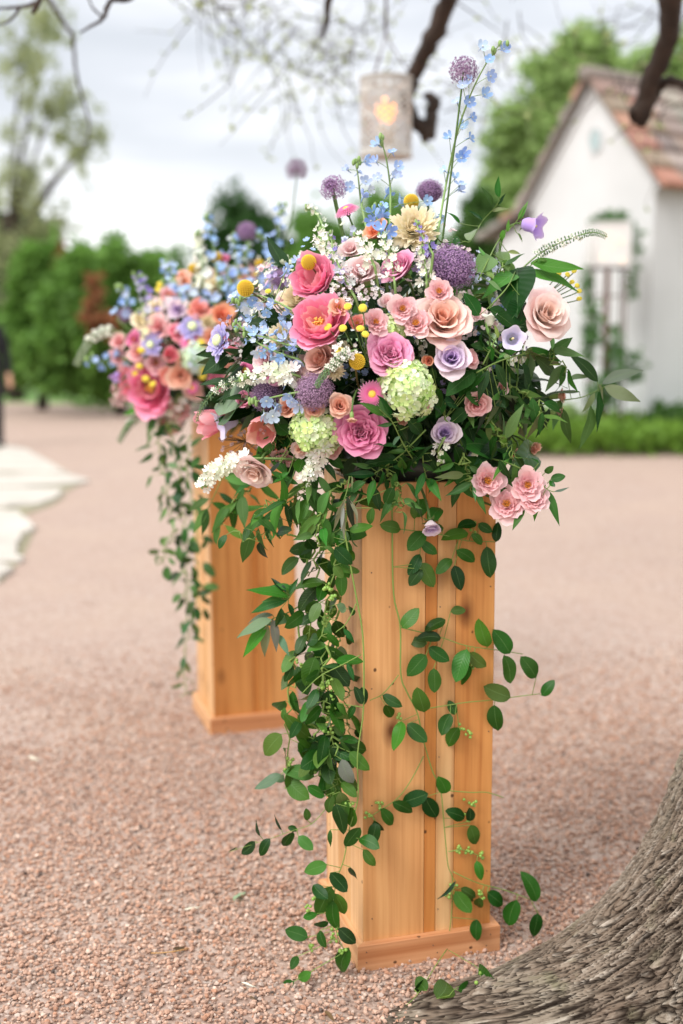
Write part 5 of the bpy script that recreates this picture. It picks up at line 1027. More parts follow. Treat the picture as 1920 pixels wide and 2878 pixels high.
spike('delphinium', 'blue delphinium bells drooping over the small peach rose', 'delphinium', r3([(860, 440), (720, 460), (620, 480), (540, 500), (460, 520)]), -.07, 38, [col('#86a9dc'), col('#9dbae6'), col('#b9cbe8')], florets=r3([(560, 505), (612, 548), (545, 592), (702, 475), (762, 530), (682, 390), (600, 600), (640, 545), (720, 510)]))
spike('delphinium', 'sky blue florets over the left side behind the yellow ball', 'delphinium', r1([(820, 880), (700, 820), (600, 770), (480, 740), (330, 790)]), -.01, 34, BLUES + SKY, florets=r1([(740, 860), (790, 875), (700, 850), (560, 845), (430, 830), (600, 790), (520, 800), (470, 770), (360, 740), (690, 570), (760, 520), (670, 600), (460, 880)]))
spike('larkspur', 'violet larkspur hanging over the cream chrysanthemum', 'larkspur', r2([(230, 420), (200, 370), (165, 310), (130, 240)]), -.09, 22, PURP, n=18, spread=12, mesh='larkspur', span=(.1, 1), buds=4)
spike('larkspur', 'grey violet larkspur left of the pale pink rose', 'larkspur', r1([(1120, 760), (1050, 630), (985, 480), (960, 340)]), -.04, 26, PURP[:1] + [col('#b9b4c8'), col('#d8d6d8'), col('#9a92c0')], n=22, spread=16, mesh='larkspur', span=(.15, 1))
spike('larkspur', 'white larkspur cluster beside the top pale pink rose', 'larkspur', r1([(1240, 560), (1200, 480), (1160, 400), (1130, 350)]), -.01, 30, WHITES, n=24, spread=20, mesh='larkspur', span=(.1, 1))
spike('larkspur', 'white larkspur tips at the upper left above the hot pink peony', 'larkspur', r1([(1000, 600), (960, 470), (910, 400), (880, 330)]), .0, 30, WHITES, n=26, spread=20, mesh='larkspur', span=(.1, 1))
spike('larkspur', 'white larkspur lying level over the dark purple flower at the left', 'larkspur', r3([(760, 350), (640, 330), (520, 340), (395, 375)]), -.05, 34, WHITES, n=44, spread=22, mesh='larkspur', span=(.05, 1), taper=.6)
spike('larkspur', 'white larkspur spilling below the white and green hydrangea', 'larkspur', r3([(930, 720), (890, 830), (850, 940), (790, 1015)]), -.06, 34, WHITES, n=44, spread=22, mesh='larkspur', span=(.05, 1), taper=.6)
spike('larkspur', 'white larkspur hanging lowest at the left before the rear pedestal', 'larkspur', r3([(470, 870), (330, 900), (220, 960), (150, 1060)]), .02, 32, WHITES, n=44, spread=20, mesh='larkspur', span=(.05, 1), taper=.7)
spike('larkspur', 'white and green larkspur between the mauve rose and the cream chrysanthemum', 'larkspur', [(1110, 800), (1100, 730), (1085, 690), (1075, 655)], -.01, 28, WHITES, n=24, spread=20, mesh='larkspur', span=(.1, 1))
spike('larkspur', 'greenish white larkspur just left of the purple dome flower', 'larkspur', [(1200, 800), (1195, 740), (1185, 700)], -.03, 26, WHITES + [col('#cfdcae')], n=20, spread=18, mesh='larkspur', span=(.05, 1))
spike('larkspur', 'white larkspur tip beside the tilted pink aster', 'larkspur', [(930, 740), (915, 660), (890, 600), (860, 580)], .02, 24, WHITES + [col('#cfdcae')], n=20, spread=15, mesh='larkspur', span=(.1, 1))
spike('delphinium', 'pale sky florets scattered low over the left shoulder', 'delphinium', [(840, 1010), (780, 990), (720, 960), (660, 900)], -.03, 32, SKY + BLUES[:2], n=18, spread=26, span=(.05, 1))
spike('larkspur', 'white florets under the small lavender rose', 'larkspur', r4([(560, 740), (520, 820), (530, 900)]), -.08, 26, WHITES, n=9, spread=16, mesh='larkspur', span=(.2, 1), buds=5)

def gooseneck(label, pts, dz, d, E=E1, cols=None):
    S = smooth_path([place(x, y, E, dz)[0] for x, y in pts], 40); B = S[0]; k = zdepth(B) / FPX; t = thing('gooseneck_loosestrife', label, 'loosestrife', B, 'gooseneck loosestrife spikes')
    V, F = tube(S - B, np.linspace(.0022, .0012, 40), 5); obj('stem', MB().add(V, F).mesh('stem', [M['stem']]), t, col('#7f9a5c'))
    b = MB(); w = MB(); me = floret_mesh('loosestrife_floret', 5, .4, .6, False)
    for i in range(150):
        f = .22 + .78 * i / 150; j = min(38, int(f * 39)); T = S[j + 1] - S[j]; T /= np.linalg.norm(T); a = i * 2.4; x = np.cross(T, FWD); x /= np.linalg.norm(x); y = np.cross(T, x); e = math.cos(a) * x + math.sin(a) * y
        rad = d * k * .5 * (1 - .55 * max(0, f - .35)); p = S[j] - B + e * rad; V, F = tube([S[j] - B, p], .0006, 3, False); b.add(V, F); V, F = sphere_vf(d * k * (.13 - .06 * f), 5, 4, 1.4); b.add(np.array(V) + p, F)
        if f < .62 and i % 3 == 0: obj('floret', me, t, jit(WHITES[0], .05), Matrix.LocRotScale(Vector(p), q_from(e + view_dir(0, 0, .5)), Vector((d * k * .32,) * 3)))
    o = obj('bud_spike', b.mesh('bud_spike', [M['stem']]), t, cols or col('#6f8f68')); o['kind'] = 'stuff'
gooseneck('gooseneck loosestrife spike arching down at the far left', r3([(560, 350), (420, 372), (270, 420), (170, 520), (115, 640)]), -.04, 22)
gooseneck('gooseneck loosestrife spike crossing before the half hidden blush rose', r3([(1130, 185), (1060, 210), (980, 280), (915, 350), (868, 425)]), -.10, 24)
gooseneck('gooseneck loosestrife spike pointing right across the cottage wall', r2([(720, 500), (800, 430), (900, 370), (1040, 315), (1120, 300), (1190, 325)]), -.0, 22)
gooseneck('gooseneck loosestrife spike curling at the left of the rear flowers', [(360, 940), (310, 930), (265, 945), (235, 985), (212, 1030)], -.0, 24, E2, col('#a9b59c'))
gooseneck('gooseneck loosestrife spike hanging below the rear flowers', [(450, 1120), (400, 1160), (360, 1200), (333, 1245)], .0, 22, E2)

def wax(label, x, y, rad, n, dz, fx, fy, E=E1, c='#eadfe0', eye='eye_dark', fs=15):
    B, nn = place(x, y, E, dz + .06); t = thing('wax_flower', label, 'wax flower', B, 'wax flower sprays'); k = zdepth(B) / FPX; mb = MB()
    key = 'wax_floret'
    if key not in MESH:
        m_ = floret_mesh('wax_floret_tmp', 5, .15, .8, True); m2 = m_.copy(); m2.name = key; m2.materials[1] = M['eye_dark']; MESH[key] = m2
    for i in range(n):
        a, r_ = random.uniform(0, 6.28), rad * math.sqrt(random.random()); P, q = place(x + r_ * math.cos(a) * fx, y + r_ * math.sin(a) * fy, E, dz + random.uniform(-.03, .02)); ax = view_dir(random.gauss(0, .5), random.gauss(.3, .5), .8)
        obj('floret', MESH[key], t, jit(col(c), .08), Matrix.LocRotScale(Vector(P - B), q_from(ax), Vector((fs * k / 2 * random.uniform(.7, 1.15),) * 3))); V, F = tube(bend(np.zeros(3), (P - B) * .4, P - B, 5), .0007, 3, False); mb.add(V, F)
    obj('twigs', mb.mesh('twigs', [M['stem']]), t, col('#6d5a3c'))
wax('white and maroon wax flower twigs in the upper middle of the front flowers', 1005, 808, 78, 60, -.05, 1, .8); wax('white wax flowers scattered over the half hidden blush rose', 975, 985, 34, 22, -.10, 1.2, .7, c='#f4f0ea'); wax('dusty pink wax flowers low at the left under the tulips', 690, 1240, 62, 46, -.01, 1.3, .7, c='#d8b8b4', fs=12); wax('white wax flowers right of the mauve rose near the purple dome', 1190, 720, 40, 22, .0, .7, 1)
wax('brownish wax flower twigs at the left between the two arrangements', 650, 930, 46, 44, .05, 1, 1, c='#b79aa4', fs=12); wax('small white wax flowers right of the coral rosebud top', 1250, 690, 40, 16, .02, 1, 1)
wax('pale wax flowers filling the rear arrangement', 470, 880, 70, 36, -.02, 1, .8, E2, '#ead8da', fs=22); wax('dusty wax flowers low on the rear arrangement', 350, 1110, 44, 26, .0, 1, .9, E2, '#c8aaa4', fs=18)

# --- rear arrangement
FR = dict(E=E2)
fl('peony', 425, 1090, 124, 'hot', 'hot pink peony with yellow stamens in the rear flowers', (-.3, -.1, .9), -.06, **FR); fl('peony', 372, 1080, 84, 'rosy', 'pink peony at the left edge of the rear flowers', (-.6, -.1, .7), -.03, **FR); fl('tulip', 478, 1000, 48, 'rosy', 'round pink bud in the middle of the rear flowers', (.3, .2, .9), -.09, **FR)
fl('rose', 509, 1056, 66, 'peach', 'peach rose right of the rear hot pink peony', (.2, -.1, .9), -.07, N=20, **FR); fl('scab', 540, 915, 68, 'scab', 'lavender scabiosa high in the rear flowers', (.0, .3, .9), -.05, **FR); fl('scab', 421, 968, 56, 'scab', 'lavender scabiosa at the left of the rear flowers', (-.3, .1, .9), -.07, **FR)
fl('aster', 538, 962, 60, 'pinkaster', 'magenta aster below the rear lavender scabiosa', (.1, 0, 1), -.04, **FR); fl('hyd', 555, 1004, 84, 'hydblue', 'bluish green hydrangea in the rear flowers', (.1, 0, 1), -.03, n=70, fs=.25, **FR); fl('carnation', 626, 1016, 64, 'peach', 'peach carnation at the right of the rear flowers', (.4, -.2, .8), -.03, **FR)
fl('rose', 561, 868, 60, 'coral', 'coral rose at the top of the rear flowers', (0, .4, .8), -.02, N=20, **FR); fl('rose', 624, 886, 64, 'orange', 'bright orange rose beside the leftmost yellow ball', (.2, .3, .8), -.02, N=20, **FR); fl('spray', 473, 828, 46, 'dusty', 'pink spray rose at the top left of the rear flowers', (0, .3, .9), -.01, **FR); fl('rose', 438, 862, 46, 'cream', 'cream rose at the upper left of the rear flowers', (-.2, .3, .9), -.02, N=16, **FR)
fl('rose', 447, 920, 62, 'dusty', 'dusty pink rose in the centre left of the rear flowers', (-.2, .1, .9), -.03, N=20, **FR); fl('dome', 354, 886, 50, 'mauvedome', 'mauve trachelium at the left of the rear flowers', (-.5, .3, .7), .0, **FR); fl('spray', 385, 990, 58, 'dusty', 'pale rose spray bloom above the rear hot pink peony', (-.4, .1, .8), -.05, **FR); fl('spray', 374, 955, 50, 'magenta', 'magenta spray bloom at the left of the rear flowers', (-.5, .2, .8), -.04, **FR)
fl('bell', 328, 1056, 34, 'bellp', 'violet bellflower hanging at the left of the rear flowers', (-.4, -.7, .4), 0, **FR); fl('ball', 610, 724, 32, 'yellow', 'yellow ball flower at the top of the rear flowers', (0, 1, .2), .0, **FR); fl('ball', 545, 755, 30, 'yellow', 'yellow ball flower left of the rear white larkspur', (-.2, 1, .2), .0, **FR); fl('ball', 730, 742, 26, 'yellow', 'yellow ball flower at the right top of the rear flowers', (.2, 1, .2), .0, **FR)
fl('allium', 694, 652, 62, 'purple', 'purple allium globe standing above the rear flowers', (0, 1, .2), .0, **FR); fl('dome', 694, 654, 48, 'purple', 'dense purple heart of the rear allium globe', (0, 1, .2), .0, **FR); fl('allium', 834, 478, 66, 'alliumgrey', 'grey purple allium on a long thin stem against the sky', (0, 1, .2), .0, **FR); fl('dome', 786, 785, 56, 'purple', 'purple trachelium between the two arrangements', (.2, .4, .8), .0, **FR)
fl('spray', 514, 776, 40, 'peach', 'small peach spray rose high on the rear flowers', (0, .4, .9), .0, **FR); fl('spray', 520, 790, 34, 'peach', 'second small peach spray rose under the high one', (.2, .2, .9), -.01, **FR); fl('spray', 632, 722, 28, 'magenta', 'tiny magenta bloom beside the rear yellow ball', (.3, .6, .6), .0, **FR); fl('rose', 690, 940, 60, 'palepink', 'pale rose in the gap between both arrangements', (.2, .1, .9), .0, N=18, **FR)
fl('spray', 505, 1160, 56, 'spray', 'pale pink spray rose hanging under the rear flowers', (-.1, -.5, .8), -.03, **FR); fl('spray', 475, 1200, 60, 'spray', 'lowest pale pink spray rose under the rear flowers', (-.1, -.6, .8), -.03, **FR); fl('rose', 545, 1100, 54, 'blush', 'blush rose low in the rear flowers', (.2, -.2, .9), -.03, N=18, **FR); fl('aster', 540, 1090, 36, 'pinkaster', 'small magenta aster low in the rear flowers', (.1, -.1, 1), -.07, **FR); fl('mum', 600, 800, 54, 'cream', 'cream chrysanthemum high in the rear flowers', (0, .4, .8), .0, **FR)
for x, y, s, kd, pl, lab in ((500, 935, 60, 'rose', 'rosy', 'rose pink rose between the two rear scabiosa'), (592, 950, 56, 'rose', 'peach', 'peach rose above the rear bluish hydrangea'), (480, 1060, 58, 'rose', 'coral', 'coral rose between rear peony and peach rose'), (645, 960, 60, 'rose', 'rosy', 'rose pink rose at the right of the rear flowers'), (335, 960, 50, 'rose', 'dusty', 'dusty rose at the far left of the rear flowers'), (395, 900, 54, 'rose', 'cream', 'cream rose above the left rear scabiosa'), (610, 1075, 58, 'rose', 'hot', 'hot pink rose low at the right of the rear flowers'), (440, 1020, 56, 'spray', 'spray', 'pink spray rose just above the rear hot pink peony'),
                             (520, 1005, 50, 'spray', 'peach', 'peach spray rose left of the rear bluish hydrangea'), (500, 870, 52, 'rose', 'lav', 'lavender rose near the top of the rear flowers'), (585, 905, 46, 'mum', 'cream', 'small cream chrysanthemum below the rear coral rose'), (330, 1000, 44, 'spray', 'spray', 'pink spray rose at the left tip of the rear flowers'), (660, 1060, 56, 'rose', 'blush', 'blush rose at the lower right of the rear flowers')):
    fl(kd, x, y, s, pl, lab, (random.uniform(-.4, .3), random.uniform(-.1, .4), .85), -.03, E=E2, **({'N': 18} if kd == 'rose' else {}))
def blossom(label, E, n, seed, pals):
    rs = np.random.default_rng(seed); me = MESH['hydrangea_floret_b']; v = np.zeros(len(me.vertices) * 3); me.vertices.foreach_get('co', v); v = v.reshape(-1, 3); f0 = [list(p.vertices) for p in me.polygons]; q4 = np.array([f for f in f0 if len(f) == 4 and max(f) < 60]); v = v[:q4.max() + 1]; V = []; F = []; C = []; c0 = 0
    for i in range(n):
        c_ = rs.normal(0, 1, 3); c_ /= np.linalg.norm(c_)
        if c_[1] > .3: c_[1] *= -1
        if c_[2] < -.35: continue
        p0 = E['c'] + c_ * E['r'] * rs.uniform(.70, .93); cc = np.array(pals[rs.integers(len(pals))])
        for k in range(rs.integers(3, 8)):
            p = p0 + rs.normal(0, .014, 3); m = np.array(frame(p, rs.normal(0, 1, 3), c_ + rs.normal(0, .4, 3) + (0, -.4, .3), rs.uniform(.005, .009))); V.append(v @ m[:3, :3].T + m[:3, 3]); F.append(q4 + c0); c0 += len(v); C.append(np.repeat((cc * rs.uniform(.85, 1.1))[None], len(v), 0))
    m_, nt_, b_ = new_mat('filler_blossom'); at = NN(nt_, 'ShaderNodeAttribute', attribute_name='tint'); link(nt_, at.outputs[0], b_.inputs['Base Color']); b_.inputs['Roughness'].default_value = .6; thin_mix(nt_, b_, at.outputs[0], .2)
    tag(obj('filler_blossom', mk('filler_blossom', np.concatenate(V), np.concatenate(F), True, {'tint': np.clip(np.concatenate(C), 0, 1)}, [m_])), label, 'blossom', None, 'stuff')
PAST = [col(h) for h in ('#f4f2e4', '#e6edd0', '#f3dede', '#cfd9ee', '#b9a6d2', '#e9c4ca', '#f0e8c8', '#a9c3ea', '#f4f2ea')]
blossom('tiny pale filler blossoms between the blooms of the front arrangement', E1, 330, 8, PAST); blossom('tiny pastel filler blossoms between the blooms of the rear arrangement', E2, 380, 9, PAST + [col('#ee8fa6'), col('#f2b08a'), col('#efd060')])
spike('larkspur', 'white larkspur spike upright in the rear flowers', 'larkspur', [(575, 830), (570, 760), (560, 700), (555, 645)], 0, 30, WHITES, E2, n=36, spread=17, mesh='larkspur', span=(.05, 1))
spike('larkspur', 'violet larkspur at the upper left of the rear flowers', 'larkspur', [(440, 900), (420, 850), (400, 800), (385, 770)], -.02, 28, PURP + [col('#c9cbe0')], E2, n=22, spread=20, mesh='larkspur', span=(.05, 1))
spike('larkspur', 'yellowish white larkspur with violet bees in the rear flowers', 'larkspur', [(430, 960), (420, 900), (400, 870)], -.04, 26, [col('#f0e6b0'), col('#e8e2c0'), PURP[2]], E2, n=18, spread=22, mesh='larkspur', span=(.05, 1))
spike('larkspur', 'white larkspur hanging under the rear flowers', 'larkspur', [(500, 1110), (490, 1160), (480, 1200)], -.04, 28, WHITES, E2, n=18, spread=18, mesh='larkspur', span=(.05, 1))
for i, (pts, lab) in enumerate((([(610, 800), (605, 720), (590, 650), (585, 605)], 'light blue delphinium left of the purple allium globe'), ([(665, 850), (668, 770), (660, 700), (655, 660)], 'dense light blue delphinium under the purple allium globe'), ([(760, 850), (775, 740), (783, 640), (788, 570)], 'light blue delphinium rising between the two arrangements'), ([(520, 860), (495, 800), (480, 760), (455, 745)], 'light blue delphinium leaning left in the rear flowers'),
                                ([(700, 820), (745, 760), (760, 700), (720, 650)], 'pale blue delphinium right of the purple allium globe'), ([(640, 870), (570, 840), (520, 820), (470, 790)], 'blue delphinium lying over the top of the rear flowers'), ([(380, 1000), (330, 1010), (280, 1015), (240, 1010)], 'pale blue delphinium sticking out at the left of the rear flowers'), ([(650, 800), (640, 760), (690, 720), (700, 690)], 'short bright blue delphinium in the rear flowers'), ([(720, 900), (690, 850), (650, 820), (610, 790)], 'blue delphinium behind the leftmost yellow ball'), ([(330, 900), (355, 850), (340, 800)], 'thin blue sprig at the upper left of the rear flowers'), ([(700, 990), (640, 940), (600, 930)], 'blue delphinium low behind the scabiosa'))):
    spike('delphinium', lab, 'delphinium', pts, -.01, 34, BLUES + (SKY if i % 2 else []), E2, n=(9 if i in (6, 9) else 15), spread=19, span=(.1, 1))

# ------------------------------------------------------------------ foliage
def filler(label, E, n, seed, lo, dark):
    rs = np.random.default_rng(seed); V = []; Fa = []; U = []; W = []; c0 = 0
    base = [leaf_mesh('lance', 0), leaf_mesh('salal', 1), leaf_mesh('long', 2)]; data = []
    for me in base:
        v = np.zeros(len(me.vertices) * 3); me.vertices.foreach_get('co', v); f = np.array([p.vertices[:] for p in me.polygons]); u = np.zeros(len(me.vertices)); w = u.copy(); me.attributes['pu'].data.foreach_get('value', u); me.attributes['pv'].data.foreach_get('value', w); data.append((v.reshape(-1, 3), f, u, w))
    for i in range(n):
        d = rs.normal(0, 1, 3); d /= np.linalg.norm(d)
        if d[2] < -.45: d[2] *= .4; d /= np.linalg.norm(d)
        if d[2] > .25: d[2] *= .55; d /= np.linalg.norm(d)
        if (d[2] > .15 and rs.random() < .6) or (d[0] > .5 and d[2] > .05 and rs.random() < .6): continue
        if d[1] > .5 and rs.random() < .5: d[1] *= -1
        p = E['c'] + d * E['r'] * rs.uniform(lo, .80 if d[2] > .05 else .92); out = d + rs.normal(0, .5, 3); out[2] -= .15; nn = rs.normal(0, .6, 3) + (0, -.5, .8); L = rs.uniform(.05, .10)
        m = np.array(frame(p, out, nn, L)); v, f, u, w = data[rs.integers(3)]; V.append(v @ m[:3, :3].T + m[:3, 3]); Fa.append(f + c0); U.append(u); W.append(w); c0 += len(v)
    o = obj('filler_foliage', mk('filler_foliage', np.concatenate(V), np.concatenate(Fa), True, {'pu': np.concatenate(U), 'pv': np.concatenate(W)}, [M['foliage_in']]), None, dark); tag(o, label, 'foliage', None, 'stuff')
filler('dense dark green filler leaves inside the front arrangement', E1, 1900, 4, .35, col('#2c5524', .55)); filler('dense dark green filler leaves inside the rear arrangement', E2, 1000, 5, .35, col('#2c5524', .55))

def P3(x, y, Y): return at_y(x, y, Y)
def sprig_x(name, label, cat, stem, leaves, kind, dz=-.03, E=E1, Y=None, thick=.002, grp='leafy sprigs', wid=1.0, plane=None, tilt=.35):
    """a sprig whose leaves were read off one by one: stem points and (base, tip) pairs"""
    f = (lambda x, y: on_plane(x, y, *plane)) if plane is not None else ((lambda x, y: at_y(x, y, Y)) if Y else (lambda x, y: place(x, y, E, dz)[0]))
    S = smooth_path([f(*p) for p in stem], 24) if len(stem) > 1 else None; B = f(*stem[0]); t = thing(name, label, cat, B, grp); k = zdepth(B) / FPX
    mb = MB()
    if S is not None: V, F = tube(S - B, np.linspace(thick, thick * .5, 24), 5); mb.add(V, F)
    for L in leaves:
        b = f(*L[0]) + FWD * random.uniform(-.012, .004); tip = f(*L[1]) + FWD * random.gauss(-.008, tilt * np.hypot(L[0][0] - L[1][0], L[0][1] - L[1][1]) * k * .5)
        if plane is not None: tip = b + (tip - b); 
        kd = L[2] if len(L) > 2 else kind
        put_leaf(t, b, tip, kd, None, L[3] if len(L) > 3 else None, wid=wid)
        if S is not None:
            j = int(np.argmin(np.linalg.norm(S - b, axis=1))); 
            if np.linalg.norm(S[j] - b) > .002: V, F = tube(bend(S[j] - B, (S[j] + b) / 2 - B - (0, 0, .003), b - B, 4), .001, 3, False); mb.add(V, F)
    if mb.V: obj('stem', mb.mesh('stem', [M['stem']]), t, col('#6f8a45'))
    return t
def conv(fn, L, **k): return [((fn([a])[0]), (fn([b])[0]), *r) for a, b, *r in L]
LG = col('#8a9a7c'); BRT = col('#4f8a34')
sprig_x('leaf_branch', 'long willowy leaf branch reaching furthest right before the cottage', 'branch', r4([(1000, 560), (1110, 545), (1300, 505), (1420, 485), (1525, 440)]), conv(r4, [((1525, 385), (1350, 210)), ((1410, 455), (1160, 425)), ((1500, 460), (1418, 580), 'long', LG), ((1480, 540), (1445, 812)), ((1530, 450), (1520, 705)), ((1530, 400), (1580, 520), 'long', LG), ((1560, 420), (1815, 500), 'long', LG), ((1550, 400), (1800, 300), 'long', LG), ((1300, 560), (1400, 775)), ((1215, 560), (1155, 750)), ((1130, 560), (1060, 730)), ((1300, 490), (1210, 680), 'long', LG), ((1330, 380), (1480, 330), 'long', LG)]), 'long', -.02)
sprig_x('leaf_branch', 'spreading long leaves between the bellflower and the right branch', 'branch', r4([(760, 330), (900, 260), (1050, 215), (1130, 215)]), conv(r4, [((1130, 230), (1320, 360)), ((1090, 200), (1145, 370), 'long', col('#6d8f55')), ((1045, 280), (1130, 450)), ((960, 290), (1010, 440)), ((880, 280), (960, 450)), ((1080, 190), (1275, 295), 'long', LG), ((830, 320), (760, 500)), ((1000, 300), (1060, 420)), ((840, 500), (760, 720), 'olive'), ((930, 470), (800, 680), 'olive'), ((950, 470), (860, 640), 'olive'), ((970, 480), (1040, 690), 'olive'), ((900, 470), (1130, 555), 'olive'), ((880, 560), (935, 700), 'olive'), ((1000, 560), (960, 720), 'olive')]), 'long', -.05)
sprig_x('salal_leaves', 'broad dark salal leaves behind the right blush rose', 'leaves', r2([(560, 690), (640, 600), (690, 500)]), conv(r2, [((690, 500), (676, 748), 'salal', col('#1f4a18')), ((540, 720), (690, 825), 'salal', col('#24521b')), ((740, 690), (640, 790), 'salal', col('#1f4a18')), ((480, 760), (400, 640), 'salal', col('#24521b'))]), 'salal', -.05, wid=1.0)
sprig_x('salal_leaves', 'slender bright leaves pointing right under the loosestrife', 'leaves', r2([(700, 520), (745, 500), (800, 455)]), conv(r2, [((745, 512), (1030, 537), 'long', BRT), ((770, 467), (1040, 482), 'long', BRT), ((800, 455), (888, 441), 'long', BRT), ((690, 520), (530, 520), 'lance', BRT), ((750, 560), (800, 545), 'lance', BRT)]), 'long', -.02)
sprig_x('smilax_tip', 'small smilax tip leaves against the cottage roof', 'vine', r2([(400, 350), (440, 345), (500, 240), (555, 180), (600, 120)]), conv(r2, [((557, 172), (530, 58)), ((590, 115), (583, 3)), ((590, 148), (622, 88)), ((372, 252), (322, 193)), ((430, 345), (442, 245), 'lance', LG), ((500, 240), (425, 180)), ((555, 180), (625, 168), 'lance', LG), ((330, 370), (290, 320)), ((360, 330), (330, 395))]), 'lance', .02, thick=.0014)
sprig_x('bellflower_foliage', 'light green bellflower leaves and buds at the upper right', 'foliage', r2([(480, 560), (540, 440), (600, 330), (690, 240), (745, 140)]), conv(r2, [((560, 440), (480, 490), 'salal', col('#7ba05a')), ((620, 290), (590, 350), 'salal', col('#6fae4a')), ((640, 300), (640, 235), 'lance', col('#6fae4a')), ((690, 310), (735, 350), 'lance', col('#8fb968')), ((600, 400), (640, 480), 'lance', col('#7ba05a')), ((640, 410), (715, 415), 'lance', col('#a4c27c')), ((620, 460), (700, 505), 'lance', col('#a4c27c')), ((530, 570), (610, 625), 'lance', col('#a4c27c')), ((700, 230), (745, 140), 'lance', col('#6f9a4a')), ((510, 430), (480, 380), 'salal', col('#7ba05a')), ((560, 560), (520, 500), 'lance', col('#7ba05a'))]), 'lance', .0)
sprig_x('bellflower_foliage', 'green buds and leaves round the pale lavender bellflower', 'foliage', r4([(800, 280), (850, 180), (900, 90), (1000, 60)]), conv(r4, [((900, 110), (870, 30), 'lance', col('#8fb968')), ((830, 90), (815, 10), 'lance', col('#7ba05a')), ((1030, 90), (1095, 130), 'lance', col('#8fc060')), ((940, 60), (1050, 20), 'lance', col('#8fc060')), ((820, 170), (740, 150), 'salal'), ((840, 160), (860, 260), 'salal'), ((920, 220), (1000, 260), 'lance', col('#c4d2a0')), ((900, 240), (950, 200), 'lance', col('#6fae4a')), ((800, 170), (770, 90), 'lance')]), 'lance', -.04)
sprig_x('salal_leaves', 'broad heart-shaped leaves low on the right of the front flowers', 'leaves', r4([(560, 620), (640, 720), (700, 850)]), conv(r4, [((660, 790), (935, 765), 'heart', col('#46803a')), ((690, 860), (715, 1062), 'heart', col('#4a8a38')), ((800, 310), (640, 470), 'heart'), ((700, 560), (590, 650), 'heart'), ((560, 520), (665, 508), 'heart'), ((620, 800), (690, 930), 'salal'), ((560, 500), (500, 620), 'salal'), ((740, 330), (560, 400), 'heart'), ((690, 480), (850, 440), 'heart'), ((480, 300), (470, 430), 'salal'), ((520, 430), (510, 560), 'salal')]), 'heart', -.03)
sprig_x('ruscus_sprig', 'glossy pointed ruscus sprig sweeping down left of the pedestal top', 'sprig', r3([(1560, 690), (1400, 850), (1230, 970), (1080, 1060)]), conv(r3, [((1390, 890), (1145, 870)), ((1240, 970), (1050, 970)), ((1180, 1020), (1040, 1095)), ((1240, 1010), (1185, 1150)), ((1290, 950), (1285, 1110)), ((1160, 1060), (1130, 1190)), ((1250, 1060), (1262, 1210)), ((1410, 870), (1412, 985)), ((1430, 830), (1310, 820)), ((1420, 850), (1500, 930)), ((1220, 930), (1100, 905)), ((1320, 930), (1240, 890)), ((1370, 960), (1360, 1080)), ((1100, 1060), (1010, 1150)), ((1130, 1040), (1080, 1170)), ((1300, 1000), (1340, 1080))]), 'lance', -.07)
sprig_x('ruscus_sprig', 'ruscus sprig of dark leaves right of the magenta rose', 'sprig', r3([(1500, 900), (1420, 780), (1350, 640), (1270, 560)]), conv(r3, [((1380, 800), (1235, 768)), ((1440, 620), (1580, 745)), ((1380, 660), (1515, 768)), ((1350, 650), (1255, 662)), ((1345, 620), (1275, 470)), ((1290, 600), (1168, 512)), ((1350, 610), (1192, 436)), ((1470, 820), (1560, 790)), ((1450, 790), (1480, 910), 'lance'), ((1400, 730), (1330, 800), 'lance', col('#6b8a70')), ((1500, 640), (1568, 600)), ((1480, 900), (1560, 780))]), 'lance', -.08)
sprig_x('ruscus_sprig', 'dark ruscus leaves hanging over the pedestal rim on the right', 'sprig', r4([(420, 840), (430, 930), (460, 1040)]), conv(r4, [((430, 960), (380, 1110)), ((450, 1000), (525, 1100)), ((470, 1000), (470, 1100)), ((350, 880), (280, 980)), ((300, 850), (260, 1000)), ((420, 900), (500, 960)), ((540, 820), (610, 960)), ((400, 860), (320, 960)), ((480, 880), (540, 1010)), ((340, 800), (360, 910)), ((620, 980), (560, 1040), 'lance', BRT), ((320, 760), (250, 830)), ((580, 900), (640, 1000), 'salal')]), 'lance', -.06)
sprig_x('ruscus_sprig', 'green leaves trailing beneath the pink spray rose trio', 'sprig', r4([(800, 860), (960, 900), (1080, 960), (1200, 1060)]), conv(r4, [((1190, 1060), (1285, 1265), 'lance', BRT), ((1060, 1180), (980, 1305), 'lance', BRT), ((1140, 1160), (1120, 1260), 'lance', BRT), ((900, 880), (960, 1030)), ((840, 860), (920, 940)), ((1000, 900), (990, 1040), 'lance', col('#5f8a4a')), ((1100, 830), (1140, 930)), ((1190, 960), (1235, 930), 'oval', BRT), ((1230, 1000), (1305, 980), 'oval', BRT), ((1220, 1040), (1265, 1020), 'oval', BRT), ((1150, 900), (1100, 860)), ((960, 800), (880, 760)), ((880, 780), (800, 880)), ((1060, 740), (1010, 700), 'lance', col('#6f9a4a')), ((1250, 1080), (1345, 1050), 'olive', LG)]), 'lance', -.02)
sprig_x('salal_leaves', 'dark broad leaves among the tulips at the lower left', 'leaves', r3([(760, 840), (700, 740), (620, 640)]), conv(r3, [((610, 610), (725, 745), 'salal'), ((700, 720), (560, 620), 'salal'), ((690, 800), (750, 870), 'salal'), ((640, 890), (560, 1000), 'lance', col('#5f8070')), ((700, 960), (590, 1025), 'lance', BRT), ((590, 960), (720, 1000), 'lance'), ((440, 480), (190, 520), 'salal', col('#7f9a7a')), ((420, 470), (230, 590), 'salal', col('#5f8060')), ((720, 1000), (640, 1070), 'lance'), ((760, 960), (800, 840), 'salal'), ((840, 1010), (900, 1080), 'lance'), ((920, 900), (990, 1000), 'lance'), ((960, 860), (1040, 930), 'salal')]), 'salal', -.01)
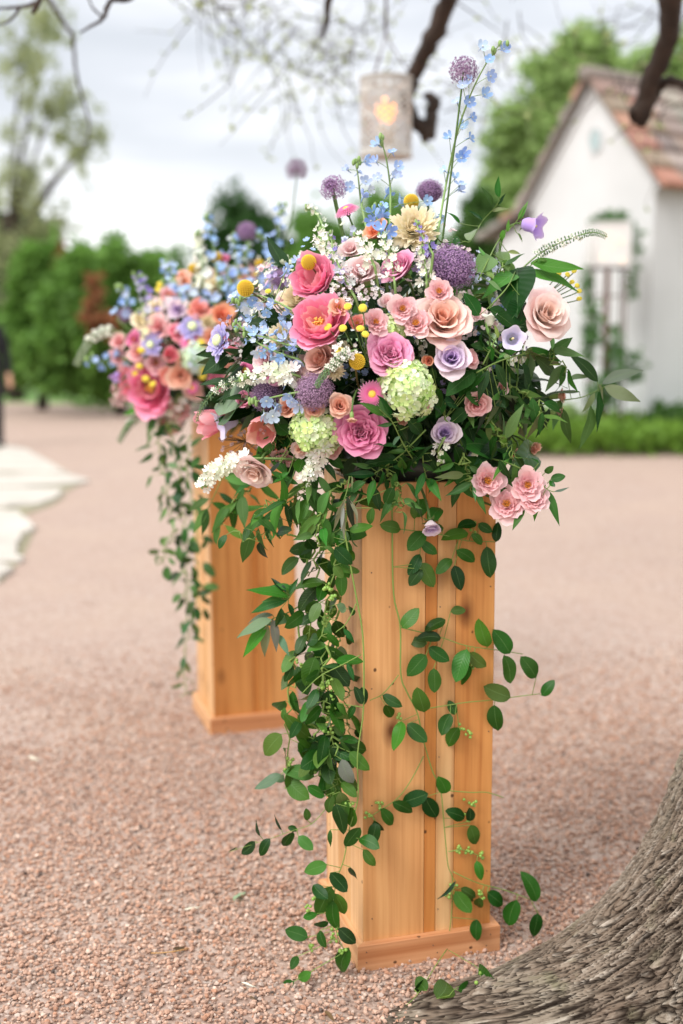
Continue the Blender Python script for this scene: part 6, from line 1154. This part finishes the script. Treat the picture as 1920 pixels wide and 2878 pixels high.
sprig_x('ruscus_sprig', 'blurred drooping leaf sprig before the rear pedestal top', 'sprig', [(700, 1290), (640, 1320), (590, 1420)], [((480 + a / 3.733, 1150 + b / 3.733), (480 + c / 3.733, 1150 + d / 3.733)) for a, b, c, d in ((560, 640, 770, 920), (600, 620, 820, 880), (400, 940, 165, 1055), (510, 880, 710, 1065), (440, 980, 700, 1142), (390, 1040, 205, 1290), (385, 1050, 325, 1325), (830, 890, 965, 985), (620, 720, 700, 900), (240, 600, 400, 620))], 'long', Y=3.05)
rA = lambda L: [(600 + x / 1.568, 1300 + y / 1.568) for x, y in L]; rB = lambda L: [(600 + x / 1.568, 2000 + y / 1.568) for x, y in L]
sprig_x('ruscus_sprig', 'arching spray of long drooping leaves left of the pedestal top', 'sprig', rA([(520, 100), (400, 135), (320, 180), (230, 240), (150, 300)]), conv(rA, [((290, 190), (258, 278)), ((320, 180), (338, 300)), ((360, 150), (430, 260)), ((240, 250), (248, 372)), ((390, 140), (470, 200)), ((200, 290), (222, 400)), ((340, 170), (372, 290)), ((270, 210), (300, 330)), ((420, 130), (500, 160)), ((170, 300), (130, 470)), ((230, 250), (130, 300)), ((440, 140), (400, 230)), ((310, 190), (200, 260))]), 'long', Y=2.62)
sprig_x('ruscus_sprig', 'star of narrow dark leaves left of the pedestal', 'sprig', rA([(420, 480), (360, 560), (330, 600)]), conv(rA, [((330, 590), (170, 535)), ((325, 605), (163, 638)), ((320, 570), (255, 500)), ((335, 580), (372, 508)), ((300, 640), (288, 740)), ((330, 620), (356, 690)), ((345, 560), (270, 530)), ((300, 600), (220, 590))]), 'lance', Y=2.6)
sprig_x('ruscus_sprig', 'pale grey green leaf fan left of the pedestal middle', 'sprig', rA([(400, 620), (330, 660), (258, 690)]), conv(rA, [((258, 690), (98, 745), 'long', LG), ((262, 672), (146, 692), 'long', LG), ((235, 720), (118, 856), 'lance', BRT), ((240, 715), (222, 868), 'long', LG), ((262, 690), (280, 830), 'long', LG), ((290, 760), (330, 840), 'long', LG), ((310, 660), (350, 720))]), 'long', Y=2.62)
sprig_x('olive_sprig', 'silvery olive sprig hanging at the pedestal corner', 'sprig', rA([(600, 60), (590, 120), (570, 180)]), conv(rA, [((580, 160), (532, 305), 'olive', col('#c3c8ae')), ((572, 180), (572, 338), 'olive', col('#b5bd9c')), ((600, 165), (640, 270), 'olive', col('#c3c8ae')), ((610, 60), (615, 120), 'olive', col('#c3c8ae')), ((560, 190), (520, 260), 'olive'), ((590, 150), (630, 310), 'olive'), ((575, 200), (560, 300), 'olive', col('#c3c8ae'))]), 'olive', Y=2.50)

# ------------------------------------------------------------------ smilax vines
Nf = np.array([math.sin(P1[2]), -math.cos(P1[2]), 0]); PF = np.array([P1[0], P1[1], 0.]) - Nf * (PT - .012)
BERRY = col('#86a84c')
def berries(t, spots, f, B, r=5.2, n=6, spread=12):
    for (x, y) in spots:
        mb = MB(); k = zdepth(B) / FPX; c = f(x, y)
        for i in range(n):
            V, F = sphere_vf(r * k * random.uniform(.8, 1.1), 8, 6); mb.add(np.array(V) + c - B + rng.normal(0, 1, 3) * spread * .55 * k * (1, .6, 1), F)
        obj('berry_cluster', mb.mesh('berry_cluster', [M['berry']]), t, jit(BERRY, .1))
m_, nt_, b_ = new_mat('berry_skin'); oi_ = NN(nt_, 'ShaderNodeObjectInfo'); link(nt_, oi_.outputs['Color'], b_.inputs['Base Color']); b_.inputs['Roughness'].default_value = .4; M['berry'] = m_
def vine_x(label, stems, leaves, plane=None, Y=None, bspots=(), thick=.0022):
    f = (lambda x, y: on_plane(x, y, *plane)) if plane is not None else (lambda x, y: at_y(x, y, Y)); B = f(*stems[0][0]); t = thing('smilax_vine', label, 'vine', B, 'smilax vines'); k = zdepth(B) / FPX; mb = MB(); SS = []
    for i, s in enumerate(stems):
        S = smooth_path([f(*p) for p in s], max(8, 5 * len(s))); S = S + np.outer(np.sin(np.linspace(0, 5, len(S))) * .004 + .002, Nf if plane is None or plane[1][2] == 0 else (0, 0, 1)); SS.append(S); V, F = tube(S - B, np.linspace(thick if i == 0 else thick * .6, thick * .45, len(S)), 5); mb.add(V, F)
    A = np.concatenate(SS)
    for L in leaves:
        off = (Nf if plane[1][2] == 0 else np.array([0, 0, .4])) * random.uniform(.006, .03) if plane is not None else FWD * random.uniform(-.03, .01); b = f(*L[0]) + off * .6; tip = f(*L[1]) + off + Nf * random.gauss(.004, .012)
        put_leaf(t, b, tip, L[2] if len(L) > 2 else 'oval', view_dir(random.gauss(0, .3), .25 + random.gauss(0, .25), .9)); j = int(np.argmin(np.linalg.norm(A - b, axis=1))); V, F = tube(bend(A[j] - B, (A[j] + b) / 2 - B, b - B, 4), .001, 3, False); mb.add(V, F)
    obj('stem', mb.mesh('stem', [M['stem']]), t, col('#7a9448')); berries(t, bspots, f, B); return t
front = (PF, Nf)
vine_x('smilax vine running down the middle of the front pedestal face', [rA([(780, 60), (785, 190), (790, 560), (820, 720), (822, 930), (850, 1010), (895, 1100), (925, 1230)]) + rB([(965, 265), (1000, 340), (1020, 540), (1035, 680), (1055, 740), (1050, 900), (1030, 1050)]), rA([(818, 292), (1010, 318), (1120, 345), (1240, 350)]), rA([(820, 725), (990, 765), (1110, 805), (1240, 825), (1365, 845)]), rA([(930, 1085), (1100, 1055), (1230, 1045), (1440, 1020)]), rA([(815, 935), (740, 1020), (690, 1050)]), rB([(925, 195), (860, 310), (800, 390), (700, 460)]), rB([(1010, 345), (1130, 352), (1200, 355), (1280, 380)]), rB([(1055, 705), (1160, 750), (1280, 785), (1400, 830)]), rB([(1035, 615), (1090, 605), (1180, 640)])],
       conv(rA, [((818, 292), (733, 258)), ((990, 195), (912, 218)), ((885, 240), (940, 150)), ((880, 180), (875, 245)), ((1010, 285), (926, 280)), ((920, 300), (833, 365)), ((905, 345), (974, 382)), ((1115, 310), (1006, 322)), ((1145, 265), (1062, 274)), ((1165, 268), (1216, 302)), ((1240, 348), (1246, 262)), ((1133, 312), (1180, 360)), ((1193, 366), (1200, 480)), ((1060, 380), (1140, 436)), ((1046, 422), (968, 468)), ((1055, 450), (1078, 547)), ((904, 400), (846, 487)), ((908, 463), (847, 530)), ((912, 440), (968, 540)), ((820, 720), (876, 628)), ((1017, 690), (926, 722)), ((1043, 655), (1115, 650)), ((990, 765), (893, 755)), ((937, 797), (867, 788)), ((943, 808), (1007, 856)), ((932, 845), (849, 913)), ((960, 898), (958, 1003)), ((1112, 818), (1032, 933)), ((1123, 835), (1188, 890)), ((1128, 893), (1079, 983)), ((1196, 806), (1139, 695)), ((1298, 836), (1232, 737)), ((1273, 845), (1307, 960)), ((1411, 941), (1349, 849)), ((1298, 1027), (1183, 978)), ((1440, 1023), (1477, 948)), ((1230, 1063), (1236, 1180)), ((918, 1090), (868, 987)), ((741, 1020), (804, 1036)), ((750, 1060), (787, 1127)), ((823, 1134), (756, 1224)), ((847, 1144), (911, 1202)), ((1060, 1107), (1038, 1050)), ((1032, 1097), (985, 1180)), ((1078, 1165), (1034, 1254))])
       + conv(rB, [((1015, 348), (968, 273)), ((830, 396), (932, 350)), ((780, 388), (863, 431)), ((930, 373), (981, 470)), ((730, 423), (801, 482)), ((712, 478), (679, 562)), ((700, 470), (742, 520)), ((1100, 462), (1022, 424)), ((1122, 475), (1113, 413)), ((1124, 493), (1157, 574)), ((1153, 650), (1163, 719)), ((1055, 733), (970, 792), 'olive'), ((1080, 765), (1147, 797)), ((1058, 783), (1101, 852)), ((1105, 795), (1142, 860)), ((1165, 810), (1171, 882)), ((1200, 788), (1272, 833)), ((1330, 823), (1294, 938)), ((1417, 827), (1363, 716)), ((1426, 884), (1398, 977)), ((1152, 903), (1129, 987))]), plane=front,
       bspots=rA([(1145, 285), (1135, 893), (820, 1125), (1085, 1172), (1120, 1192)]) + rB([(735, 405), (690, 455), (1135, 400), (1110, 470), (1085, 605), (1130, 610), (1180, 640), (1055, 770), (1035, 805), (1180, 810)]))
vine_x('smilax vine tail lying on the gravel before the front pedestal', [rB([(1030, 1050), (980, 1130), (905, 1240), (850, 1290)]), rB([(1035, 1055), (1100, 1100), (1170, 1140), (1175, 1210)]), rB([(1040, 1255), (1110, 1190)])], conv(rB, [((1170, 1140), (1222, 1203)), ((985, 1275), (1032, 1188)), ((1078, 1235), (1132, 1178)), ((885, 1232), (942, 1177)), ((940, 1240), (890, 1180)), ((1160, 1200), (1185, 1235))]), plane=(np.array([0, 0, .03]), np.array([0, 0, 1.])), bspots=rB([(1183, 1150), (1165, 1222)]), thick=.0014)
vine_x('smilax vine hanging along the left corner of the front pedestal', [rA([(560, 200), (600, 440), (625, 580), (655, 760), (660, 1000), (655, 1120)]) + rB([(650, 60), (632, 200), (635, 380), (600, 510), (575, 650), (545, 740), (530, 850), (545, 980), (580, 1060)]), rA([(628, 620), (580, 710), (540, 750)]), rA([(650, 845), (560, 890), (470, 940), (390, 1020)])],
       conv(rA, [((600, 300), (690, 268)), ((700, 200), (695, 272)), ((530, 330), (620, 375)), ((595, 350), (540, 300)), ((535, 375), (600, 440)), ((530, 455), (575, 510)), ((790, 110), (760, 190)), ((575, 730), (610, 798), 'lance', LG), ((655, 990), (662, 1065)), ((590, 880), (615, 960), 'lance'), ((625, 1070), (590, 1130)), ((560, 900), (480, 880), 'lance', LG), ((545, 1060), (590, 1110)), ((655, 1060), (630, 990))])
       + conv(rB, [((580, 592), (648, 508)), ((660, 603), (714, 657)), ((640, 555), (705, 555), 'oval', LG), ((500, 665), (403, 690)), ((515, 703), (592, 787)), ((518, 768), (458, 893)), ((530, 803), (577, 902)), ((528, 828), (532, 955)), ((553, 943), (627, 1002)), ((417, 987), (323, 950)), ((507, 924), (448, 957)), ((470, 958), (487, 1017)), ((597, 1040), (553, 1168)), ((440, 760), (492, 790)), ((605, 685), (630, 765)), ((457, 885), (398, 912)), ((372, 1070), (340, 1092)), ((375, 1172), (422, 1133)), ((357, 1178), (298, 1232)), ((540, 400), (560, 530)), ((590, 390), (535, 520)), ((610, 420), (600, 510), 'oval', LG), ((515, 520), (505, 590), 'lance', LG)]), Y=2.52, bspots=rA([(505, 550), (520, 590)]) + rB([(600, 410), (540, 970), (525, 1010), (435, 1040), (570, 1055), (420, 860), (455, 820)]))
vine_x('thin smilax shoot drifting out left near the gravel', [rB([(500, 420), (430, 490), (350, 520), (250, 560), (70, 620)])], conv(rB, [((415, 475), (412, 425)), ((375, 545), (432, 592)), ((350, 530), (318, 612)), ((250, 557), (193, 625)), ((182, 573), (118, 630)), ((205, 540), (190, 470), 'olive', LG), ((300, 520), (270, 455), 'olive', LG), ((372, 520), (330, 515), 'oval', LG), ((100, 600), (65, 625), 'olive')]), Y=2.56, thick=.001)
def vine_r(label, stem, n, Lpx, Y, seed, bspots=(), cols=None, spread=44, kind='oval', grp='smilax vines', down=.6, name='smilax_vine', cat='vine'):
    """a hanging strand with leaves set alternately along it"""
    rs = random.Random(seed); S = smooth_path([at_y(x, y, Y) for x, y in stem], 40); S = S + np.random.default_rng(seed).normal(0, .006, S.shape); B = S[0]; k = zdepth(B) / FPX; t = thing(name, label, cat, B, grp); mb = MB(); V, F = tube(S - B, np.linspace(.003, .0014, 40), 5); mb.add(V, F)
    for i in range(n):
        f = (i + rs.random()) / n; j = min(39, int(f * 40)); s = 1 if i % 2 else -1; o = view_dir(s * rs.uniform(.3, 1), rs.uniform(-.6, .4), rs.uniform(-.5, .9)); b = S[j] + o * spread * k * rs.uniform(.15, .9); d = view_dir(s * rs.uniform(.0, 1), -down + rs.gauss(0, .6), rs.gauss(0, .5)); L = Lpx * k * rs.uniform(.65, 1.2)
        c = rs.choice(LCOL['oval'] + ([LG, col('#6f9a4c')] if rs.random() < .4 else [])) if cols is None else rs.choice(cols); put_leaf(t, b, b + d * L, kind, view_dir(rs.gauss(0, .5), .4 + rs.gauss(0, .4), .8), c, wid=rs.uniform(.8, 1.05)); V, F = tube(bend(S[j] - B, (S[j] + b) / 2 - B, b - B, 4), .001, 3, False); mb.add(V, F)
    obj('stem', mb.mesh('stem', [M['stem']]), t, col('#7a9448')); berries(t, bspots, lambda x, y: at_y(x, y, Y), B)
for i, (st, n, L, Y, lab, bs) in enumerate((
    (rA([(600, 130), (560, 330), (520, 520), (500, 700), (490, 900), (480, 1100)]), 30, 76, 2.56, 'densest leafy vine strand beside the left pedestal corner', rA([(505, 545), (500, 690), (495, 700)])),
    (rA([(540, 160), (480, 330), (450, 520), (430, 720), (440, 900)]), 28, 76, 2.60, 'leafy vine strand second from the left pedestal corner', rA([(400, 905), (380, 890)])),
    (rA([(500, 260), (420, 420), (390, 600), (370, 800), (350, 950), (340, 1090)]) + rB([(320, 100), (325, 260), (330, 340)]), 28, 74, 2.62, 'outermost vine strand with berries hanging left of the pedestal', rB([(335, 220), (340, 280), (345, 310), (328, 250)]) + rA([(312, 1110)])),
    (rA([(500, 800), (480, 960), (500, 1100), (520, 1220)]) + rB([(540, 160), (540, 300), (520, 380)]), 34, 80, 2.55, 'thick leafy strand beside the pedestal at mid height', rA([(475, 985), (500, 970), (520, 1020), (525, 1090), (505, 1140)]) + rB([(500, 30), (515, 90)])),
    (rA([(460, 1000), (430, 1120), (450, 1240)]) + rB([(480, 130), (500, 250), (470, 330)]), 24, 82, 2.58, 'leafy strand ending in broad leaves left of the pedestal', rB([(465, 265)])),
    (rA([(470, 150), (400, 300), (300, 320), (190, 325), (100, 320)]), 9, 60, 2.56, 'short vine shoot reaching left at the pedestal top', ()),
    (rA([(560, 560), (540, 760), (560, 900), (590, 1060), (600, 1200)]), 14, 60, 2.60, 'thin vine strand lying against the left pedestal face', rA([(520, 660), (500, 680)])))):
    vine_r(lab, st, n, L, Y, i + 60, bs, down=.5 if i != 5 else .8)
for i, (st, n, L, Y, kd, sp, lab) in enumerate((
    ([(1380, 1060), (1440, 1090), (1500, 1130), (1540, 1190)], 16, 92, 2.56, 'long', 22, 'long green leaves fanning out below the pale lavender bellflower'), ([(1330, 1130), (1380, 1190), (1420, 1240), (1440, 1290)], 16, 84, 2.54, 'long', 22, 'drooping green leaves right of the small lavender rosebud'),
    ([(1420, 960), (1490, 990), (1550, 1010), (1600, 1040)], 12, 96, 2.62, 'long', 18, 'bright long leaves under the right blush rose'), ([(1300, 880), (1350, 830), (1390, 790), (1420, 740)], 12, 62, 2.66, 'lance', 24, 'light green leafy shoot right of the purple dome flower'),
    ([(900, 1330), (850, 1370), (790, 1400), (720, 1440)], 16, 96, 2.54, 'long', 20, 'long leaves spilling left over the pedestal top corner'), ([(980, 1340), (930, 1400), (900, 1460), (890, 1530)], 14, 84, 2.52, 'lance', 22, 'pointed leaves hanging over the left pedestal corner'), ([(760, 1330), (700, 1370), (650, 1420), (620, 1480)], 12, 96, 2.85, 'long', 20, 'long leaves hanging before the upper rear pedestal'),
    ([(1080, 1300), (1110, 1350), (1120, 1400), (1125, 1440)], 10, 70, 2.52, 'lance', 24, 'short leaf tuft hanging over the pedestal rim left of centre'), ([(1300, 1290), (1320, 1340), (1330, 1380)], 8, 74, 2.53, 'lance', 24, 'short leaf tuft hanging at the right of the pedestal rim'), ([(820, 1180), (790, 1230), (750, 1280)], 9, 74, 2.60, 'salal', 24, 'broad leaves tucked under the coral tulip'))):
    vine_r(lab, st, n, L, Y, i + 140, (), [col('#5a8a3c'), col('#477a34'), col('#6c9a4a'), col('#3f6e30'), col('#82a466')], sp, kd, 'leafy sprigs', .45, 'leaf_sprig', 'sprig')
FC = [col('#5f8a4a'), col('#4a7040'), col('#7ba060'), col('#3d6438')]
for i, (st, n, lab) in enumerate((
    ([(470, 1190), (500, 1290), (510, 1400), (520, 1500), (530, 1600), (535, 1750)], 46, 'leafy vine strand down the left edge of the rear pedestal'),
    ([(440, 1200), (455, 1290), (470, 1380), (480, 1460)], 26, 'vine strand hanging clear to the left of the rear pedestal'),
    ([(530, 1230), (530, 1350), (550, 1450), (560, 1600), (560, 1700)], 30, 'vine strand lying over the left face of the rear pedestal'),
    ([(520, 1600), (525, 1750), (520, 1850), (520, 1960)], 14, 'vine tail reaching the foot of the rear pedestal'),
    ([(500, 1480), (470, 1530), (460, 1560), (450, 1580)], 8, 'small shoot left of the rear pedestal middle'))):
    vine_r(lab, st, n, 42, 4.12, i + 80, (), FC, 30, 'lance' if i % 2 else 'oval', 'vines of the rear pedestal')
sprig_x('salal_leaves', 'broad green leaves below the rear hot pink peony', 'leaves', [(450, 1110), (420, 1150)], [((395, 1150), (340, 1160), 'salal', BRT), ((450, 1155), (402, 1222), 'salal', BRT), ((440, 1130), (380, 1170), 'salal'), ((380, 1180), (330, 1215), 'long'), ((470, 1150), (430, 1210), 'salal')], 'salal', E=E2, grp='rear leafy sprigs')
# things fallen on the gravel
def fallen(name, label, cat, x0, y0, x1, y1, kind, c, z=.012):
    a, b = on_ground(x0, y0, z), on_ground(x1, y1, z); d = b - a; o = obj(name, leaf_mesh(kind, 2), None, c, frame(a, d, (random.gauss(0, .2), random.gauss(-.3, .2), 1), np.linalg.norm(d))); tag(o, label, cat, 'bits fallen on the gravel')
r7 = lambda x, y: (x / 1.742, 2100 + y / 1.742)
for x_, y_, w_ in ((1500, 2705, 'beside the right foot of the front pedestal'), (1610, 2560, 'furthest up along the oak root'), (1180, 2835, 'nearest the bottom edge before the pedestal'), (1240, 2775, 'under the vine tail'), (700, 2800, 'alone at the bottom left')):
    a_ = random.uniform(0, 6.28); fallen('fallen_leaf', 'small dry brown leaf scrap on the gravel ' + w_, 'leaf', x_, y_, x_ + 26 * math.cos(a_), y_ + 12 * math.sin(a_), 'lance', jit(col('#6b543f'), .3))
for nm, lab, cat, a, b, kd, c in (('fallen_leaf', 'pale green leaf lying on the gravel left of the vine', 'leaf', (1145, 750), (1195, 690), 'long', col('#9fb89a')), ('fallen_petal', 'white petal on the gravel below the vine tip', 'petal', (1183, 1150), (1250, 1168), 'olive', col('#f0efe6')), ('fallen_petal', 'white petal on the gravel in the open middle left', 'petal', (900, 795), (985, 775), 'olive', col('#eeeae0')), ('fallen_petal', 'pale petal far out on the gravel at the left', 'petal', (140, 45), (190, 55), 'long', col('#e8ddd4')), ('fallen_leaf', 'dark curled dead leaf on the gravel', 'leaf', (845, 990), (920, 970), 'long', col('#5a4636')), ('fallen_leaf', 'dry leaf scrap near the vine tip on the gravel', 'leaf', (1325, 955), (1370, 930), 'olive', col('#4a3a30')), ('fallen_leaf', 'dry brown leaf under the front pedestal base', 'leaf', (1590, 1290), (1640, 1330), 'lance', col('#7a6048'))):
    fallen(nm, lab, cat, *r7(*a), *r7(*b), kd, c)
a, b = on_ground(*r7(740, 1008), .012), on_ground(*r7(925, 985), .012); V, F = tube(bend(a, (a + b) / 2 + (0, -.02, .004), b, 8), .0016, 5); tag(obj('dry_twig', MB().add(V, F).mesh('dry_twig', [M['stem']]), None, col('#b08858')), 'thin dry tan twig lying on the gravel', 'twig', 'bits fallen on the gravel')
